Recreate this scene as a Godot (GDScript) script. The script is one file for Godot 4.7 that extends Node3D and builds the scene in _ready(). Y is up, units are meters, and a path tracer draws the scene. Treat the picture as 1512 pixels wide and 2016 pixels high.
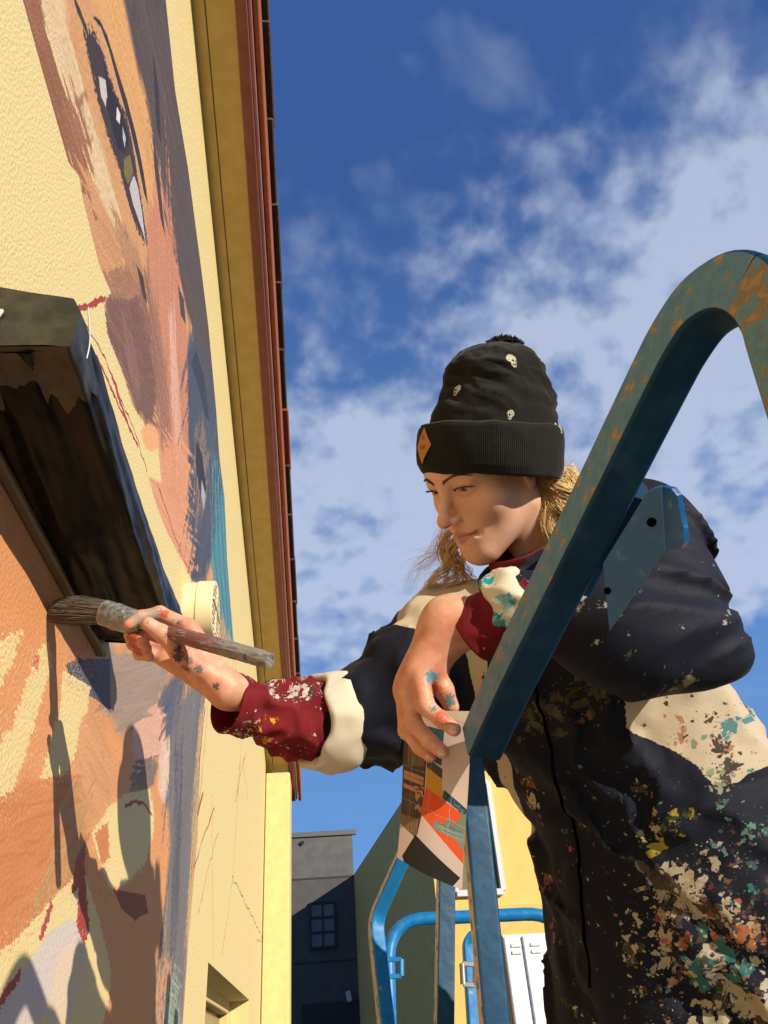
extends Node3D
# A painter on a lift basket leans over its rail and paints a mural on a rendered gable wall.

var M := {}
var taken := {}
var rng := RandomNumberGenerator.new()

func lin(r: float, g: float, b: float, a := 1.0) -> Color:
	var c := Color(r, g, b).linear_to_srgb()
	c.a = a
	return c

func _ready():
	rng.seed = 7
	camera_and_light()
	materials()
	setting()
	mural_building()
	wrapped_light()
	wall_vent()
	far_buildings()
	basket()
	person()
	reference_sheet()
	paintbrush()

func camera_and_light():
	var cam := Camera3D.new()
	cam.name = "camera"
	cam.fov = 66.928
	cam.near = 0.02
	cam.far = 900.0
	var right := Vector3(0.99615, -0.06728, 0.05617)
	var back := Vector3(-0.08494, -0.58299, 0.80803)
	cam.transform = Transform3D(Basis(right, back.cross(right), back).orthonormalized(), Vector3(0, 4, 0))
	add_child(cam)
	cam.current = true
	var env := Environment.new()
	env.background_mode = Environment.BG_SKY
	env.tonemap_mode = Environment.TONE_MAPPER_LINEAR
	env.tonemap_exposure = 1.25
	env.sdfgi_enabled = true
	env.ssao_enabled = true
	env.ssil_enabled = true
	var pan := PanoramaSkyMaterial.new()
	pan.panorama = ImageTexture.create_from_image(sky_picture(2560))
	var sky := Sky.new()
	sky.sky_material = pan
	env.sky = sky
	env.background_energy_multiplier = 1.0
	var we := WorldEnvironment.new()
	we.name = "environment"
	we.environment = env
	add_child(we)
	var sun := DirectionalLight3D.new()
	sun.name = "sun"
	sun.light_color = Color(1.0, 0.95, 0.86)
	sun.light_energy = 1.6
	sun.light_angular_distance = 0.5
	sun.shadow_enabled = true
	var s := Vector3(0.61, 0.285, 0.74).normalized()
	add_child(sun)
	sun.look_at_from_position(Vector3.ZERO, -s, Vector3.UP)

# Air and cloud only: a deep blue that pales towards the horizon, with a broad deck of broken high cloud.
func sky_picture(w: int) -> Image:
	var h := w / 2
	var im := Image.create(w, h, false, Image.FORMAT_RGBAF)
	var big := FastNoiseLite.new()
	big.noise_type = FastNoiseLite.TYPE_SIMPLEX_SMOOTH
	big.seed = 21
	big.frequency = 0.9
	big.fractal_octaves = 2
	var fine := FastNoiseLite.new()
	fine.noise_type = FastNoiseLite.TYPE_SIMPLEX_SMOOTH
	fine.seed = 4
	fine.frequency = 3.4
	fine.fractal_octaves = 6
	fine.fractal_gain = 0.55
	fine.domain_warp_enabled = true
	fine.domain_warp_amplitude = 0.10
	fine.domain_warp_frequency = 2.0
	var cell := FastNoiseLite.new()
	cell.noise_type = FastNoiseLite.TYPE_SIMPLEX_SMOOTH
	cell.seed = 77
	cell.frequency = 13.0
	cell.fractal_octaves = 5
	var wisp := FastNoiseLite.new()
	wisp.noise_type = FastNoiseLite.TYPE_SIMPLEX_SMOOTH
	wisp.seed = 33
	wisp.frequency = 2.2
	wisp.fractal_octaves = 5
	var high := Color(0.034, 0.088, 0.262)
	var low := Color(0.125, 0.29, 0.62)
	for y in h:
		var el := (0.5 - (y + 0.5) / h) * 180.0
		if el < -4.0:
			im.fill_rect(Rect2i(0, y, w, 1), Color(0.16, 0.16, 0.16))
			continue
		var up := sin(deg_to_rad(maxf(el, 1.0)))
		var flat := cos(deg_to_rad(el))
		var air := low.lerp(high, clampf(pow(maxf(el - 8.0, 0.0) / 50.0, 0.8), 0.0, 1.0))
		air = air.lerp(Color(0.30, 0.45, 0.66), pow(clampf(1.0 - el / 14.0, 0.0, 1.0), 2.0))
		for x in w:
			var a := (x + 0.5) / w * TAU
			var d := Vector3(sin(a) * flat, up, -cos(a) * flat)
			var p := Vector2(d.x, d.z) / (up + 0.22)
			# the deck ends along one edge high overhead and thins out low in the sky
			var bulk := big.get_noise_2d(p.x * 1.6 + 2.0, p.y * 1.6)
			var edge := p.dot(Vector2(0.50, -0.866)) - 0.51 + 0.16 * bulk
			var deck := smoothstep(-0.14, 0.30, edge) * smoothstep(15.0, 30.0, el + 8.0 * big.get_noise_2d(p.x + 7.0, p.y))
			var c := 0.0
			if deck > 0.0:
				var n := fine.get_noise_2d(p.x, p.y) + 0.75 * cell.get_noise_2d(p.x, p.y)
				c = smoothstep(0.0, 1.22, deck * 0.92 + n * 0.66) * smoothstep(0.0, 0.3, deck)
			var v := clampf(wisp.get_noise_2d(p.x * 1.9 + p.y * 0.5 + 3.0, p.y * 1.7) * 1.5 - 0.10 + 0.4 * big.get_noise_2d(p.x * 2.0 - 3.0, p.y * 2.0), 0.0, 1.0)
			c = maxf(c, 0.30 * v * smoothstep(14.0, 30.0, el) * (1.0 - deck))
			im.set_pixel(x, y, air.lerp(Color(0.45, 0.51, 0.65), minf(c * 0.92, 0.76)))
	return im

# ---------------------------------------------------------------- mesh helpers
class MB:
	var v := PackedVector3Array()
	var n := PackedVector3Array()
	var uv := PackedVector2Array()
	var c := PackedColorArray()
	var ix := PackedInt32Array()
	var uscale := 1.0

	func poly(p: Array, inside, uvs = null, col := Color.WHITE):   # a flat convex face, seen from the side away from inside
		var nn := Vector3.ZERO
		var mid := Vector3.ZERO
		for i in p.size():
			nn += (p[i] as Vector3).cross(p[(i + 1) % p.size()])
			mid += p[i]
		mid /= p.size()
		nn = nn.normalized()
		var flip: bool = nn.dot(mid - inside) < 0.0
		if flip:
			nn = -nn
		var b := v.size()
		var ax := nn.abs()
		for i in p.size():
			v.append(p[i])
			n.append(nn)
			c.append(col)
			if uvs != null:
				uv.append(uvs[i])
			elif ax.y > ax.x and ax.y > ax.z:
				uv.append(Vector2(p[i].x, p[i].z) * uscale)
			elif ax.x > ax.z:
				uv.append(Vector2(p[i].z, p[i].y) * uscale)
			else:
				uv.append(Vector2(p[i].x, p[i].y) * uscale)
		for i in range(1, p.size() - 1):
			ix.append(b)
			if flip:
				ix.append(b + i)
				ix.append(b + i + 1)
			else:
				ix.append(b + i + 1)
				ix.append(b + i)

	func box(at: Transform3D, s: Vector3, bev := 0.0):   # a box about the origin of at, its edges chamfered
		var mid := at.origin
		var k := s * 0.5
		if bev <= 0.0:
			for a in 3:
				for g in [-1.0, 1.0]:
					var q := []
					for e in [[-1, -1], [1, -1], [1, 1], [-1, 1]]:
						var t := Vector3.ZERO
						t[a] = g * k[a]
						t[(a + 1) % 3] = e[0] * k[(a + 1) % 3]
						t[(a + 2) % 3] = e[1] * k[(a + 2) % 3]
						q.append(at * t)
					poly(q, mid)
			return
		var corner := func(sx, sy, sz, a):
			var t := Vector3(sx * (k.x - bev), sy * (k.y - bev), sz * (k.z - bev))
			t[a] = [sx, sy, sz][a] * k[a]
			return at * t
		for a in 3:
			var b1 := (a + 1) % 3
			var b2 := (a + 2) % 3
			for g in [-1.0, 1.0]:
				var q := []
				for e in [[-1, -1], [1, -1], [1, 1], [-1, 1]]:
					var g3 := [0, 0, 0]
					g3[a] = g
					g3[b1] = e[0]
					g3[b2] = e[1]
					q.append((corner as Callable).call(g3[0], g3[1], g3[2], a))
				poly(q, mid)
			for g in [-1.0, 1.0]:
				for e in [-1.0, 1.0]:
					var q := []
					for w in [[-1.0, b1], [-1.0, b2], [1.0, b2], [1.0, b1]]:
						var g3 := [0, 0, 0]
						g3[a] = w[0]
						g3[b1] = g
						g3[b2] = e
						q.append((corner as Callable).call(g3[0], g3[1], g3[2], w[1]))
					poly(q, mid)
		for sx in [-1, 1]:
			for sy in [-1, 1]:
				for sz in [-1, 1]:
					poly([(corner as Callable).call(sx, sy, sz, 0), (corner as Callable).call(sx, sy, sz, 1), (corner as Callable).call(sx, sy, sz, 2)], mid)

	func bar(a: Vector3, b: Vector3, w: float, h: float, up := Vector3.UP, bev := 0.0):   # a box from a to b
		var z := (b - a).normalized()
		if absf(z.dot(up)) > 0.98:
			up = Vector3.BACK
		var x := up.cross(z).normalized()
		box(Transform3D(Basis(x, z.cross(x), z), (a + b) * 0.5), Vector3(w, h, a.distance_to(b)), bev)

	# a sheet of rows of points with smooth normals; round: each row is a closed ring; the side facing away from the rows' middles is the front
	func sheet(rows: Array, round := false, uvs = null, cols = null, out := 0.0):
		var b := v.size()
		var m: int = rows[0].size()
		var w := m + 1 if round else m
		var nn := PackedVector3Array()
		nn.resize(rows.size() * w)
		var turn := 0.0
		for r in rows.size():
			var row: PackedVector3Array = rows[r]
			var mid := Vector3.ZERO
			for q in row:
				mid += q
			mid /= m
			for k in w:
				var j := k % m
				var east: Vector3
				if round:
					east = row[(j + 1) % m] - row[(j + m - 1) % m]
				else:
					east = row[mini(j + 1, m - 1)] - row[maxi(j - 1, 0)]
				var north: Vector3 = rows[mini(r + 1, rows.size() - 1)][j] - rows[maxi(r - 1, 0)][j]
				var q := east.cross(north)
				if q.length_squared() < 1e-18:
					var rr := 1 if r == 0 else rows.size() - 2
					q = (rows[rr][(j + 1) % m] - rows[rr][(j + m - 1) % m]).cross(north) if round else Vector3.UP
				q = q.normalized()
				nn[r * w + k] = q
				turn += q.dot(row[j] - mid)
		if out != 0.0:
			turn = out
		for r in rows.size():
			for k in w:
				var j := k % m
				v.append(rows[r][j])
				n.append(nn[r * w + k] if turn >= 0.0 else -nn[r * w + k])
				c.append(cols[r][j] if cols != null else Color.WHITE)
				uv.append(uvs[r][k] if uvs != null else Vector2(float(k) / (w - 1), float(r) / (rows.size() - 1)))
		for r in rows.size() - 1:
			for k in w - 1:
				var p := b + r * w + k
				if turn >= 0.0:
					ix.append_array(PackedInt32Array([p, p + w, p + 1, p + 1, p + w, p + w + 1]))
				else:
					ix.append_array(PackedInt32Array([p, p + 1, p + w, p + 1, p + w + 1, p + w]))

	# sweep a closed profile (x along side, y along up) along a path
	func sweep(path: Array, prof: Array, up: Vector3, scale = null, caps := true, hard := false):
		var rows := []
		var uvs := []
		var run := 0.0
		var per := [0.0]
		for k in prof.size():
			per.append(per[-1] + prof[k].distance_to(prof[(k + 1) % prof.size()]))
		var side := Vector3.ZERO
		for i in path.size():
			var t: Vector3 = (path[mini(i + 1, path.size() - 1)] - path[maxi(i - 1, 0)]).normalized()
			var s := t.cross(up)
			if s.length() < 0.05:
				s = side
			s = s.normalized()
			if side != Vector3.ZERO and s.dot(side) < 0.0 and up == Vector3.ZERO:
				s = -s
			side = s
			var u := s.cross(t)
			var g: float = scale[i] if scale != null else 1.0
			var row := PackedVector3Array()
			var ru := PackedVector2Array()
			for k in prof.size():
				row.append(path[i] + (s * prof[k].x + u * prof[k].y) * g)
			if i:
				run += path[i].distance_to(path[i - 1])
			for k in prof.size() + 1:
				ru.append(Vector2(run, per[k]))
			rows.append(row)
			uvs.append(ru)
		if hard:
			for k in prof.size():
				var strip := []
				var su := []
				for r in rows.size():
					var mid := Vector3.ZERO
					strip.append(PackedVector3Array([rows[r][k], rows[r][(k + 1) % prof.size()]]))
					su.append(PackedVector2Array([uvs[r][k], uvs[r][k + 1]]))
				var o: Vector3 = (rows[0][(k + 1) % prof.size()] - rows[0][k]).cross(rows[1][k] - rows[0][k])
				sheet(strip, false, su, null, 1.0 if o.dot((rows[0][k] + rows[0][(k + 1) % prof.size()]) * 0.5 - path[0]) > 0.0 else -1.0)
		else:
			sheet(rows, true, uvs)
		if caps:
			poly(Array(rows[0]), path[1])
			poly(Array(rows[-1]), path[-2])

	func mesh() -> ArrayMesh:
		var a := []
		a.resize(Mesh.ARRAY_MAX)
		a[Mesh.ARRAY_VERTEX] = v
		a[Mesh.ARRAY_NORMAL] = n
		a[Mesh.ARRAY_TEX_UV] = uv
		a[Mesh.ARRAY_COLOR] = c
		a[Mesh.ARRAY_INDEX] = ix
		var m := ArrayMesh.new()
		m.add_surface_from_arrays(Mesh.PRIMITIVE_TRIANGLES, a)
		return m

func round_square(w: float, h: float, r: float, k := 4) -> Array:
	var p := []
	for q in 4:
		var cx: float = [1, -1, -1, 1][q] * (w * 0.5 - r)
		var cy: float = [1, 1, -1, -1][q] * (h * 0.5 - r)
		for i in k + 1:
			var a := PI * 0.5 * (q + float(i) / k)
			p.append(Vector2(cx + r * cos(a), cy + r * sin(a)))
	return p

func circle(r: float, k := 16) -> Array:
	var p := []
	for i in k:
		p.append(Vector2(cos(TAU * i / k), sin(TAU * i / k)) * r)
	return p

func curve(points: Array, step: float) -> Array:   # a smooth line through points
	var c := Curve3D.new()
	c.bake_interval = step
	for i in points.size():
		var t: Vector3 = (points[mini(i + 1, points.size() - 1)] - points[maxi(i - 1, 0)]) / 6.0
		c.add_point(points[i], -t, t)
	return Array(c.get_baked_points())

func bend(points: Array, r: float, k := 8) -> Array:   # straight runs with rounded corners
	var out := [points[0]]
	for i in range(1, points.size() - 1):
		var a: Vector3 = (points[i - 1] - points[i]).normalized()
		var b: Vector3 = (points[i + 1] - points[i]).normalized()
		var cut: float = minf(r * tan(maxf((PI - a.angle_to(b)) * 0.5, 0.01)), 0.48 * minf(points[i].distance_to(points[i - 1]), points[i].distance_to(points[i + 1])))
		for j in k + 1:
			var t := float(j) / k
			var p: Vector3 = points[i] + a * cut
			var q: Vector3 = points[i] + b * cut
			out.append(p.lerp(points[i], t).lerp(points[i].lerp(q, t), t))
	out.append(points[-1])
	return out

func numbered(called: String) -> String:
	var k: int = taken.get(called, -1) + 1
	taken[called] = k
	return called if k == 0 else "%s_%03d" % [called, k]

func part(called: String, m: MB, material: Material, parent: Node3D, at := Vector3.ZERO) -> MeshInstance3D:
	var o := MeshInstance3D.new()
	o.mesh = m.mesh() if m else null
	o.name = called
	o.material_override = material
	var names := {}
	for ch in parent.get_children():
		names[String(ch.name)] = true
	var k := 0
	while names.has(String(o.name)):
		k += 1
		o.name = "%s_%03d" % [called, k]
	o.position = at
	parent.add_child(o, true)
	return o

func thing(called: String, label: String, category: String, group := "") -> Node3D:
	var o := Node3D.new()
	o.name = numbered(called)
	add_child(o, true)
	o.set_meta("label", label)
	o.set_meta("category", category)
	if group:
		o.set_meta("group", group)
	return o

func structure(called: String, m: MB, material: Material) -> MeshInstance3D:
	var o := part(called, m, material, self)
	o.set_meta("kind", "structure")
	o.set_meta("label", called.replace("_", " "))
	return o

# ---------------------------------------------------------------- materials
func mat(c: Color, rough := 0.7, metal := 0.0) -> StandardMaterial3D:
	var m := StandardMaterial3D.new()
	m.albedo_color = c
	m.roughness = rough
	m.metallic = metal
	return m

func noise(sd: int, freq: float, oct := 4, kind := FastNoiseLite.TYPE_SIMPLEX_SMOOTH) -> FastNoiseLite:
	var n := FastNoiseLite.new()
	n.noise_type = kind
	n.seed = sd
	n.frequency = freq
	n.fractal_octaves = oct
	return n

func ramp(stops: Array, hard := false) -> Gradient:
	var g := Gradient.new()
	g.interpolation_mode = Gradient.GRADIENT_INTERPOLATE_CONSTANT if hard else Gradient.GRADIENT_INTERPOLATE_LINEAR
	var o := PackedFloat32Array()
	var c := PackedColorArray()
	for s in stops:
		o.append(s[0])
		c.append(s[1])
	g.offsets = o
	g.colors = c
	return g

func noise_texture(n: FastNoiseLite, size: int, g: Gradient = null) -> ImageTexture:
	var im := n.get_seamless_image(size, size)
	if g:
		var out := Image.create(size, size, false, Image.FORMAT_RGB8)
		var lut := []
		for i in 256:
			lut.append(g.sample(i / 255.0))
		var d := im.get_data()
		var o := PackedByteArray()
		o.resize(size * size * 3)
		for i in size * size:
			var q: Color = lut[d[i]]
			o[i * 3] = q.r8
			o[i * 3 + 1] = q.g8
			o[i * 3 + 2] = q.b8
		out = Image.create_from_data(size, size, false, Image.FORMAT_RGB8, o)
		im = out
	return ImageTexture.create_from_image(im)

func planar(m: StandardMaterial3D, per_metre: float, world := true):   # lay its textures on in three planes
	m.uv1_triplanar = true
	m.uv1_world_triplanar = world
	m.uv1_scale = Vector3.ONE * per_metre
	m.uv1_triplanar_sharpness = 4.0

func mottled(a: Color, b: Color, sd: int, per_metre: float, rough := 0.7, relief := 0.0, freq := 0.02) -> StandardMaterial3D:
	var m := mat(Color.WHITE, rough)
	m.albedo_texture = noise_texture(noise(sd, freq, 5), 256, ramp([[0.25, a], [0.75, b]]))
	if relief > 0.0:
		m.heightmap_enabled = true
		m.heightmap_texture = noise_texture(noise(sd + 1, 0.06, 3), 256)
		m.heightmap_scale = relief
	planar(m, per_metre)
	return m

func paint_wear(base: Color, worn: Array, sd: int, per_metre: float, cut: float, rough := 0.45) -> StandardMaterial3D:   # paint that has come off in patches
	var m := mat(Color.WHITE, rough)
	var stops := [[0.0, base.darkened(0.12)], [cut * 0.6, base], [cut, base.lightened(0.06)]]
	for i in worn.size():
		stops.append([cut + (0.03 if i == 0 else 0.03 + (1.0 - cut) * 0.5 * i / worn.size()), worn[i]])
	var wn := noise(sd, 0.010, 8)
	wn.fractal_gain = 0.62
	m.albedo_texture = noise_texture(wn, 1024, ramp(stops))
	m.heightmap_enabled = true
	m.heightmap_texture = noise_texture(noise(sd + 3, 0.05, 4), 256)
	m.heightmap_scale = 0.05
	planar(m, per_metre)
	return m

func materials():
	M.stucco_relief = noise_texture(noise(5, 0.10, 3), 1024)
	var yellow := lin(0.66, 0.50, 0.215)
	var w := mat(Color.WHITE, 0.85)
	w.albedo_texture = noise_texture(noise(8, 0.01, 5), 512, ramp([[0.2, lin(0.64, 0.515, 0.24)], [0.8, lin(0.68, 0.55, 0.265)]]))
	w.heightmap_enabled = true
	w.heightmap_texture = M.stucco_relief
	w.heightmap_scale = 0.15
	planar(w, 1.4)
	M.wall = w
	M.smooth_yellow = mottled(lin(0.60, 0.475, 0.20), lin(0.65, 0.52, 0.225), 12, 2.0, 0.8, 0.05)
	M.soffit = mottled(lin(0.55, 0.39, 0.13), lin(0.61, 0.44, 0.16), 14, 2.0, 0.7, 0.03)
	M.fascia = mottled(lin(0.22, 0.075, 0.06), lin(0.26, 0.09, 0.07), 15, 3.0, 0.5)
	M.rose = mottled(lin(0.42, 0.19, 0.19), lin(0.48, 0.23, 0.23), 16, 3.0, 0.5)
	M.tile = mottled(lin(0.26, 0.065, 0.02), lin(0.33, 0.09, 0.03), 17, 6.0, 0.7, 0.1)
	M.dark_tile = mottled(lin(0.045, 0.03, 0.025), lin(0.09, 0.06, 0.05), 18, 8.0, 0.8, 0.1)
	M.vent = mat(lin(0.70, 0.60, 0.38), 0.5)
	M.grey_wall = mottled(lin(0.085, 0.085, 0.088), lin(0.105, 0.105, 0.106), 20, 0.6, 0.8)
	M.grey_dark = mottled(lin(0.02, 0.02, 0.022), lin(0.03, 0.03, 0.03), 21, 1.0, 0.7)
	M.grey_cap = mat(lin(0.10, 0.10, 0.105), 0.6)
	M.far_yellow = mottled(lin(0.60, 0.42, 0.12), lin(0.64, 0.45, 0.13), 22, 0.5, 0.8)
	M.far_orange = mottled(lin(0.60, 0.39, 0.10), lin(0.64, 0.42, 0.115), 24, 0.5, 0.8)
	M.olive = mat(lin(0.10, 0.085, 0.03), 0.6)
	M.white = mottled(lin(0.62, 0.62, 0.62), lin(0.72, 0.72, 0.71), 26, 2.0, 0.5)
	M.white_wall = mat(lin(0.8, 0.79, 0.76), 0.7)
	M.pale_frame = mat(lin(0.45, 0.46, 0.48), 0.5)
	M.pane = mat(lin(0.05, 0.055, 0.06), 0.12)
	M.pane_dark = mat(lin(0.012, 0.012, 0.012), 0.15)
	M.pit = mat(lin(0.003, 0.003, 0.003), 0.9)
	M.pit.metallic_specular = 0.0
	M.black = mat(lin(0.012, 0.012, 0.012), 0.6)
	M.asphalt = mottled(lin(0.045, 0.045, 0.047), lin(0.06, 0.06, 0.06), 27, 0.8, 0.9, 0.3)
	M.roof_red = mottled(lin(0.3, 0.10, 0.05), lin(0.4, 0.14, 0.07), 28, 1.0, 0.8)
	M.blue = paint_wear(lin(0.003, 0.030, 0.075), [lin(0.02, 0.07, 0.12)], 30, 2.2, 0.85, 0.5)
	M.blue.metallic_specular = 0.3
	M.blue_post = paint_wear(lin(0.003, 0.048, 0.115), [lin(0.03, 0.10, 0.15)], 39, 2.6, 0.82, 0.42)
	M.blue_rusty = paint_wear(lin(0.055, 0.15, 0.235), [lin(0.15, 0.095, 0.045), lin(0.20, 0.11, 0.05), lin(0.25, 0.16, 0.085)], 41, 3.6, 0.50, 0.5)
	M.blue_bright = paint_wear(lin(0.0, 0.16, 0.45), [lin(0.03, 0.2, 0.42), lin(0.30, 0.32, 0.33)], 31, 3.0, 0.80)
	M.blue_worn = paint_wear(lin(0.045, 0.145, 0.27), [lin(0.17, 0.12, 0.065), lin(0.22, 0.145, 0.07), lin(0.26, 0.19, 0.11)], 36, 4.6, 0.69, 0.5)
	M.cream_worn = paint_wear(lin(0.42, 0.38, 0.28), [lin(0.20, 0.22, 0.22), lin(0.05, 0.12, 0.19)], 38, 4.0, 0.62)
	M.steel = mat(lin(0.38, 0.38, 0.38), 0.4, 0.8)

# ---------------------------------------------------------------- the setting
func setting():
	var g := MB.new()
	g.poly([Vector3(-400, 0, -400), Vector3(400, 0, -400), Vector3(400, 0, 400), Vector3(-400, 0, 400)], Vector3(0, -1, 0))
	structure("ground", g, M.asphalt)
	var p := MB.new()
	p.box(Transform3D(Basis(), Vector3(0.335, 0.07, -1.0)), Vector3(1.33, 0.14, 16.0), 0.012)
	structure("pavement", p, M.grey_wall)

func roof_at(z: float) -> float:   # underside of the verge, which falls away from the ridge
	return 7.231 + 0.294 * (z if z < 2.5 else 5.0 - z)

func wall_piece(m: MB, z0: float, z1: float, y0: float, y1: float, top0: float, top1: float, uvbox = null):
	var x := -0.38
	var q := [Vector3(x, y0, z0), Vector3(x, y0, z1), Vector3(x, top1 if is_nan(y1) else y1, z1), Vector3(x, top0 if is_nan(y1) else y1, z0)]
	var uvs := []
	if uvbox != null:
		for t in q:
			uvs.append(Vector2((-0.345 - t.z) / 4.813, (7.339 - t.y) / 3.627))
	m.poly(q, Vector3(-5, 4, (z0 + z1) * 0.5), uvs if uvbox != null else null)

func mural_building():
	var b := thing("gable_building", "pale yellow rendered building whose gable wall carries the half painted mural", "building")
	# the painted field of the wall
	var m := MB.new()
	# the near lower field carries its own, closer-grained paint
	var m2 := MB.new()
	for q in [[-0.345, -1.745, 3.712, 5.312]]:
		m2.poly([Vector3(-0.38, q[2], q[0]), Vector3(-0.38, q[2], q[1]), Vector3(-0.38, q[3], q[1]), Vector3(-0.38, q[3], q[0])], Vector3(-5, 4, -1), [Vector2(0, 1), Vector2(1, 1), Vector2(1, 0), Vector2(0, 0)])
	wall_piece(m, -0.345, -1.745, 5.312, NAN, roof_at(-0.345), roof_at(-1.745), true)
	wall_piece(m, -1.745, -2.873, 3.712, NAN, roof_at(-1.745), roof_at(-2.873), true)
	wall_piece(m, -2.873, -4.433, 4.3155, NAN, roof_at(-2.873), roof_at(-4.433), true)
	wall_piece(m, -4.433, -5.159, 3.712, NAN, roof_at(-4.433), roof_at(-5.159), true)
	var pm := mat(Color.WHITE, 0.75)
	pm.albedo_texture = mural_picture(Rect2(0.345, 0.0, 4.813, 3.627))
	pm.heightmap_enabled = true
	var relief := noise(5, 0.13, 3)
	pm.heightmap_texture = ImageTexture.create_from_image(relief.get_image(2048, 2048))
	pm.heightmap_scale = 0.16
	part("painted_wall", m, pm, b).set_meta("label", "wall field with the mural of a face, loose strokes over bare render")
	var pn2: StandardMaterial3D = pm.duplicate()
	pn2.albedo_texture = mural_picture(Rect2(0.345, 2.027, 1.4, 1.6))
	relief = noise(5, 0.085, 3)
	pn2.heightmap_scale = 0.11
	pn2.heightmap_texture = ImageTexture.create_from_image(relief.get_image(2048, 2048))
	part("painted_wall", m2, pn2, b).set_meta("label", "lower wall field with loose orange and grey strokes of the mural")
	# the bare rest of the wall
	var w := MB.new()
	wall_piece(w, 5.0, 2.5, 0.0, NAN, roof_at(5.0), roof_at(2.5))
	wall_piece(w, 2.5, -0.345, 0.0, NAN, roof_at(2.5), roof_at(-0.345))
	wall_piece(w, -0.345, -2.873, 0.0, 3.712, 0, 0)
	wall_piece(w, -2.873, -4.433, 0.0, 3.19, 0, 0)
	wall_piece(w, -4.433, -5.159, 0.0, 3.712, 0, 0)
	part("wall", w, M.wall, b)
	# the other three sides
	var o := MB.new()
	o.poly([Vector3(-9, 0, -5.47), Vector3(-0.38, 0, -5.47), Vector3(-0.38, roof_at(-5.47), -5.47), Vector3(-9, roof_at(-5.47), -5.47)], Vector3(-4, 2, 0))
	o.poly([Vector3(-9, 0, 5), Vector3(-0.38, 0, 5), Vector3(-0.38, roof_at(5), 5), Vector3(-9, roof_at(5), 5)], Vector3(-4, 2, 0))
	o.poly([Vector3(-9, 0, 5), Vector3(-9, 0, -5.47), Vector3(-9, roof_at(-5.47), -5.47), Vector3(-9, roof_at(2.5), 2.5), Vector3(-9, roof_at(5), 5)], Vector3(-4, 2, 0))
	part("outer_wall", o, M.wall, b)
	# corner pilaster
	var pil := MB.new()
	pil.box(Transform3D(Basis(), Vector3(-0.301, 2.815, -5.314)), Vector3(0.158, 5.63, 0.31), 0.008)
	part("pilaster", pil, M.smooth_yellow, b)
	# window in a deep reveal
	var win := MB.new()
	var x0 := -0.38
	var x1 := -0.535
	var c4 := [Vector2(-2.873, 3.19), Vector2(-4.433, 3.19), Vector2(-4.433, 4.3155), Vector2(-2.873, 4.3155)]
	for i in 4:
		var p: Vector2 = c4[i]
		var q: Vector2 = c4[(i + 1) % 4]
		var mid := (p + q) * 0.5
		var away := mid + (mid - Vector2(-3.653, 3.75))
		win.poly([Vector3(x0, p.y, p.x), Vector3(x0, q.y, q.x), Vector3(x1, q.y, q.x), Vector3(x1, p.y, p.x)], Vector3(-0.52, away.y, away.x))
	var reveal := part("window_reveal", win, M.wall, b)
	var fr := MB.new()
	for i in 4:
		var p: Vector2 = c4[i]
		var q: Vector2 = c4[(i + 1) % 4]
		var k := Vector2(-3.653, 3.75)
		var pp := p.move_toward(k, 0.04)
		var qq := q.move_toward(k, 0.04)
		fr.bar(Vector3(-0.500, pp.y, pp.x), Vector3(-0.500, qq.y, qq.x), 0.06, 0.06, Vector3.RIGHT, 0.004)
	part("window_frame", fr, M.smooth_yellow, reveal)
	var pn := MB.new()
	pn.box(Transform3D(Basis(), Vector3(-0.515, 3.753, -3.653)), Vector3(0.008, 1.09, 1.53))
	part("pane", pn, M.pane_dark, reveal)
	# boxed verge: two soffit boards, a barge board, a rose strip and the tile edges above
	var z0 := 2.5
	var z1 := -5.6
	var d := Vector3(0, roof_at(z1) - roof_at(z0), z1 - z0).normalized()
	var slab := func(mesh: MB, xa: float, xb: float, lo: float, hi: float, za: float, zb: float, bev: float):
		var a := Vector3((xa + xb) * 0.5, roof_at(za) + (lo + hi) * 0.5, za)
		var e := Vector3((xa + xb) * 0.5, roof_at(zb) + (lo + hi) * 0.5, zb)
		mesh.bar(a, e, absf(xb - xa), hi - lo, Vector3.UP, bev)
	for r in [[-0.397, -0.338, 0.0, "soffit_board"], [-0.3357, -0.2378, 0.004, "soffit_board"]]:
		var sb := MB.new()
		(slab as Callable).call(sb, r[0], r[1], r[2], r[2] + 0.14, z0, -5.32, 0.002)
		part(r[3], sb, M.soffit, b)
	var fa := MB.new()
	(slab as Callable).call(fa, -0.2372, -0.198, -0.008, 0.16, z0, -5.643, 0.003)
	part("barge_board", fa, M.fascia, b)
	var ro := MB.new()
	(slab as Callable).call(ro, -0.1975, -0.1842, 0.004, 0.17, z0, -5.643, 0.002)
	part("rose_strip", ro, M.rose, b)
	var ot := MB.new()
	(slab as Callable).call(ot, -0.1808, -0.1612, 0.02, 0.19, z0, -5.69, 0.003)
	part("tile_bed", ot, M.tile, b)
	# verge tiles, each lapping the next one down the slope
	var tl := []
	for k in 3:
		var t := MB.new()
		t.box(Transform3D(Basis(), Vector3.ZERO), Vector3(0.345, 0.036, 0.36 + 0.006 * k), 0.005)
		tl.append(t.mesh())
	var n := 0
	var z := 2.3
	while z > -5.70:
		var o3 := part("tile", null, M.dark_tile if n % 7 != 3 else M.tile, b)
		o3.mesh = tl[n % 3]
		var ang := atan(0.294)
		o3.transform = Transform3D(Basis(Vector3.RIGHT, -ang + 0.035), Vector3(-0.309 + 0.003 * sin(n * 2.3), roof_at(z) + 0.250, z))
		z -= 0.31
		n += 1
	var rf := MB.new()
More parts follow.
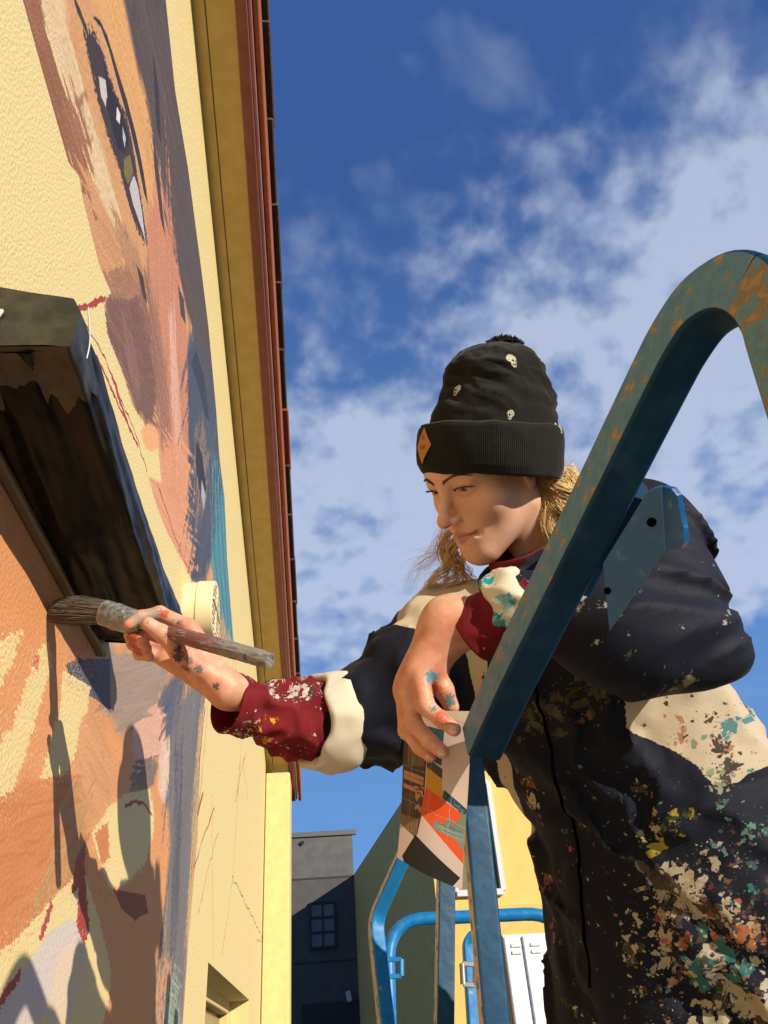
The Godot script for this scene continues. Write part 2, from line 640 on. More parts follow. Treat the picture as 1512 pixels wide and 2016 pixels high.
	for s in [1, -1]:
		var za := 2.5
		var zb := -5.75 if s == 1 else 5.3
		rf.poly([Vector3(-9.2, roof_at(za) + 0.20, za), Vector3(-0.48, roof_at(za) + 0.20, za), Vector3(-0.48, roof_at(zb) + 0.20, zb), Vector3(-9.2, roof_at(zb) + 0.20, zb)], Vector3(-4, 0, 0))
	part("roof", rf, M.roof_red, b)

# a wall light wrapped in black plastic sheet, taped at the near end
func wrapped_light():
	var t := thing("wrapped_wall_light", "long wall fitting wrapped in shiny black plastic sheet above the brush", "wall light")
	var fold := noise(41, 9.0, 3)
	var rows := []
	var count := 90
	var box := [Vector2(-0.3811, 0.0000), Vector2(-0.3339, -0.0023), Vector2(-0.2879, 0.0023), Vector2(-0.2487, 0.0000), Vector2(-0.2447, 0.0138), Vector2(-0.2470, 0.0576), Vector2(-0.2556, 0.0714), Vector2(-0.3339, 0.0898), Vector2(-0.3811, 0.0944)]
	var prof := []
	for i in box.size() - 1:
		var k := 10 if i in [0, 1, 2, 4, 6] else 3
		for j in k:
			prof.append((box[i] as Vector2).lerp(box[i + 1], float(j) / k))
	prof.append(box[-1])
	for r in count + 1:
		var f := float(r) / count
		var z := lerpf(-0.5585, -1.222, f)
		var row := PackedVector3Array()
		var pinch := 1.0 - 0.35 * smoothstep(0.94, 1.0, f)
		for k in prof.size():
			var p: Vector2 = prof[k]
			var s := float(k) / prof.size()
			var long := fold.get_noise_2d(s * 0.42 + 0.06 * f, f * 0.05)
			var ridge := 0.5 - absf(long) * 1.7
			var amp := 0.007 * smoothstep(0.0, 0.1, s) * smoothstep(1.0, 0.8, s)
			var cross := fold.get_noise_2d(s * 0.4 + 9.0, f * 0.5) * (0.003 + 0.009 * smoothstep(0.85, 1.0, f) + 0.006 * smoothstep(0.12, 0.0, f))
			var push := amp * maxf(ridge, -0.5) + cross * smoothstep(0.0, 0.08, s) * smoothstep(1.0, 0.9, s)
			var mid := Vector2(-0.3165, 0.046)
			var dir := (p - mid).normalized()
			p = mid + (p - mid) * Vector2(1, pinch) + dir * push
			p.x = maxf(p.x, -0.381)
			row.append(Vector3(p.x, 4.6126 + p.y - 0.006 * smoothstep(0.5, 0.95, f) * smoothstep(0.9, 0.5, s), z + 0.004 * sin(s * 9.0) * smoothstep(0.9, 1.0, f)))
		rows.append(row)
	var m := MB.new()
	m.sheet(rows)
	for e in [0, count]:
		var q := []
		for k in range(0, prof.size(), 3):
			q.append(rows[e][k])
		m.poly(q, rows[count / 2][20])
	var plastic := mat(lin(0.0035, 0.004, 0.0055), 0.30)
	plastic.metallic_specular = 0.24
	plastic.heightmap_enabled = true
	plastic.heightmap_texture = noise_texture(noise(44, 0.03, 4), 256)
	plastic.heightmap_scale = 0.012
	planar(plastic, 7.0)
	part("plastic_sheet", m, plastic, t)
	# the near end, wrapped over with a duller olive sheet
	var e := MB.new()
	var er := []
	for r in 9:
		var f := r / 8.0
		var row := PackedVector3Array()
		for k in prof.size():
			var p: Vector2 = prof[k]
			var mid := Vector2(-0.3165, 0.046)
			p = mid + (p - mid) * (1.0 + 0.03 + 0.012 * sin(f * 9.0 + k * 0.7))
			p.x = maxf(p.x, -0.3805)
			row.append(Vector3(p.x, 4.6126 + p.y, -0.55 - 0.085 * f * (1.0 + 0.35 * fold.get_noise_1d(k * 0.04))))
		er.append(row)
	e.sheet(er)
	e.poly(Array(er[0]), Vector3(-0.31, 4.655, -0.7))
	part("end_wrap", e, mottled(lin(0.010, 0.0095, 0.007), lin(0.030, 0.027, 0.017), 46, 5.0, 0.42, 0.03), t)
	var scrap := MB.new()
	scrap.box(Transform3D(Basis(Vector3.BACK, -0.25), Vector3(-0.345, 4.648, -0.5465)), Vector3(0.045, 0.040, 0.004), 0.001)
	part("bare_corner", scrap, mat(lin(0.55, 0.52, 0.42), 0.6), t)
	# what shows of the body behind the sheet along the wall
	var bk := MB.new()
	bk.box(Transform3D(Basis(), Vector3(-0.3725, 4.662, -0.897)), Vector3(0.015, 0.12, 0.69), 0.003)
	part("back_plate", bk, mat(lin(0.16, 0.12, 0.07), 0.6), t)
	# a scrap of white tape and loose thread
	var tp := MB.new()
	tp.sweep(curve([Vector3(-0.2424, 4.688, -0.564), Vector3(-0.240, 4.656, -0.5815), Vector3(-0.2412, 4.633, -0.587)], 0.004), circle(0.0009, 5), Vector3.RIGHT)
	part("thread", tp, mat(lin(0.6, 0.6, 0.6), 0.8), t)

func wall_vent():
	var t := thing("round_wall_vent", "cream round vent pipe with a slatted grille on the yellow wall", "vent")
	var c := Vector3(-0.328, 5.0988, -1.9889)
	var r := 0.082
	var prof := []
	for q in [[-0.3811, 1.0], [-0.3454, 1.0], [-0.3426, 1.05], [-0.3017, 1.05], [-0.2977, 1.035], [-0.2977, 0.93], [-0.3063, 0.92], [-0.3570, 0.92]]:
		prof.append(q)
	var rows := []
	for q in prof:
		var row := PackedVector3Array()
		for k in 48:
			var a := TAU * k / 48
			row.append(Vector3(q[0], c.y + cos(a) * r * q[1], c.z + sin(a) * r * q[1]))
		rows.append(row)
	var m := MB.new()
	for i in rows.size() - 1:
		m.sheet([rows[i], rows[i + 1]], true, null, null, 0.0 if i < 4 else (1.0 if false else 0.0))
	part("pipe", m, M.vent, t)
	var bk := MB.new()
	bk.poly(Array(rows[-1]), Vector3(-1, c.y, c.z))
	part("inside", bk, mat(lin(0.10, 0.07, 0.03), 0.8), t)
	# slats in four quarters, set aslant
	for k in 9:
		var y := -0.0668 + 0.0167 * k
		var half := sqrt(maxf(0.0, 0.0737 * 0.0737 - y * y))
		for s in [-1.0, 1.0]:
			if half < 0.012:
				continue
			var sl := MB.new()
			var a := Vector3(-0.2998, c.y + y + s * 0.004, c.z + s * 0.006)
			var e := Vector3(-0.2998, c.y + y + half * 0.35 * 0.0 + s * 0.004, c.z + s * half)
			sl.bar(a, e, 0.0085, 0.006, Vector3.RIGHT, 0.0005)
			part("slat", sl, M.vent, t)
	var cr := MB.new()
	cr.bar(Vector3(-0.2985, c.y - 0.0737, c.z), Vector3(-0.2985, c.y + 0.0737, c.z), 0.012, 0.006, Vector3.RIGHT, 0.0005)
	cr.bar(Vector3(-0.2985, c.y, c.z - 0.0737), Vector3(-0.2985, c.y, c.z + 0.0737), 0.006, 0.012, Vector3.RIGHT, 0.0005)
	part("cross_bar", cr, M.vent, t)

func far_buildings():
	# grey warehouse at the end of the lane
	var g := thing("grey_warehouse", "dark grey warehouse with a small barred window at the end of the lane", "building")
	var z := -21.0
	var ytop: float = Vector3(0.0026, 8.9636, -21).y
	var xr: float = Vector3(0.6965, 8.7411, -21).x
	var m := MB.new()
	m.box(Transform3D(Basis(), Vector3(xr - 5.0, ytop * 0.5, z - 4.0)), Vector3(10.0, ytop, 8.0))
	part("wall", m, M.grey_wall, g)
	var cap := MB.new()
	cap.box(Transform3D(Basis(), Vector3(xr - 4.95, ytop + 0.04, z + 0.0)), Vector3(10.1, 0.12, 0.12), 0.01)
	part("parapet_cap", cap, M.grey_cap, g)
	for yy in [Vector3(-0.0202, 7.9685, -21).y, Vector3(-0.0617, 6.1539, -21).y]:
		var j := MB.new()
		j.box(Transform3D(Basis(), Vector3(xr - 5.0, yy, z + 0.012)), Vector3(10.0, 0.035, 0.02))
		part("joint_strip", j, M.grey_dark, g)
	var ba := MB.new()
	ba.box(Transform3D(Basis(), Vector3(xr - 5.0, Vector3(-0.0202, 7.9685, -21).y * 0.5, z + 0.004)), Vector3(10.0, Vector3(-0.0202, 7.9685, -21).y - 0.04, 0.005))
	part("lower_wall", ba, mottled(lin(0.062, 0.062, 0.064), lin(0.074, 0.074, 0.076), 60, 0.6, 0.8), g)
	var a := Vector3(-0.392, 7.3952, -21)
	var e := Vector3(0.1978, 6.4429, -21)
	var wf := MB.new()
	var w := e.x - a.x
	var h := a.y - e.y
	var c := (a + e) * 0.5
	for i in 3:
		wf.box(Transform3D(Basis(), Vector3(a.x + w * i / 2.0, c.y, z + 0.05)), Vector3(0.05, h + 0.05, 0.07))
	for i in 4:
		wf.box(Transform3D(Basis(), Vector3(c.x, e.y + h * i / 3.0, z + 0.052)), Vector3(w + 0.05, 0.05, 0.06))
	var fr := part("window", wf, M.black, g)
	for i in 2:
		for k in 3:
			var p := MB.new()
			p.box(Transform3D(Basis(), Vector3(a.x + w * (i + 0.5) / 2.0, e.y + h * (k + 0.5) / 3.0, z + 0.03)), Vector3(w * 0.5 - 0.04, h / 3.0 - 0.04, 0.012))
			part("pane", p, M.pane if k < 2 else mat(lin(0.10, 0.075, 0.06), 0.2), fr)
	var dr := MB.new()
	var d0 := Vector3(-0.6128, 5.329, -21)
	dr.box(Transform3D(Basis(), Vector3(d0.x + 0.75, d0.y * 0.5, z + 0.02)), Vector3(1.5, d0.y, 0.04))
	part("door", dr, M.black, g)
	var lm := MB.new()
	lm.box(Transform3D(Basis(Vector3.BACK, 0.2), Vector3(0.4675, 5.4114, -20.9)), Vector3(0.12, 0.22, 0.14), 0.02)
	part("wall_lamp", lm, M.pale_frame, g)
	var kn := MB.new()
	kn.sweep([Vector3(-0.581, 8.821, -20.99), Vector3(-0.5794, 8.8072, -20.93)], circle(0.05, 14), Vector3.UP)
	part("vent_cap", kn, M.black, g)

	# yellow building on the right of the lane
	var b := thing("yellow_building", "bright yellow building with tall framed windows behind the lift gate", "building")
	var top := 8.0
	var near := Vector3(1.65, 0, -12.85)
	var far := Vector3(0.71, 0, -20.9)
	var dir := (near - far).normalized()
	var back := Vector3(-dir.z, 0, dir.x)   # along the front, to the right
	if back.x < 0:
		back = -back
	far = near - dir * 12.0
	var ym := MB.new()
	var inside := near - dir * 4.0 + back * 5.0 + Vector3(0, 4, 0)
	var box := func(mm: MB, p: Vector3, along: float, deep: float, y0: float, y1: float, bev: float):   # along the front, from p, deep outwards
		var b3 := Basis(back, Vector3.UP, -back.cross(Vector3.UP) * -1.0)
		mm.box(Transform3D(b3, p + back * along * 0.5 + Vector3(0, (y0 + y1) * 0.5, 0) + dir * deep * 0.5), Vector3(along, y1 - y0, deep), bev)
	var q := [near, near + back * 14.0, far + back * 14.0, far]
	for i in 4:
		var p0: Vector3 = q[i]
		var p1: Vector3 = q[(i + 1) % 4]
		ym.poly([p0, p1, p1 + Vector3(0, top, 0), p0 + Vector3(0, top, 0)], inside)
	ym.poly([q[0] + Vector3(0, top, 0), q[1] + Vector3(0, top, 0), q[2] + Vector3(0, top, 0), q[3] + Vector3(0, top, 0)], inside)
	part("wall", ym, M.far_yellow, b)
	var cp := MB.new()
	(box as Callable).call(cp, near - back * 0.0, 14.0, 0.10, top - 0.02, top + 0.10, 0.01)
	part("parapet_cap", cp, M.white_wall, b)
	var plane := func(px: Vector3) -> Vector3:   # a line of sight carried on to the front
		var r := px - Vector3(0, 4, 0)
		var t: float = (near - Vector3(0, 4, 0)).dot(dir) / r.dot(dir)
		return Vector3(0, 4, 0) + r * t
	var ly: float = (plane as Callable).call(Vector3(2.0718, 5.6145, -10.9932)).y
	var lw := MB.new()
	(box as Callable).call(lw, near - back * 0.02, 14.0, 0.07, 0.0, ly, 0.01)
	part("lower_wall", lw, M.far_orange, b)
	# tall windows with pale frames, deep and dark inside
	for wq in [[Vector3(1.5112, 7.1683, -9.9311), Vector3(2.2589, 5.7614, -10.8675)], [Vector3(2.6086, 7.0941, -9.8692), Vector3(3.0534, 5.6173, -10.888)]]:
		var a2: Vector3 = (plane as Callable).call(wq[0])
		var e2: Vector3 = (plane as Callable).call(wq[1])
		var s0 := (a2 - near).dot(back)
		var s1 := (e2 - near).dot(back)
		var y0 := e2.y
		var y1 := top - 0.25
		var f2 := MB.new()
		for k in [0, 1, 2]:
			(box as Callable).call(f2, near + back * (lerpf(s0, s1, k / 2.0) - 0.04), 0.08, 0.10, y0, y1, 0.005)
		(box as Callable).call(f2, near + back * s0, s1 - s0, 0.098, y0 - 0.06, y0 + 0.03, 0.005)
		(box as Callable).call(f2, near + back * s0, s1 - s0, 0.098, y1 - 0.04, y1 + 0.04, 0.005)
		var wn := part("window", f2, M.pale_frame, b)
		for k in 2:
			var p2 := MB.new()
			(box as Callable).call(p2, near + back * (lerpf(s0, s1, k / 2.0) + 0.045), (s1 - s0) * 0.5 - 0.09, 0.03, y0 + 0.03, y1 - 0.04, 0.0)
			part("pane", p2, M.olive, wn)
	# white steel doors in ribbed leaves
	var dl: Vector3 = (plane as Callable).call(Vector3(2.2268, 5.2955, -11.207))
	var dw: float = (((plane as Callable).call(Vector3(2.8213, 5.2553, -11.1735))) - dl).length()
	var base := near + back * (dl - near).dot(back) + dir * 0.075
	var dm := MB.new()
	(box as Callable).call(dm, base, dw, 0.03, 0.0, dl.y, 0.005)
	var doors := part("steel_door", dm, M.white, b)
	for k in 3:
		var s := MB.new()
		(box as Callable).call(s, base + dir * 0.03 + back * (dw * (0.40 if k == 1 else 0.0 if k == 0 else 0.94)), dw * 0.06, 0.05, 0.0, dl.y - 0.03, 0.012)
		part("post", s, M.white, doors)
	for k in 2:
		for yy in [0.12, 1.25, 2.4]:
			var s := MB.new()
			(box as Callable).call(s, base + dir * 0.03 + back * (dw * (0.14 + 0.42 * k)), dw * 0.22, 0.03, dl.y - yy - 0.05, dl.y - yy, 0.01)
			(box as Callable).call(s, base + dir * 0.03 + back * (dw * (0.14 + 0.42 * k)), dw * 0.22, 0.03, dl.y - yy - 0.14, dl.y - yy - 0.09, 0.01)
			part("latch", s, M.white, doors)
	# white house far to the right
	var wh := thing("white_house", "plain white house wall at the right edge behind the painter", "building")
	var hp := Vector3(9.3321, 8.8743, -16)
	var wm := MB.new()
	var htop: float = Vector3(9.4634, 9.1997, -16).y
	wm.box(Transform3D(Basis(), Vector3(hp.x + 4.0, htop * 0.5, -20.0)), Vector3(8.0, htop, 8.0), 0.02)
	part("wall", wm, M.white_wall, wh)
	var wr := MB.new()
	wr.box(Transform3D(Basis(), Vector3(hp.x + 4.0, htop - 0.9, -15.99)), Vector3(8.0, 0.5, 0.05), 0.02)
	part("band", wr, M.roof_red, wh)

# ---------------------------------------------------------------- the lift basket
func tube(path: Array, w: float, h: float, up: Vector3, main: Material, worn: Material, face: int, parent: Node3D, called: String, r := 0.006) -> MeshInstance3D:
	# a rectangular tube whose one face (0 +side, 1 +up, 2 -side, 3 -up) has worn paint
	var prof := round_square(w, h, r, 3)
	var body := MB.new()
	var wear := MB.new()
	var rows := []
	var uvs := []
	var m := prof.size()
	for i in path.size():
		var t: Vector3 = (path[mini(i + 1, path.size() - 1)] - path[maxi(i - 1, 0)]).normalized()
		var s := t.cross(up).normalized()
		var u := s.cross(t)
		var row := PackedVector3Array()
		for k in m:
			row.append(path[i] + s * prof[k].x + u * prof[k].y)
		rows.append(row)
	# corners run 0..3 (+ +), 4..7 (- +), 8..11 (- -), 12..15 (+ -); a face spans the gap between two corners and half of each
	var first: int = [14, 2, 6, 10][face]
	var cut := func(a: int, n: int, mesh: MB):
		var part_rows := []
		for r2 in rows:
			var row := PackedVector3Array()
			for k in n + 1:
				row.append(r2[(a + k) % m])
			part_rows.append(row)
		var o: Vector3 = (part_rows[0][1] - part_rows[0][0]).cross(part_rows[1][0] - part_rows[0][0])
		mesh.sheet(part_rows, false, null, null, 1.0 if o.dot((part_rows[0][0] + part_rows[0][1]) * 0.5 - path[0]) > 0.0 else -1.0)
	(cut as Callable).call(first, 3, wear)
	(cut as Callable).call(first + 3, m - 3, body)
	body.poly(Array(rows[0]), path[1])
	body.poly(Array(rows[-1]), path[-2])
	var o := part(called, body, main, parent)
	part("worn_face", wear, worn, o)
	return o

func basket():
	var t := thing("lift_basket", "blue steel lift basket with a worn bent guard rail the painter leans over", "lift")
	var left := Vector3(-1, 0, 0)
	# the near rail: up from the post, then over in a bow and down again
	var a := Vector3(0.1657, 4.2631, -0.7704)
	var line := [Vector3(0.1621, 4.2651, -0.7756), Vector3(0.1825, 4.2987, -0.6873), Vector3(0.2378, 4.3785, -0.5038), Vector3(0.2638, 4.4159, -0.4073)]
	var across: Vector3 = ((line[3] as Vector3) - line[1]).cross(Vector3(0.2795, 4.3198, -0.2968) - line[3]).normalized()
	if across.x > 0.0:
		across = -across
	var bow := [Vector3(0.2378, 4.3785, -0.5038), Vector3(0.2638, 4.4159, -0.4073), Vector3(0.2686, 4.4205, -0.3738), Vector3(0.2808, 4.4302, -0.3532), Vector3(0.2959, 4.4317, -0.3381), Vector3(0.3088, 4.4234, -0.3303), Vector3(0.3194, 4.4026, -0.3318), Vector3(0.3262, 4.3638, -0.3468)]
	var eye := Vector3(0, 4, 0)
	for i in bow.size():
		var v: Vector3 = bow[i] - eye
		bow[i] = eye + v * (across.dot(line[3] - eye) / across.dot(v))
	var bent := curve([line[1], bow[0], bow[1], bow[2], bow[3], bow[4], bow[5], bow[6], bow[7], bow[7] + (bow[7] - bow[6]).normalized() * 0.3], 0.012)
	var path := [line[0]] + bent
	var cut := path.size() * 6 / 10
	tube(path.slice(0, cut + 1), 0.041, 0.036, across, M.blue, M.blue_worn, 1, t, "guard_rail", 0.005)
	tube(path.slice(cut), 0.041, 0.036, across, M.blue, M.blue_rusty, 1, t, "guard_rail", 0.005)
	# second tube welded under the rail and the bent plate on it
	var under := MB.new()
	under.sweep(curve([Vector3(0.2321, 4.3497, -0.6044), Vector3(0.2478, 4.3711, -0.5552), Vector3(0.2674, 4.3843, -0.5052)], 0.03), round_square(0.030, 0.030, 0.005, 3), across)
	part("stiffener", under, M.blue, t)
	var pl := MB.new()
	var fa := Vector3(0.2391, 4.3339, -0.5446)
	var fb := Vector3(0.264, 4.3609, -0.4816)
	var fc := Vector3(0.2482, 4.293, -0.5892)
	var nn := (fb - fa).cross(fc - fa).normalized()
	if nn.z < 0:
		nn = -nn
	var lay_on := func(p: Vector3, n: Vector3, at: Vector3) -> Vector3:   # slid along its line of sight on to a plane
		var v := p - eye
		return eye + v * (n.dot(at - eye) / n.dot(v))
	var slab := func(pts: Array, n: Vector3, at: Vector3):
		var u := []
		var w := []
		var mid := Vector3.ZERO
		for p in pts:
			var q: Vector3 = (lay_on as Callable).call(p, n, at)
			u.append(q)
			w.append(q - n * 0.0055)
			mid += q / pts.size()
		pl.poly(u, mid - n)
		pl.poly(w, mid + n)
		for k in pts.size():
			var k2 := (k + 1) % pts.size()
			pl.poly([u[k], u[k2], w[k2], w[k]], mid)
	(slab as Callable).call([Vector3(0.2373, 4.3314, -0.5404), Vector3(0.262, 4.3592, -0.4806), Vector3(0.2685, 4.362, -0.4779), Vector3(0.2742, 4.363, -0.4766), Vector3(0.2759, 4.3203, -0.5072), Vector3(0.2453, 4.2895, -0.5822)], nn, fa)
	var hinge := ((lay_on as Callable).call(Vector3(0.2759, 4.3203, -0.5072), nn, fa) - (lay_on as Callable).call(Vector3(0.2742, 4.363, -0.4766), nn, fa) as Vector3).normalized()
	var n2 := nn.rotated(hinge, 0.6)
	if n2.x < nn.x:
		n2 = nn.rotated(hinge, -0.6)
	n2 = nn * 2.0 * nn.dot(n2) - n2
	(slab as Callable).call([Vector3(0.2746, 4.363, -0.4766), Vector3(0.2823, 4.3611, -0.4771), Vector3(0.2866, 4.3562, -0.4802), Vector3(0.2909, 4.3348, -0.4952), Vector3(0.2919, 4.3255, -0.5018), Vector3(0.2885, 4.3218, -0.5048), Vector3(0.2804, 4.3213, -0.506), Vector3(0.2763, 4.3203, -0.5072)], n2, (lay_on as Callable).call(Vector3(0.2749, 4.3425, -0.4913), nn, fa))
	var plate := part("bent_plate", pl, paint_wear(lin(0.001, 0.070, 0.24), [lin(0.01, 0.12, 0.30), lin(0.08, 0.16, 0.25)], 33, 3.5, 0.76, 0.32), t)
	for h in [[Vector3(0.2659, 4.3405, -0.4937), 0.0038], [Vector3(0.2443, 4.3176, -0.5619), 0.0030]]:
		var hc: Vector3 = (lay_on as Callable).call(h[0], nn, fa)
		var ho := MB.new()
		ho.sweep([hc + nn * 0.0012, hc - nn * 0.007], circle(h[1], 16), Vector3.UP)
		part("bolt_hole", ho, M.pit, plate)
	# posts: the near one stands under the rail, the far ones carry the gate
	var foot := 3.2
	var post := Vector3(0.1844, 4.2966, -0.9175)
	var low := Vector3(0.1704, 4.0305, -0.9501)
	tube([Vector3(0.1737, 4.3072, -0.911), low, low + (low - Vector3(0.1737, 4.3072, -0.911)) * 1.9], 0.029, 0.026, Vector3(0.05, 0, 1), M.blue_post, M.cream_worn, 0, t, "post", 0.004)
	tube([Vector3(0.2451, 4.4409, -1.5744), Vector3(0.2009, 4.0579, -1.6202), Vector3(0.2009, 4.0579, -1.6202) + Vector3(-0.01, -0.95, 0)], 0.032, 0.030, Vector3(0.1, 0, 1), M.blue_post, M.cream_worn, 0, t, "post", 0.003)
	tube(bend([Vector3(0.2572, 4.5067, -1.4143), Vector3(0.0902, 4.2291, -1.6321), Vector3(0.0974, 4.0633, -1.59), Vector3(0.0974, 4.0633, -1.59) + Vector3(0, -0.95, 0.0)], 0.05), 0.026, 0.030, Vector3(0.2, 0, 1), M.blue_bright, M.cream_worn, 0, t, "side_rail", 0.004)
	# the far gate
	var gate := Node3D.new()
	gate.name = "gate"
	t.add_child(gate, true)
	var hoop := MB.new()
	var g0 := Vector3(0.135, 4.0813, -2.0558)
	hoop.sweep(bend([g0 - Vector3(0, 0.9, 0), g0, Vector3(0.1465, 4.2897, -2.0775), Vector3(0.5795, 4.2763, -2.0416), Vector3(0.5366, 4.0552, -2.0571), Vector3(0.5366, 4.0552, -2.0571) - Vector3(0, 0.9, 0)], 0.09, 10), circle(0.0145, 14), Vector3(0.1, 0.2, 1))
	part("hoop", hoop, M.blue_bright, gate)
	var st := MB.new()
	st.sweep(bend([Vector3(0.3599, 4.2436, -2.0141), Vector3(0.3254, 4.2316, -2.0264), Vector3(0.3155, 4.0681, -2.0216), Vector3(0.3155, 4.0681, -2.0216) - Vector3(0, 0.9, 0)], 0.04, 8), round_square(0.026, 0.026, 0.004, 3), Vector3(0.1, 0.2, 1))
	part("upright", st, M.blue_bright, gate)
	for hh in [[744, 792, 1889, 1924, 1.62], [908, 934, 1897, 1938, 1.60]]:
		var h := MB.new()
		var p := [Vector3(0.1047, 4.1875, -1.8586), Vector3(0.1533, 4.1842, -1.8558), Vector3(0.1507, 4.1539, -1.8532), Vector3(0.1068, 4.1569, -1.8557)] if hh[0] == 744 else [Vector3(0.2732, 4.1646, -1.8079), Vector3(0.3, 4.1611, -1.8076), Vector3(0.2953, 4.1251, -1.8093), Vector3(0.2709, 4.1284, -1.8095)]
		for k in 4:
			h.bar(p[k], p[(k + 1) % 4], 0.009, 0.009, Vector3.BACK, 0.001)
		h.sweep([p[0], p[3]], circle(0.006, 10), Vector3.BACK)
		h.sweep([p[1], p[2]], circle(0.006, 10), Vector3.BACK)
		part("hinge", h, M.blue_bright if hh[0] == 744 else M.steel, gate)
	# deck and toe board
	var deck := MB.new()
	deck.box(Transform3D(Basis(), Vector3(0.50, 3.12, -0.95)), Vector3(1.30, 0.05, 2.30), 0.005)
	part("deck", deck, M.steel, t)
	var mast := MB.new()
	for k in 6:
		var y0 := 0.5 + 0.43 * k
		for s in [-0.5, 0.5]:
			mast.bar(Vector3(0.5 + s, y0, -1.9), Vector3(0.5 + s, y0 + 0.43, 0.0), 0.05, 0.08, Vector3.RIGHT, 0.004)
			mast.bar(Vector3(0.5 + s * 0.88, y0 + 0.43, -1.9), Vector3(0.5 + s * 0.88, y0, 0.0), 0.05, 0.08, Vector3.RIGHT, 0.004)
	part("scissor_arms", mast, M.blue_bright, t)
	var ch := MB.new()
	ch.box(Transform3D(Basis(), Vector3(0.5, 0.38, -0.95)), Vector3(1.1, 0.3, 2.2), 0.03)
	part("chassis", ch, M.blue_bright, t)
	for s in [[-0.42, -1.7], [0.42, -1.7], [-0.42, -0.2], [0.42, -0.2]]:
		var wh := MB.new()
		wh.sweep([Vector3(0.5 + s[0] - 0.09, 0.36, -0.0 + s[1]), Vector3(0.5 + s[0] + 0.09, 0.36, s[1])], circle(0.22, 24), Vector3.UP)
		part("wheel", wh, M.black, t)

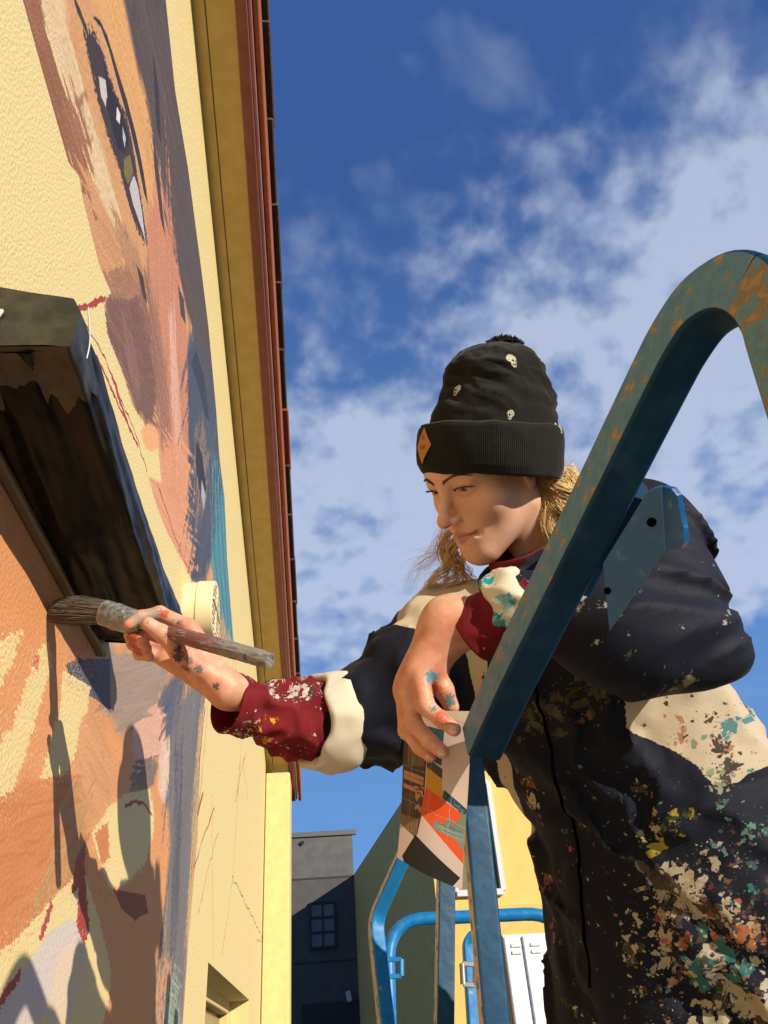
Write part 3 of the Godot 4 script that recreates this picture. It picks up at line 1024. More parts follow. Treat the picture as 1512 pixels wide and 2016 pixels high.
# ---------------------------------------------------------------- smooth bodies: a distance field of tapered capsules and ellipsoids, meshed as surface nets
class Field:
	var kind := PackedInt32Array()      # 0 capsule, 1 ellipsoid, 2 capsule cut away, 3 ellipsoid cut away
	var a := PackedVector3Array()
	var b := PackedVector3Array()       # capsule: end minus start; ellipsoid: radii
	var ra := PackedFloat32Array()
	var rb := PackedFloat32Array()
	var len2 := PackedFloat32Array()
	var kk := PackedFloat32Array()
	var turn: Array[Basis] = []
	var mid := PackedVector3Array()
	var reach := PackedFloat32Array()
	var extra = null                    # an added displacement of the surface

	func capsule(p: Vector3, q: Vector3, r0: float, r1: float, k := 0.01, cut := false):
		kind.append(2 if cut else 0)
		a.append(p)
		b.append(q - p)
		ra.append(r0)
		rb.append(r1)
		len2.append(maxf((q - p).length_squared(), 1e-12))
		kk.append(k)
		turn.append(Basis())
		mid.append((p + q) * 0.5)
		reach.append((q - p).length() * 0.5 + maxf(r0, r1))

	func ellipsoid(p: Vector3, r: Vector3, k := 0.01, cut := false, rot := Basis()):
		kind.append(3 if cut else 1)
		a.append(p)
		b.append(r)
		ra.append(minf(r.x, minf(r.y, r.z)))
		rb.append(0.0)
		len2.append(1.0)
		kk.append(k)
		turn.append(rot.transposed())
		mid.append(p)
		reach.append(maxf(r.x, maxf(r.y, r.z)))

	func chain(points: Array, radii: Array, k := 0.004):
		for i in points.size() - 1:
			capsule(points[i], points[i + 1], radii[i], radii[i + 1], k)

	func at(p: Vector3) -> float:
		var d := 1e3
		for i in kind.size():
			var k := kk[i]
			var far := p.distance_to(mid[i]) - reach[i]
			var t := kind[i]
			if t < 2:
				if far > d + k:
					continue
			elif -far < d - k - 0.02 and far > 0.03:
				continue
			var e: float
			if t == 0 or t == 2:
				var pa := p - a[i]
				var h := clampf(pa.dot(b[i]) / len2[i], 0.0, 1.0)
				e = (pa - b[i] * h).length() - ra[i] - (rb[i] - ra[i]) * h
			else:
				var q := (turn[i] * (p - a[i])) / b[i]
				var k0 := q.length()
				var k1 := (q / b[i]).length()
				e = k0 * (k0 - 1.0) / maxf(k1, 1e-6) if k0 > 1e-6 else -ra[i]
			if t < 2:
				var h := maxf(k - absf(d - e), 0.0) / k
				d = minf(d, e) - h * h * k * 0.25
			else:
				e = -e
				var h := maxf(k - absf(d - e), 0.0) / k
				d = maxf(d, e) + h * h * k * 0.25
		if extra != null:
			d += (extra as Callable).call(p)
		return d

	func bounds() -> AABB:
		var bb := AABB(mid[0], Vector3.ZERO)
		for i in kind.size():
			if kind[i] < 2:
				bb = bb.expand(mid[i] + Vector3.ONE * reach[i]).expand(mid[i] - Vector3.ONE * reach[i])
		return bb

	# adds the surface to m; place maps the field's axes to the thing's, tint and lay give colour and uv from field positions
	func mesh(m: MB, h: float, box: AABB, place := Transform3D(), tint = null, lay = null, slack := 0.0):
		var n := Vector3i(box.size / h) / 4 + Vector3i.ONE
		var nx := n.x * 4 + 1
		var ny := n.y * 4 + 1
		var nz := n.z * 4 + 1
		var g := PackedFloat32Array()
		g.resize(nx * ny * nz)
		g.fill(1e9)
		var o := box.position
		var blocks := []
		var lim := h * 4.0 * 0.9 + slack
		for bz in n.z:
			for by in n.y:
				for bx in n.x:
					var c := o + Vector3(bx * 4 + 2, by * 4 + 2, bz * 4 + 2) * h
					if absf(at(c)) < lim:
						blocks.append(Vector3i(bx, by, bz) * 4)
		for q in blocks:
			for z in range(q.z, q.z + 5):
				for y in range(q.y, q.y + 5):
					var base: int = (z * ny + y) * nx
					for x in range(q.x, q.x + 5):
						if g[base + x] > 1e8:
							g[base + x] = at(o + Vector3(x, y, z) * h)
		var id := PackedInt32Array()
		id.resize(nx * ny * nz)
		id.fill(-1)
		var first := m.v.size()
		var sy := nx
		var sz := nx * ny
		var off := [0, 1, sy, sy + 1, sz, sz + 1, sz + sy, sz + sy + 1]
		var at8 := [Vector3(0, 0, 0), Vector3(1, 0, 0), Vector3(0, 1, 0), Vector3(1, 1, 0), Vector3(0, 0, 1), Vector3(1, 0, 1), Vector3(0, 1, 1), Vector3(1, 1, 1)]
		var edges := [[0, 1], [2, 3], [4, 5], [6, 7], [0, 2], [1, 3], [4, 6], [5, 7], [0, 4], [1, 5], [2, 6], [3, 7]]
		var pts := PackedVector3Array()
		var val := PackedFloat32Array()
		val.resize(8)
		for q in blocks:
			for z in range(q.z, q.z + 4):
				for y in range(q.y, q.y + 4):
					for x in range(q.x, q.x + 4):
						var i: int = z * sz + y * sy + x
						var neg := 0
						for c in 8:
							val[c] = g[i + off[c]]
							if val[c] < 0.0:
								neg += 1
						if neg == 0 or neg == 8:
							continue
						var s := Vector3.ZERO
						var cnt := 0
						for e in edges:
							var va := val[e[0]]
							var vb := val[e[1]]
							if (va < 0.0) != (vb < 0.0):
								s += (at8[e[0]] as Vector3).lerp(at8[e[1]], va / (va - vb))
								cnt += 1
						id[i] = pts.size()
						pts.append(o + (Vector3(x, y, z) + s / cnt) * h)
		var acc := PackedVector3Array()
		acc.resize(pts.size())
		var idx := PackedInt32Array()
		for q in blocks:
			for z in range(q.z, q.z + 4):
				for y in range(q.y, q.y + 4):
					for x in range(q.x, q.x + 4):
						var i: int = z * sz + y * sy + x
						if id[i] < 0:
							continue
						for ax in 3:
							var d1: int = [sy, sz, 1][ax]
							var d2: int = [sz, 1, sy][ax]
							var st: int = [1, sy, sz][ax]
							if i - d1 - d2 < 0 or id[i - d1] < 0 or id[i - d2] < 0 or id[i - d1 - d2] < 0:
								continue
							var v0 := g[i] < 0.0
							if v0 == (g[i + st] < 0.0):
								continue
							var p0 := id[i]
							var p1 := id[i - d1]
							var p2 := id[i - d1 - d2]
							var p3 := id[i - d2]
							if v0:
								idx.append_array(PackedInt32Array([p0, p2, p1, p0, p3, p2]))
							else:
								idx.append_array(PackedInt32Array([p0, p1, p2, p0, p2, p3]))
		for t in range(0, idx.size(), 3):
			var fn := (pts[idx[t + 2]] - pts[idx[t]]).cross(pts[idx[t + 1]] - pts[idx[t]])
			acc[idx[t]] += fn
			acc[idx[t + 1]] += fn
			acc[idx[t + 2]] += fn
		for i in pts.size():
			m.v.append(place * pts[i])
			var nn := acc[i].normalized()
			m.n.append((place.basis * nn).normalized())
			m.c.append((tint as Callable).call(pts[i], nn) if tint != null else Color.WHITE)
			m.uv.append((lay as Callable).call(pts[i]) if lay != null else Vector2(pts[i].x, pts[i].y))
		for t in idx.size():
			m.ix.append(first + idx[t])

# ---------------------------------------------------------------- the painter
var head_place := Transform3D(Basis(Vector3(0.5234, -0.4647, 0.7142), Vector3(-0.3619, 0.6376, 0.6801), Vector3(-0.7714, -0.6144, 0.1656)), Vector3(0.2519, 4.7249, -0.8987))
var freckle: FastNoiseLite
var blotch: FastNoiseLite

func head_field() -> Field:
	var f := Field.new()
	f.ellipsoid(Vector3(0, 0.022, -0.014), Vector3(0.068, 0.074, 0.086), 0.01)
	f.ellipsoid(Vector3(0, -0.030, 0.030), Vector3(0.057, 0.080, 0.055), 0.03)
	f.ellipsoid(Vector3(0, 0.034, 0.036), Vector3(0.057, 0.038, 0.050), 0.03)
	for s in [-1.0, 1.0]:
		f.capsule(Vector3(s * 0.047, -0.058, -0.008), Vector3(s * 0.012, -0.102, 0.060), 0.021, 0.018, 0.035)
		f.ellipsoid(Vector3(s * 0.041, -0.030, 0.048), Vector3(0.024, 0.022, 0.024), 0.03)
		f.capsule(Vector3(s * 0.010, 0.017, 0.080), Vector3(s * 0.044, 0.019, 0.063), 0.0085, 0.008, 0.02)
	f.ellipsoid(Vector3(0, -0.102, 0.069), Vector3(0.017, 0.016, 0.0165), 0.022)
	f.ellipsoid(Vector3(0, -0.066, 0.070), Vector3(0.029, 0.024, 0.021), 0.02)
	for s in [-1.0, 1.0]:
		f.ellipsoid(Vector3(s * 0.0315, -0.001, 0.092), Vector3(0.0175, 0.0105, 0.0155), 0.010, true)
	# nose
	f.capsule(Vector3(0, 0.010, 0.081), Vector3(0, -0.033, 0.108), 0.0075, 0.0082, 0.013)
	f.ellipsoid(Vector3(0, -0.0385, 0.1095), Vector3(0.0100, 0.0090, 0.0105), 0.008)
	for s in [-1.0, 1.0]:
		f.ellipsoid(Vector3(s * 0.0112, -0.0415, 0.0965), Vector3(0.0062, 0.0062, 0.0092), 0.005)
	for s in [-1.0, 1.0]:
		f.ellipsoid(Vector3(s * 0.0062, -0.0495, 0.1010), Vector3(0.0036, 0.0045, 0.0062), 0.002, true)
	# lips
	f.capsule(Vector3(0, -0.0642, 0.0905), Vector3(0.0215, -0.0690, 0.0790), 0.0052, 0.0020, 0.005)
	f.capsule(Vector3(0, -0.0642, 0.0905), Vector3(-0.0215, -0.0690, 0.0790), 0.0052, 0.0020, 0.005)
	f.capsule(Vector3(0, -0.0745, 0.0890), Vector3(0.0195, -0.0705, 0.0790), 0.0060, 0.0022, 0.005)
	f.capsule(Vector3(0, -0.0745, 0.0890), Vector3(-0.0195, -0.0705, 0.0790), 0.0060, 0.0022, 0.005)
	for s in [-1.0, 1.0]:
		f.capsule(Vector3(0, -0.0692, 0.0985), Vector3(s * 0.0245, -0.0695, 0.0830), 0.0018, 0.0018, 0.003, true)
		f.ellipsoid(Vector3(s * 0.0255, -0.0695, 0.0785), Vector3(0.0028, 0.0028, 0.0028), 0.008, true)
		# lids
		var e := [Vector3(s * 0.0165, -0.0025, 0.0805), Vector3(s * 0.0235, 0.0043, 0.0824), Vector3(s * 0.0325, 0.0062, 0.0810), Vector3(s * 0.0405, 0.0044, 0.0763), Vector3(s * 0.0470, 0.0000, 0.0700)]
		f.chain(e, [0.0022, 0.0030, 0.0034, 0.0028, 0.0014], 0.004)
		f.capsule(Vector3(s * 0.022, 0.0088, 0.0800), Vector3(s * 0.043, 0.0090, 0.0740), 0.0048, 0.0046, 0.008)
		e = [Vector3(s * 0.0165, -0.0030, 0.0800), Vector3(s * 0.0240, -0.0068, 0.0802), Vector3(s * 0.0325, -0.0078, 0.0782), Vector3(s * 0.0410, -0.0056, 0.0740), Vector3(s * 0.0470, -0.0005, 0.0695)]
		f.chain(e, [0.0020, 0.0022, 0.0022, 0.0018, 0.0012], 0.006)
		# ears
		f.ellipsoid(Vector3(s * 0.070, -0.012, -0.014), Vector3(0.007, 0.030, 0.018), 0.006, false, Basis(Vector3.UP, s * 0.35))
		f.ellipsoid(Vector3(s * 0.077, -0.008, -0.010), Vector3(0.004, 0.018, 0.009), 0.004, true)
	return f

func skin_tone(p: Vector3, n: Vector3) -> Color:   # base colour over the head, in the head's own axes
	var c := Color(0.70, 0.405, 0.285)
	var red := Color(0.68, 0.31, 0.215)
	c = c.lerp(red, 0.5 * exp(-((p - Vector3(0.0, -0.037, 0.107)).length_squared()) / 0.00030))
	for s in [-1.0, 1.0]:
		c = c.lerp(red, 0.30 * exp(-((p - Vector3(s * 0.042, -0.035, 0.062)).length_squared()) / 0.0007))
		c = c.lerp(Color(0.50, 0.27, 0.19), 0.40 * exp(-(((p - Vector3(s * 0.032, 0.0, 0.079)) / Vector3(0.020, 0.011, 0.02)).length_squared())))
	c = c.lerp(red, 0.22 * smoothstep(-0.085, -0.11, p.y) * smoothstep(0.03, 0.07, p.z))
	# lips
	var up := 0.0645 + absf(p.x) * 0.20 - 0.002 * exp(-p.x * p.x / 0.00002) + 0.0048 * (1.0 - absf(p.x) / 0.0235)
	var mouth := smoothstep(0.0245, 0.0195, absf(p.x)) * smoothstep(-0.0585 - 0.30 * absf(p.x), -0.0605 - 0.30 * absf(p.x), p.y) * smoothstep(-0.0825 + 0.42 * absf(p.x), -0.0800 + 0.42 * absf(p.x), p.y) * smoothstep(0.074, 0.078, p.z)
	c = c.lerp(Color(0.50, 0.175, 0.135), 0.75 * mouth)
	if p.z > 0.07 and absf(p.y + 0.0693) < 0.0013 and absf(p.x) < 0.024:
		c = c.lerp(Color(0.20, 0.05, 0.04), 0.6)
	if p.y < -0.043 and p.y > -0.051 and absf(absf(p.x) - 0.0062) < 0.0036 and p.z > 0.09:
		c = c.lerp(Color(0.10, 0.03, 0.02), 0.75)
	var m := blotch.get_noise_3dv(p * 55.0) * 0.05 + blotch.get_noise_3dv(p * 160.0) * 0.03
	c = c.lightened(m) if m > 0.0 else c.darkened(-m)
	var fr := freckle.get_noise_3dv(p * 330.0)
	if fr > 0.42 and p.z > 0.03:
		c = c.lerp(Color(0.42, 0.20, 0.12), 0.22 * minf((fr - 0.42) * 6.0, 1.0))
	return c

var stains := []   # [centre, radius, colour] of dried paint on the hands

func hand_tone(p: Vector3, n: Vector3) -> Color:
	var c := Color(0.57, 0.295, 0.19)
	var m := blotch.get_noise_3dv(p * 60.0) * 0.16
	c = c.lerp(Color(0.55, 0.19, 0.12), clampf(0.25 + blotch.get_noise_3dv(p * 28.0 + Vector3(5, 2, 1)) * 0.9, 0.0, 0.7))
	c = c.lightened(m) if m > 0.0 else c.darkened(-m)
	for s in stains:
		var d: float = (p - s[0]).length() / s[1]
		if d < 1.6:
			var w := d + blotch.get_noise_3dv(p * 240.0) * 0.55 + freckle.get_noise_3dv(p * 420.0) * 0.25
			c = c.lerp(s[2], (1.0 - smoothstep(0.72, 0.95, w)) * 0.9)
	return c

func creases(joints: Array) -> Callable:   # wrinkles across the knuckles: [where, a point further along the bone, how far they spread]
	return func(p: Vector3) -> float:
		var e := 0.0
		for j in joints:
			var d: Vector3 = p - j[0]
			var l := d.length()
			if l < 0.022:
				var al := d.dot(((j[1] as Vector3) - j[0]).normalized())
				e += 0.0006 * cos(al * TAU / 0.0042) * exp(-al * al / (j[2] * j[2])) * smoothstep(0.022, 0.014, l)
		return e

func person():
	freckle = noise(51, 1.0, 2)
	blotch = noise(52, 1.0, 3)
	var t := thing("person", "painter in paint-splattered navy coverall and black bobble beanie leaning over the blue rail", "person")
	body(t)
	eyes(t)
	hair(t)
	beanie(t)
	coverall(t)
	sleeves(t)

func body(t: Node3D):
	var skin := mat(Color.WHITE, 0.48)
	skin.vertex_color_use_as_albedo = true
	skin.subsurf_scatter_enabled = true
	skin.subsurf_scatter_strength = 0.14
	skin.metallic_specular = 0.42
	skin.heightmap_enabled = true
	skin.heightmap_texture = noise_texture(noise(57, 0.05, 3, FastNoiseLite.TYPE_CELLULAR), 512)
	skin.heightmap_scale = 0.010
	planar(skin, 22.0)
	var m := MB.new()
	var f := head_field()
	f.capsule(Vector3(0, -0.060, -0.022), Vector3(0.012, -0.175, -0.075), 0.049, 0.055, 0.028)
	f.capsule(Vector3(0.022, -0.075, -0.012), Vector3(0.012, -0.165, 0.000), 0.014, 0.011, 0.03)
	f.mesh(m, 0.0021, AABB(Vector3(-0.085, -0.205, -0.135), Vector3(0.170, 0.330, 0.255)), head_place, skin_tone)
	# right hand, closed round the brush handle
	stains = [
		[Vector3(-0.1786, 4.4469, -0.9054), 0.006, Color(0.03, 0.025, 0.03)], [Vector3(-0.1806, 4.4411, -0.9136), 0.009, Color(0.035, 0.03, 0.035)], [Vector3(-0.1742, 4.4272, -0.9291), 0.009, Color(0.08, 0.055, 0.045)],
		[Vector3(-0.2171, 4.4743, -0.8811), 0.003, Color(0.04, 0.04, 0.05)], [Vector3(-0.1348, 4.4108, -0.943), 0.006, Color(0.06, 0.05, 0.045)], [Vector3(-0.2175, 4.4988, -0.9105), 0.016, Color(0.34, 0.27, 0.22)], [Vector3(-0.2361, 4.4968, -0.9139), 0.010, Color(0.36, 0.30, 0.24)],
		[Vector3(-0.1847, 4.4875, -0.9139), 0.008, Color(0.05, 0.055, 0.08)], [Vector3(-0.2034, 4.502, -0.9092), 0.010, Color(0.40, 0.06, 0.03)], [Vector3(-0.2458, 4.4963, -0.9178), 0.008, Color(0.42, 0.08, 0.04)], [Vector3(-0.2437, 4.4789, -0.93), 0.014, Color(0.36, 0.07, 0.045)],
		[Vector3(-0.1913, 4.46, -0.8911), 0.005, Color(0.10, 0.08, 0.08)], [Vector3(-0.1549, 4.4279, -0.9265), 0.007, Color(0.10, 0.12, 0.13)], [Vector3(-0.1921, 4.4903, -0.9102), 0.009, Color(0.30, 0.22, 0.19)], [Vector3(-0.145, 4.4131, -0.9362), 0.006, Color(0.10, 0.08, 0.07)], [Vector3(-0.1675, 4.4382, -0.9204), 0.006, Color(0.20, 0.15, 0.13)],
		[Vector3(-0.2374, 4.4645, -0.9398), 0.010, Color(0.30, 0.06, 0.04)], [Vector3(-0.1878, 4.4397, -0.9401), 0.008, Color(0.07, 0.06, 0.06)], [Vector3(-0.2071, 4.4614, -0.9388), 0.007, Color(0.06, 0.05, 0.06)],
	]
	var wr := Vector3(-0.1206, 4.4165, -0.9708)
	var rh := Field.new()
	rh.capsule(wr, Vector3(-0.1717, 4.4887, -0.9315), 0.0150, 0.0125, 0.014)
	rh.capsule(wr, Vector3(-0.1884, 4.4879, -0.9462), 0.0150, 0.0120, 0.014)
	rh.capsule(wr, Vector3(-0.1986, 4.4752, -0.9589), 0.0145, 0.0115, 0.014)
	rh.capsule(Vector3(-0.1292, 4.4143, -0.9782), Vector3(-0.2068, 4.4602, -0.9607), 0.0140, 0.0105, 0.014)
	rh.capsule(Vector3(-0.1277, 4.4188, -0.9624), Vector3(-0.1803, 4.451, -0.9225), 0.0145, 0.0135, 0.014)
	rh.chain([wr, Vector3(-0.0525, 4.4108, -1.042), Vector3(0.0406, 4.4125, -1.0966)], [0.0185, 0.0185, 0.020], 0.02)
	rh.chain([Vector3(-0.1799, 4.4501, -0.9206), Vector3(-0.2011, 4.4679, -0.9001), Vector3(-0.2175, 4.477, -0.8916)], [0.0122, 0.0103, 0.0088], 0.005)
	rh.chain([Vector3(-0.1717, 4.4898, -0.9307), Vector3(-0.2114, 4.5083, -0.9216), Vector3(-0.2339, 4.5012, -0.9167), Vector3(-0.2473, 4.4902, -0.9161)], [0.0108, 0.0092, 0.0082, 0.0072], 0.004)
	rh.chain([Vector3(-0.1888, 4.4889, -0.948), Vector3(-0.2371, 4.5, -0.9513), Vector3(-0.2489, 4.4865, -0.9387), Vector3(-0.2294, 4.4714, -0.9278)], [0.0105, 0.0092, 0.0084, 0.0076], 0.004)
	rh.chain([Vector3(-0.199, 4.4761, -0.9608), Vector3(-0.2439, 4.49, -0.958), Vector3(-0.2465, 4.4765, -0.9457), Vector3(-0.2264, 4.4645, -0.9361)], [0.0102, 0.0088, 0.0080, 0.0073], 0.004)
	rh.chain([Vector3(-0.2072, 4.4611, -0.9626), Vector3(-0.2374, 4.4747, -0.9609), Vector3(-0.2388, 4.4652, -0.9531), Vector3(-0.2235, 4.4575, -0.9459)], [0.0095, 0.0080, 0.0074, 0.0068], 0.004)
	var bb := rh.bounds()
	rh.extra = creases([[Vector3(-0.2011, 4.4679, -0.9001), Vector3(-0.2175, 4.477, -0.8916), 0.006], [Vector3(-0.2114, 4.5083, -0.9216), Vector3(-0.1717, 4.4898, -0.9307), 0.006], [Vector3(-0.2339, 4.5012, -0.9167), Vector3(-0.2114, 4.5083, -0.9216), 0.005], [Vector3(-0.176, 4.4462, -0.9217), Vector3(-0.2011, 4.4679, -0.9001), 0.008]])
	rh.mesh(m, 0.0018, bb.grow(0.006), Transform3D(), hand_tone)
	# left hand, hanging from the wrist over the sheet of paper
	stains = [
		[Vector3(0.1176, 4.3388, -0.7803), 0.011, Color(0.05, 0.22, 0.30)], [Vector3(0.1218, 4.33, -0.7862), 0.010, Color(0.50, 0.10, 0.035)], [Vector3(0.1307, 4.3257, -0.7908), 0.006, Color(0.45, 0.16, 0.09)], [Vector3(0.139, 4.319, -0.7923), 0.009, Color(0.03, 0.13, 0.15)],
		[Vector3(0.116, 4.3039, -0.7734), 0.005, Color(0.10, 0.17, 0.20)], [Vector3(0.1249, 4.2929, -0.773), 0.010, Color(0.46, 0.11, 0.06)], [Vector3(0.1196, 4.2706, -0.7946), 0.003, Color(0.05, 0.03, 0.03)],
	]
	var wl := Vector3(0.1443, 4.4025, -0.7736)
	var lh := Field.new()
	lh.capsule(wl, Vector3(0.1068, 4.3496, -0.7836), 0.0190, 0.0118, 0.02)
	lh.capsule(wl, Vector3(0.0951, 4.3447, -0.7957), 0.0185, 0.0115, 0.02)
	lh.capsule(wl, Vector3(0.0915, 4.3408, -0.8113), 0.0180, 0.0110, 0.02)
	lh.capsule(wl, Vector3(0.0966, 4.3388, -0.827), 0.0170, 0.0105, 0.02)
	lh.capsule(Vector3(0.1372, 4.3942, -0.7803), Vector3(0.1251, 4.3552, -0.7924), 0.0175, 0.0120, 0.02)
	lh.chain([wl, Vector3(0.2075, 4.3926, -0.7593), Vector3(0.4048, 4.3766, -0.76)], [0.0215, 0.025, 0.028], 0.03)
	lh.chain([Vector3(0.1251, 4.3552, -0.7924), Vector3(0.1338, 4.3339, -0.7994), Vector3(0.1409, 4.3161, -0.8053)], [0.0118, 0.0105, 0.0085], 0.005)
	lh.chain([Vector3(0.1068, 4.3496, -0.7836), Vector3(0.1099, 4.311, -0.7863), Vector3(0.124, 4.2942, -0.7821), Vector3(0.1366, 4.2825, -0.7818)], [0.0112, 0.0095, 0.0083, 0.0074], 0.004)
	lh.chain([Vector3(0.0951, 4.3447, -0.7957), Vector3(0.0977, 4.3006, -0.8075), Vector3(0.1121, 4.2785, -0.8021), Vector3(0.1244, 4.2654, -0.7991)], [0.0112, 0.0095, 0.0084, 0.0074], 0.004)
	lh.chain([Vector3(0.0915, 4.3408, -0.8113), Vector3(0.0917, 4.3005, -0.8279), Vector3(0.1045, 4.2799, -0.8241), Vector3(0.114, 4.2683, -0.8204)], [0.0106, 0.0090, 0.0080, 0.0070], 0.004)
	lh.chain([Vector3(0.0966, 4.3388, -0.827), Vector3(0.1028, 4.3075, -0.8515), Vector3(0.1143, 4.2912, -0.8497), Vector3(0.1215, 4.2806, -0.8466)], [0.0100, 0.0082, 0.0074, 0.0066], 0.004)
	bb = lh.bounds()
	lh.extra = creases([[Vector3(0.1099, 4.311, -0.7863), Vector3(0.124, 4.2942, -0.7821), 0.007], [Vector3(0.124, 4.2942, -0.7821), Vector3(0.1366, 4.2825, -0.7818), 0.005], [Vector3(0.0977, 4.3006, -0.8075), Vector3(0.1121, 4.2785, -0.8021), 0.007], [Vector3(0.1121, 4.2785, -0.8021), Vector3(0.1244, 4.2654, -0.7991), 0.005], [Vector3(0.0917, 4.3005, -0.8279), Vector3(0.1045, 4.2799, -0.8241), 0.006], [Vector3(0.1338, 4.3339, -0.7994), Vector3(0.1409, 4.3161, -0.8053), 0.006], [Vector3(0.1371, 4.3993, -0.7742), Vector3(0.1165, 4.3686, -0.7837), 0.006]])
	lh.mesh(m, 0.0018, bb.grow(0.006), Transform3D(), hand_tone)
	stains = []
	# trunk, upper arms and legs under the clothes
	var tr := Field.new()
	tr.capsule(Vector3(0.3546, 4.5739, -0.9904), Vector3(0.3681, 4.4302, -0.9999), 0.055, 0.085, 0.05)
	tr.capsule(Vector3(0.3681, 4.4302, -0.9999), Vector3(0.4239, 4.226, -1.0671), 0.090, 0.085, 0.06)
	tr.capsule(Vector3(0.4239, 4.226, -1.0671), Vector3(0.4872, 4.0486, -1.1389), 0.085, 0.10, 0.06)
	tr.chain([Vector3(0.2089, 4.5333, -1.066), Vector3(0.0406, 4.4125, -1.0966)], [0.042, 0.030], 0.04)
	tr.chain([Vector3(0.4259, 4.511, -0.8241), Vector3(0.4048, 4.3766, -0.76)], [0.036, 0.026], 0.04)
	tr.capsule(Vector3(0.2089, 4.5333, -1.066), Vector3(0.4259, 4.511, -0.8241), 0.045, 0.045, 0.05)
	var hip := Vector3(0.4355, 4.0521, -1.1418)
	for s in [-1.0, 1.0]:
		tr.chain([hip + Vector3(0.06 * s, -0.04, 0.04 * s), Vector3(hip.x + 0.08 * s, 3.62, hip.z + 0.08 * s), Vector3(hip.x + 0.09 * s, 3.24, hip.z + 0.04 * s)], [0.075, 0.055, 0.04], 0.05)
	tr.mesh(m, 0.016, tr.bounds().grow(0.03), Transform3D(), hand_tone)
	part("body", m, skin, t)
	# finger nails
	var nm := mat(lin(0.64, 0.40, 0.34), 0.25)
	for q in [[Vector3(-0.22, 4.4752, -0.8826), Vector3(-0.2121, 4.471, -0.886), Vector3(-0.2131, 4.4672, -0.8734), 0.0062], [Vector3(0.1301, 4.2815, -0.7739), Vector3(0.1377, 4.2764, -0.7756), Vector3(0.1319, 4.2742, -0.766), 0.0058], [Vector3(0.1185, 4.2646, -0.791), Vector3(0.1257, 4.2597, -0.7932), Vector3(0.12, 4.2557, -0.7806), 0.0056], [Vector3(0.1099, 4.2668, -0.8139), Vector3(0.1146, 4.2633, -0.8153), Vector3(0.1103, 4.2587, -0.8042), 0.0050]]:
		var nl := MB.new()
		var ax: Vector3 = (q[1] - q[0]).normalized()
		var up: Vector3 = (q[2] - (q[0] + q[1]) * 0.5)
		up = (up - ax * up.dot(ax)).normalized()
		var sd := ax.cross(up)
		var rows := []
		for i in 7:
			var u := lerpf(-0.5, 0.5, i / 6.0)
			var row := PackedVector3Array()
			for k in 7:
				var w := lerpf(-0.5, 0.5, k / 6.0)
				var wid: float = q[3] * (1.0 - 0.5 * pow(absf(u) * 2.0, 3.0))
				row.append((q[0] + q[1]) * 0.5 + ax * u * 0.0085 + sd * w * wid * 1.5 - up * (w * w * 4.0 * 0.0022) )
			rows.append(row)
		nl.sheet(rows, false, null, null, 1.0)
		part("fingernail", nl, nm, t)

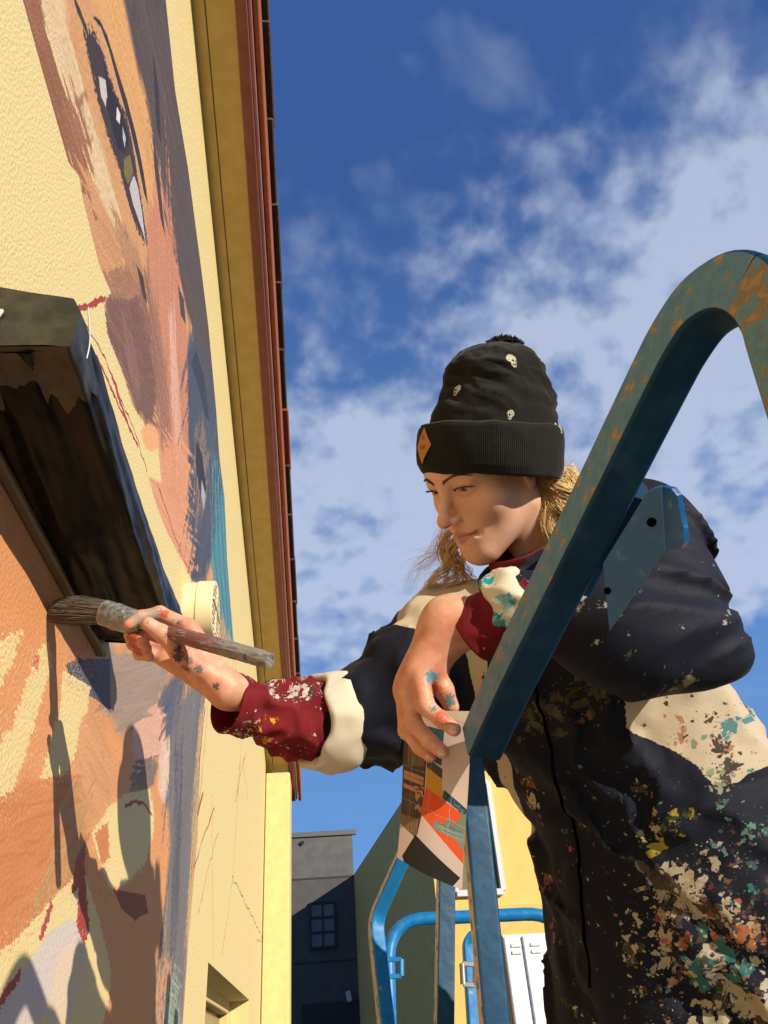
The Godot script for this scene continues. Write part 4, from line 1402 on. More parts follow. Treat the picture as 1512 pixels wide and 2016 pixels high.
func eyes(t: Node3D):
	for s in [-1.0, 1.0]:
		var c := Vector3(s * 0.0315, -0.0008, 0.0680)
		var look := Vector3(-0.06, -0.20, 0.98).normalized()
		var side := Vector3.UP.cross(look).normalized()
		var up := look.cross(side)
		var rows := []
		var cols := []
		for i in 25:
			var a := PI * i / 24.0 * 0.75
			var row := PackedVector3Array()
			var cr := PackedColorArray()
			for k in 32:
				var b := TAU * k / 32
				var r := 0.0122 + (0.0006 * smoothstep(0.55, 0.0, a))
				row.append(head_place * (c + (look * cos(a) + (side * cos(b) + up * sin(b)) * sin(a)) * r))
				var col := Color(0.62, 0.56, 0.52)
				if a < 0.50:
					col = Color(0.12, 0.14, 0.10).lerp(Color(0.24, 0.22, 0.13), 0.5 + 0.5 * sin(b * 11.0))
				if a > 0.43 and a < 0.50:
					col = Color(0.04, 0.045, 0.04)
				if a < 0.21:
					col = Color(0.004, 0.004, 0.004)
				cr.append(col)
			rows.append(row)
			cols.append(cr)
		var m := MB.new()
		m.sheet(rows, true, null, cols)
		var em := mat(Color.WHITE, 0.08)
		em.vertex_color_use_as_albedo = true
		part("eye", m, em, t)
	# brows and lashes as fine hairs
	var bm := MB.new()
	var g := RandomNumberGenerator.new()
	g.seed = 3
	var strand := func(m: MB, p: Array, r: float):
		var q := []
		for k in p:
			q.append(head_place * (k as Vector3))
		var sc := []
		for i in q.size():
			sc.append(lerpf(1.0, 0.25, float(i) / (q.size() - 1)))
		m.sweep(q, circle(r, 3), Vector3(0.3, 0.9, 0.2), sc, false)
	var hf := head_field()
	for s in [-1.0, 1.0]:
		for i in 240:
			var u := g.randf()
			var w := g.randf_range(-1, 1)
			var x := lerpf(0.0085, 0.048, u)
			var y := 0.0150 + 0.0100 * sin(u * 2.2) - 0.006 * u * u + w * lerpf(0.0028, 0.0008, u)
			var z := 0.100
			for k in 14:
				z -= hf.at(Vector3(s * x, y, z)) * 0.9
			var d := Vector3(s * lerpf(0.8, 1.0, minf(u * 2.5, 1.0)), lerpf(0.42, -0.30, minf(u * 1.2, 1.0)) - w * 0.2, -0.35 * u)
			var p := Vector3(s * x, y, z + 0.0002)
			var ln := g.randf_range(0.005, 0.0085)
			(strand as Callable).call(bm, [p, p + d.normalized() * ln * 0.5 + Vector3(0, 0, 0.0010), p + d.normalized() * ln + Vector3(0, 0, 0.0004)], 0.00026)
		for i in 70:
			var u := i / 69.0
			var pts := [Vector3(0.0185, -0.001, 0.0822), Vector3(0.0235, 0.0026, 0.0848), Vector3(0.0325, 0.0042, 0.0840), Vector3(0.0405, 0.0024, 0.0790), Vector3(0.0472, -0.0008, 0.0722)]
			var k := mini(int(u * 4.0), 3)
			var p: Vector3 = (pts[k] as Vector3).lerp(pts[k + 1], u * 4.0 - k)
			p.x *= s
			var ln := g.randf_range(0.006, 0.009) * (0.7 + 0.5 * u)
			var d := Vector3(s * (u - 0.35) * 0.9, -0.10 + 0.25 * g.randf(), 1.0 - 0.3 * u).normalized()
			(strand as Callable).call(bm, [p, p + d * ln * 0.6 - Vector3(0, 0.0007, 0), p + d * ln + Vector3(0, 0.0016, 0)], 0.00036)
	part("eyebrows_and_lashes", bm, mat(lin(0.085, 0.045, 0.024), 0.6), t).set_meta("kind", "stuff")

# ---------------------------------------------------------------- clothes and hair
func fill(im: Image, pts: Array, col: Color, rough := 0.0, sd := 1):   # a filled outline of pixels; rough frays its edge
	var lo := 1e9
	var hi := -1e9
	for p in pts:
		lo = minf(lo, p.y)
		hi = maxf(hi, p.y)
	var fray := noise(sd, 0.09, 3)
	for y in range(maxi(int(lo), 0), mini(int(hi) + 1, im.get_height())):
		var xs := []
		var yc := y + 0.5
		for i in pts.size():
			var a: Vector2 = pts[i]
			var b: Vector2 = pts[(i + 1) % pts.size()]
			if (a.y <= yc) != (b.y <= yc):
				var x := a.x + (yc - a.y) / (b.y - a.y) * (b.x - a.x)
				if rough > 0.0:
					x += rough * (fray.get_noise_2d(x * 0.3 + i * 40.0, y) + 0.5 * fray.get_noise_2d(x * 0.2, y * 6.0))
				xs.append(x)
		xs.sort()
		for k in range(0, xs.size() - 1, 2):
			var w := int(round(xs[k + 1])) - int(round(xs[k]))
			if w > 0:
				im.fill_rect(Rect2i(int(round(xs[k])), y, w, 1), col)

func blob(im: Image, c: Vector2, r: float, col: Color, g: RandomNumberGenerator, stretch := 1.0):
	var tilt := g.randf() * TAU
	for lobe in (1 if r < 4.0 else 3 if r < 10.0 else 5):
		var rr := r if lobe == 0 else r * g.randf_range(0.3, 0.7)
		var o := Vector2.ZERO if lobe == 0 else Vector2(g.randfn(), g.randfn()) * r * 0.6
		var pts := []
		var n := 7 if rr < 3.0 else 13 if rr < 8.0 else 26
		var k := [g.randf() * TAU, g.randf() * TAU, g.randf() * TAU]
		for i in n:
			var a := TAU * i / n
			var wob := 1.0 + 0.22 * sin(2.0 * a + k[0]) + 0.16 * sin(3.0 * a + k[1]) + 0.12 * sin(5.0 * a + k[2]) + g.randf_range(-0.10, 0.10)
			var q := Vector2(cos(a) * stretch, sin(a) / stretch) * rr * wob
			pts.append(c + o + q.rotated(tilt))
		fill(im, pts, col)

func spatter(im: Image, c: Vector2, spread: Vector2, count: int, rmax: float, cols: Array, g: RandomNumberGenerator):
	for i in count:
		var r := rmax * pow(g.randf(), 4.5) + 0.7
		var p := c + Vector2(g.randfn(), g.randfn()) * spread
		blob(im, p, r, cols[g.randi() % cols.size()], g, g.randf_range(1.0, 1.5))
		if g.randf() < 0.05 and rmax > 8.0:
			var d := Vector2(g.randfn(), g.randfn()).normalized() * rmax * g.randf_range(0.8, 2.2)
			var side := d.orthogonal().normalized()
			for k in 6:
				var e := p + side * g.randf_range(-0.35, 0.35) * rmax
				var w := side * g.randf_range(0.4, 1.3)
				fill(im, [e - d * g.randf_range(0.3, 1.0), e + w, e + d * g.randf_range(0.3, 1.0), e - w], cols[i % cols.size()])
		if r > rmax * 0.4:
			for k in 7:
				blob(im, p + Vector2(g.randfn(), g.randfn()) * r * 1.2, r * g.randf_range(0.1, 0.4), cols[g.randi() % cols.size()], g, 1.2)

func px(a: Array, w: float, h: float) -> Array:
	var o := []
	for i in range(0, a.size(), 2):
		o.append(Vector2(a[i] * w, a[i + 1] * h))
	return o

func cloth(tex: Texture2D, rough := 0.85, weave := 700.0, relief := 0.02) -> StandardMaterial3D:
	var m := mat(Color.WHITE, rough)
	m.albedo_texture = tex
	m.rim_enabled = true
	m.rim = 0.06
	m.rim_tint = 0.6
	m.metallic_specular = 0.3
	if relief > 0.0:
		if not M.has("grain"):
			M.grain = ImageTexture.create_from_image(noise(95, 0.24, 2).get_image(1024, 1024))
		m.heightmap_enabled = true
		m.heightmap_texture = M.grain
		m.heightmap_scale = relief
	return m

func suit_picture() -> Texture2D:
	var w := 2048
	var im := Image.create(w, w, false, Image.FORMAT_RGB8)
	var g := RandomNumberGenerator.new()
	g.seed = 11
	var navy := lin(0.0040, 0.0056, 0.0150)
	im.fill(navy)
	var beige := lin(0.44, 0.37, 0.27)
	# worn lighter patches of the navy
	for i in 260:
		blob(im, Vector2(g.randf() * w, g.randf() * w), g.randf_range(8, 60), navy.lerp(lin(0.011, 0.012, 0.019), g.randf() * 0.5), g, 2.0)
	var quarter := im.duplicate()
	quarter.resize(128, 128, Image.INTERPOLATE_BILINEAR)
	quarter.resize(w, w, Image.INTERPOLATE_CUBIC)
	im = quarter
	# beige side panels and yoke
	fill(im, px([0.5415, 0.4023, 0.5281, 0.4368, 0.543, 0.4549, 0.5626, 0.4744, 0.5765, 0.4952, 0.5845, 0.5167, 0.6022, 0.5196, 0.6121, 0.5146, 0.6321, 0.5134, 0.6548, 0.4787, 0.6686, 0.4287, 0.6454, 0.3981, 0.6063, 0.3955, 0.5762, 0.3938], w, w), beige, 3.0, 4)
	fill(im, px([0.2665, 0.2254, 0.3083, 0.2477, 0.3343, 0.2694, 0.3561, 0.2843, 0.3589, 0.3093, 0.3597, 0.3659, 0.342, 0.4267, 0.3167, 0.5019, 0.3185, 0.5359, 0.327, 0.5266, 0.35, 0.4742, 0.3771, 0.4199, 0.3818, 0.3676, 0.3899, 0.3098, 0.3841, 0.2722, 0.3965, 0.2396, 0.3745, 0.1759, 0.3326, 0.1415, 0.2504, 0.1648], w, w), beige, 3.0, 5)
	# smears and spatters of dried paint
	var cream := lin(0.52, 0.44, 0.30)
	var olive := lin(0.055, 0.060, 0.018)
	var grey := lin(0.10, 0.10, 0.10)
	var teal := lin(0.03, 0.17, 0.16)
	var orange := lin(0.42, 0.13, 0.05)
	var pink := lin(0.48, 0.12, 0.13)
	var yellow := lin(0.42, 0.33, 0.03)
	var umber := lin(0.075, 0.05, 0.028)
	var rust := lin(0.22, 0.075, 0.04)
	var mint := lin(0.12, 0.28, 0.22)
	var spot := func(a: Array, sx: float, sy: float, n: int, r: float, cols: Array):
		var dim := []
		for c in cols:
			dim.append((c as Color).lerp(navy, 0.18))
		spatter(im, px(a, w, w)[0], Vector2(sx, sy), int(n * 0.55) + 1, r * 0.72, dim, g)
	(spot as Callable).call([0.486, 0.3871], 90, 30, 260, 16, [olive, olive, umber, lin(0.09, 0.085, 0.03), lin(0.03, 0.035, 0.012)])
	(spot as Callable).call([0.5213, 0.3836], 90, 22, 160, 9, [olive, umber, lin(0.10, 0.09, 0.05)])
	(spot as Callable).call([0.439, 0.4036], 30, 25, 60, 13, [olive, lin(0.09, 0.085, 0.03)])
	(spot as Callable).call([0.5031, 0.4155], 12, 12, 16, 15, [rust, rust, lin(0.2, 0.1, 0.05)])
	(spot as Callable).call([0.5337, 0.3789], 16, 12, 14, 12, [cream, grey])
	(spot as Callable).call([0.5281, 0.5279], 55, 28, 70, 15, [olive, yellow, umber, cream])
	(spot as Callable).call([0.5363, 0.5425], 22, 12, 30, 12, [yellow, olive])
	(spot as Callable).call([0.5111, 0.558], 5, 6, 5, 26, [yellow])
	(spot as Callable).call([0.5055, 0.5516], 5, 5, 5, 17, [lin(0.4, 0.2, 0.1)])
	(spot as Callable).call([0.526, 0.6105], 60, 36, 150, 22, [cream, cream, lin(0.40, 0.30, 0.16), umber])
	(spot as Callable).call([0.5229, 0.5995], 22, 25, 50, 18, [cream, lin(0.46, 0.36, 0.2)])
	(spot as Callable).call([0.5109, 0.628], 26, 40, 40, 34, [umber, lin(0.10, 0.075, 0.045), lin(0.06, 0.04, 0.03)])
	(spot as Callable).call([0.5209, 0.6701], 90, 60, 320, 19, [cream, cream, orange, umber, teal, lin(0.5, 0.4, 0.22), navy])
	(spot as Callable).call([0.5503, 0.6566], 40, 30, 40, 20, [orange, cream, lin(0.5, 0.28, 0.15)])
	(spot as Callable).call([0.5341, 0.685], 34, 22, 50, 26, [teal, teal, lin(0.05, 0.2, 0.18)])
	(spot as Callable).call([0.5054, 0.6774], 16, 16, 20, 24, [teal, umber])
	(spot as Callable).call([0.5476, 0.6992], 50, 40, 170, 20, [cream, lin(0.55, 0.5, 0.42), umber])
	(spot as Callable).call([0.4545, 0.7016], 34, 60, 130, 15, [cream, lin(0.4, 0.3, 0.16), umber])
	(spot as Callable).call([0.5252, 0.7207], 60, 18, 120, 24, [cream, lin(0.5, 0.4, 0.24)])
	(spot as Callable).call([0.481, 0.6539], 16, 40, 50, 9, [cream, pink, cream])
	(spot as Callable).call([0.4831, 0.6517], 6, 12, 12, 10, [pink])
	(spot as Callable).call([0.5746, 0.5864], 50, 30, 120, 8, [cream, grey, mint, grey])
	(spot as Callable).call([0.602, 0.5704], 30, 50, 90, 10, [lin(0.05, 0.10, 0.08), grey, mint])
	(spot as Callable).call([0.5873, 0.6197], 20, 14, 30, 12, [teal, mint])
	(spot as Callable).call([0.5609, 0.5978], 60, 45, 150, 7, [rust, lin(0.12, 0.03, 0.03), umber, lin(0.03, 0.02, 0.03)])
	(spot as Callable).call([0.564, 0.6453], 60, 40, 140, 12, [lin(0.04, 0.03, 0.05), rust, lin(0.08, 0.06, 0.06)])
	(spot as Callable).call([0.3351, 0.7195], 40, 40, 40, 12, [yellow, olive, cream])
	(spot as Callable).call([0.3216, 0.6071], 20, 70, 90, 15, [rust, umber, cream, rust])
	(spot as Callable).call([0.3724, 0.4826], 12, 34, 40, 17, [rust, lin(0.28, 0.11, 0.06), cream])
	(spot as Callable).call([0.4034, 0.4131], 14, 30, 40, 10, [rust, umber, olive])
	(spot as Callable).call([0.4013, 0.5486], 4, 2, 5, 9, [lin(0.55, 0.06, 0.03)])
	(spot as Callable).call([0.428, 0.5252], 10, 10, 10, 12, [rust])
	(spot as Callable).call([0.4568, 0.6286], 14, 30, 26, 10, [cream])
	(spot as Callable).call([0.4812, 0.5176], 170, 150, 420, 5, [cream, grey, grey, lin(0.05, 0.06, 0.05), orange, mint])
	(spot as Callable).call([0.4487, 0.6461], 170, 150, 460, 5, [cream, grey, cream, rust, mint])
	(spot as Callable).call([0.5773, 0.3174], 170, 90, 150, 4, [grey, cream, grey])
	(spot as Callable).call([0.5451, 0.2781], 12, 14, 24, 16, [lin(0.6, 0.58, 0.54), cream])
	(spot as Callable).call([0.5233, 0.3313], 10, 8, 8, 14, [lin(0.45, 0.45, 0.45)])
	# on the beige panel
	var dark := lin(0.05, 0.04, 0.025)
	(spot as Callable).call([0.5687, 0.4481], 16, 20, 30, 14, [lin(0.52, 0.21, 0.10), lin(0.48, 0.26, 0.15)])
	(spot as Callable).call([0.5804, 0.477], 10, 22, 26, 12, [lin(0.2, 0.33, 0.25), lin(0.26, 0.30, 0.2)])
	(spot as Callable).call([0.5954, 0.4851], 16, 22, 40, 15, [umber, lin(0.45, 0.2, 0.08), dark])
	(spot as Callable).call([0.5938, 0.4518], 40, 20, 24, 9, [dark, umber])
	(spot as Callable).call([0.6091, 0.4748], 8, 16, 14, 18, [lin(0.16, 0.30, 0.28), lin(0.10, 0.24, 0.25)])
	(spot as Callable).call([0.613, 0.4501], 60, 50, 40, 5, [dark, umber, lin(0.45, 0.2, 0.1)])
	(spot as Callable).call([0.5921, 0.5099], 20, 10, 30, 12, [lin(0.30, 0.32, 0.18), umber])
	(spot as Callable).call([0.3838, 0.3461], 8, 30, 12, 9, [olive, umber])
	return ImageTexture.create_from_image(im)

var suit: Field

func coverall(t: Node3D):
	var gl := Vector3(0.681, -0.0449, 0.7309)
	var gu := Vector3(-0.2113, 0.9436, 0.2549)
	var gn := Vector3(-0.7011, -0.328, 0.6331)
	var go := Vector3(0.3597, 4.2502, -0.9326)
	var b := Basis(gl, gu, gn)
	var f := Field.new()
	suit = f
	f.ellipsoid(Vector3(0.3438, 4.4297, -0.9966), Vector3(0.180, 0.168, 0.120), 0.05, false, b)
	f.ellipsoid(Vector3(0.4395, 4.2524, -1.0464), Vector3(0.176, 0.20, 0.130), 0.10, false, b)
	f.ellipsoid(Vector3(0.504, 4.0536, -1.1459), Vector3(0.198, 0.23, 0.155), 0.12, false, b)
	f.chain([Vector3(0.2011, 4.5307, -1.0687), Vector3(0.3353, 4.5104, -0.995), Vector3(0.422, 4.533, -0.8458)], [0.078, 0.064, 0.056], 0.06)
	f.capsule(Vector3(0.3547, 4.5572, -1.0149), Vector3(0.3501, 4.4856, -0.9989), 0.060, 0.11, 0.06)
	f.chain([Vector3(0.197, 4.5227, -1.0749), Vector3(0.1243, 4.4477, -1.081), Vector3(0.0782, 4.4251, -1.0898), Vector3(0.0182, 4.409, -1.0767)], [0.086, 0.092, 0.074, 0.060], 0.03)
	var hip := Vector3(0.4921, 4.0491, -1.1504)
	for s in [-1.0, 1.0]:
		f.chain([hip + Vector3(0.08 * s, -0.02, 0.06 * s), Vector3(hip.x + 0.10 * s, 3.62, hip.z + 0.08 * s), Vector3(hip.x + 0.11 * s, 3.26, hip.z + 0.02 * s)], [0.115, 0.095, 0.085], 0.09)
	var n1 := noise(61, 1.0, 1)
	var n2 := noise(62, 1.0, 3)
	var arm := (Vector3(0.0476, 4.4107, -1.0848) - Vector3(0.197, 4.5227, -1.0749)).normalized()
	var sh := Vector3(0.1586, 4.4902, -1.0777)
	f.extra = func(p: Vector3) -> float:
		var q := b.transposed() * (p - go)
		var w := n2.get_noise_3dv(p * 9.0) * 0.05
		# long falling folds on the trunk, slanted to the left hip
		var run := n1.get_noise_3d(q.x * 11.0 + q.y * 3.6 + w * 12.0, q.y * 2.2, q.z * 6.0)
		var fold := 0.5 - absf(run) * 2.2
		var amp := 0.0105
		var e := -fold * amp
		# rings and spirals round the sleeves
		var s := (p - sh)
		var al := s.dot(arm)
		var off := (s - arm * al).length()
		if off < 0.16 and al > -0.06:
			var ra := n1.get_noise_3d(al * 13.0 + s.y * 9.0 + w * 16.0, s.y * 4.0, s.z * 4.0)
			e = lerpf(e, -(0.5 - absf(ra) * 2.0) * 0.010, smoothstep(-0.06, 0.04, al))
		# waist seam
		var seam := absf(q.y + 0.035 - q.x * 0.10 + 0.006 * sin(q.x * 60.0))
		e += 0.005 * exp(-seam * seam / 0.00004) * smoothstep(-0.02, 0.05, q.x)
		return e + n2.get_noise_3dv(p * 42.0) * 0.0007
	var m := MB.new()
	var lay := func(p: Vector3) -> Vector2:
		return Vector2((p - go).dot(gl) / 1.1 + 0.5, 0.5 - (p - go).dot(gu) / 1.1)
	f.mesh(m, 0.0068, f.bounds().grow(0.02), Transform3D(), null, lay, 0.012)
	var cm := cloth(suit_picture(), 0.72)
	var o := part("coverall", m, cm, t)
	o.set_meta("label", "navy coverall with beige panels, covered in dried paint")
	left_sleeve(o, b, go)
	# front zip, laid on the cloth
	var z := MB.new()
	var path := []
	for i in 60:
		var u := i / 59.0
		var p := (Vector3(0.2443, 4.4967, -0.8535)).lerp(Vector3(0.2453, 4.2975, -0.9105), minf(u * 2.0, 1.0)).lerp(Vector3(0.2416, 4.0289, -1.0181), maxf(u * 2.0 - 1.0, 0.0))
		for k in 24:
			var d := f.at(p)
			p -= gn * d * 0.8
			if absf(d) < 0.0005:
				break
		path.append(p + gn * 0.001)
	z.sweep(path, round_square(0.0035, 0.0025, 0.0008, 2), gn)
	part("zip", z, M.pit, o)
	# collar: stands round the neck, open at the front
	var nb := Vector3(0.333, 4.5927, -0.9791)
	var nu := (head_place.basis.y * 0.75 + gu * 0.25).normalized()
	var nf := (Vector3(-0.3309, -0.5477, 0.7684) - nu * (Vector3(-0.3309, -0.5477, 0.7684)).dot(nu)).normalized()
	var ns := nu.cross(nf)
	var rows := []
	for j in 13:
		var v := j / 12.0
		var row := PackedVector3Array()
		for i in 61:
			var a := lerpf(-2.72, 2.72, i / 60.0) + PI
			var open := smoothstep(1.7, 2.72, absf(lerpf(-2.72, 2.72, i / 60.0)))
			var h: float = 0.82 * [0.0, 0.022, 0.040, 0.055, 0.066, 0.072, 0.074, 0.071, 0.062, 0.048, 0.032, 0.014, 0.0][j]
			var r: float = 0.070 + [0.0, 0.002, 0.004, 0.006, 0.009, 0.012, 0.016, 0.020, 0.0225, 0.024, 0.024, 0.022, 0.018][j] + 0.020 * open
			h *= 1.0 - 0.25 * open
			r += 0.004 * n1.get_noise_2d(i * 0.15, v * 2.0)
			row.append(nb + (nf * cos(a) + ns * sin(a)) * r * 1.0 + nu * (h - 0.035 - 0.05 * open) + nf * 0.016)
		rows.append(row)
	var c := MB.new()
	c.sheet(rows)
	part("collar", c, mat(lin(0.010, 0.010, 0.014), 0.75), o)
	for s in [-1.0, 1.0]:
		var bt := MB.new()
		var ft := Vector3(hip.x + 0.11 * s, 3.15, hip.z + 0.0 * s)
		var bf := Field.new()
		bf.capsule(ft + Vector3(0, 0.11, 0), ft + Vector3(0, 0.04, 0), 0.052, 0.045, 0.03)
		bf.capsule(ft + Vector3(0, 0.037, 0), ft + Vector3(-0.17, 0.035, 0.06), 0.040, 0.036, 0.03)
		bf.ellipsoid(ft + Vector3(-0.08, -0.06, 0.03), Vector3(0.3, 0.062, 0.3), 0.004, true)
		bf.mesh(bt, 0.009, bf.bounds().grow(0.02))
		part("boot", bt, mat(lin(0.03, 0.022, 0.016), 0.6), t)

func left_sleeve(o: Node3D, b: Basis, go: Vector3):   # heavy cloth that hangs in a wide bag from the bent arm
	var f := Field.new()
	var sh := Vector3(0.4214, 4.5369, -0.8059)
	var elbow := Vector3(0.4018, 4.3703, -0.7648)
	var wrist := Vector3(0.2318, 4.4058, -0.7409)
	f.chain([Vector3(0.3994, 4.5396, -0.8806), sh, Vector3(0.4149, 4.4493, -0.7832), elbow], [0.045, 0.060, 0.052, 0.044], 0.05)
	f.capsule(elbow, Vector3(0.4485, 4.3355, -0.7578), 0.038, 0.006, 0.05)
	f.chain([elbow, Vector3(0.316, 4.3787, -0.7455), wrist], [0.046, 0.050, 0.037], 0.05)
	f.capsule(Vector3(0.3445, 4.3797, -0.7616), Vector3(0.4072, 4.4651, -0.7973), 0.050, 0.050, 0.05)
	f.capsule(Vector3(0.4484, 4.3372, -0.7615), Vector3(0.3387, 4.3478, -0.7877), 0.006, 0.014, 0.04)
	var n1 := noise(63, 1.0, 1)
	var n2 := noise(64, 1.0, 3)
	var hang := (Vector3(0.392, 4.3444, -0.8241) - Vector3(0.4173, 4.4947, -0.7749)).normalized()
	var fore := (wrist - elbow).normalized()
	f.extra = func(p: Vector3) -> float:
		var s := p - elbow
		var al := s.dot(fore)
		var dn := s.dot(hang)
		var out := s.dot(hang.cross(fore))
		# creases fan out from the elbow along the arm, soft between sharp ridges
		var fan := atan2(dn + 0.05, al + 0.12)
		var r := n1.get_noise_3d(fan * 1.9, (s.length()) * 2.4, out * 5.0)
		var e := -(0.42 - absf(r) * 1.9) * 0.019 * smoothstep(0.0, 0.10, s.length()) * smoothstep(0.28, 0.13, s.length())
		var ring := n1.get_noise_3d(al * 15.0 - dn * 6.0 + 9.0, dn * 5.0, out * 6.0)
		e -= (0.4 - absf(ring) * 1.8) * 0.008 * smoothstep(0.10, 0.22, al)
		return e + n2.get_noise_3dv(p * 40.0) * 0.0006
	var m := MB.new()
	var lay := func(p: Vector3) -> Vector2:
		return Vector2((p - sh).dot(fore) / 0.8 + 0.6, (p - sh).dot(hang) / 0.8 + 0.4)
	f.mesh(m, 0.0062, f.bounds().grow(0.02), Transform3D(), null, lay, 0.012)
	var w := 1024
	var im := Image.create(w, w, false, Image.FORMAT_RGB8)
	var navy := lin(0.0042, 0.0060, 0.0160)
	im.fill(navy)
	var g := RandomNumberGenerator.new()
	g.seed = 44
	for i in 160:
		blob(im, Vector2(g.randf() * w, g.randf() * w), g.randf_range(10, 50), navy.lerp(lin(0.011, 0.013, 0.021), g.randf() * 0.6), g, 2.0)
	var q := im.duplicate()
	q.resize(96, 96, Image.INTERPOLATE_BILINEAR)
	q.resize(w, w, Image.INTERPOLATE_CUBIC)
	im = q
	spatter(im, Vector2(760, 430), Vector2(36, 40), 26, 13, [lin(0.55, 0.53, 0.5), lin(0.4, 0.4, 0.4)], g)
	spatter(im, Vector2(820, 560), Vector2(50, 30), 26, 8, [lin(0.3, 0.3, 0.28), lin(0.1, 0.09, 0.05)], g)
	spatter(im, Vector2(600, 700), Vector2(160, 30), 60, 9, [lin(0.06, 0.055, 0.03), lin(0.2, 0.17, 0.12)], g)
	spatter(im, Vector2(600, 500), Vector2(220, 160), 150, 3.5, [lin(0.3, 0.3, 0.3), lin(0.12, 0.10, 0.06), lin(0.2, 0.2, 0.22)], g)
	part("sleeve", m, cloth(ImageTexture.create_from_image(im), 0.68), o)

# a tube of cloth: centre line, half widths, folds; it starts inside its own mouth when lip is set
func sleeve(path: Array, radii: Array, sd: int, fold: float, along: float, thick := 0.003, segs := 64, rings := 54, lip := true) -> MB:
	var c := Curve3D.new()
	for i in path.size():
		var tg: Vector3 = (path[mini(i + 1, path.size() - 1)] - path[maxi(i - 1, 0)]) / 6.0
		c.add_point(path[i], -tg, tg)
	var ln := c.get_baked_length()
	var n := noise(sd, 1.0, 1)
	var rows := []
	var uvs := []
	var ring := func(u: float, grow: float, bunch: float):
		var p := c.sample_baked(u * ln, true)
		var tt := (c.sample_baked(minf(u * ln + 0.006, ln), true) - c.sample_baked(maxf(u * ln - 0.006, 0.0), true)).normalized()
		var s := tt.cross(Vector3(0.1, 1, 0.2)).normalized()
		var up := s.cross(tt)
		var k := u * (radii.size() - 1)
		var i := mini(int(k), radii.size() - 2)
		var r: float = lerpf(radii[i], radii[i + 1], smoothstep(0.0, 1.0, k - i)) + grow
		var row := PackedVector3Array()
		var ru := PackedVector2Array()
		for j in segs + 1:
			var a := TAU * j / segs
			var d := s * cos(a) + up * sin(a)
			if j < segs:
				var w := n.get_noise_3d(cos(a) * 0.75 + u * 0.8, sin(a) * 0.75, u * along * 0.8)
				var v := n.get_noise_3d(cos(a) * 1.8 + 7.0, sin(a) * 1.8, u * along * 1.4)
				row.append(p + d * (r + bunch * fold * ((0.45 - absf(w) * 2.2) + 0.25 * v)))
			ru.append(Vector2(float(j) / segs, u))
		rows.append(row)
		uvs.append(ru)
	if lip:
		for q in [[0.22, -thick * 1.6], [0.10, -thick * 1.2], [0.015, -thick]]:
			(ring as Callable).call(q[0], q[1], smoothstep(0.0, 0.3, q[0]))
	for i in rings + 1:
		var u := float(i) / rings
		(ring as Callable).call(u, 0.0 if i else -thick * 0.4, smoothstep(0.0, 0.3, u))
	var m := MB.new()
	m.sheet(rows, true, uvs, null, 0.0)
	return m

func ribbed(im: Image, col: Color, dark: Color, y0: int, y1: int, pitch: int):
	for x in range(0, im.get_width(), pitch):
		im.fill_rect(Rect2i(x, y0, maxi(pitch / 3, 1), y1 - y0), dark)

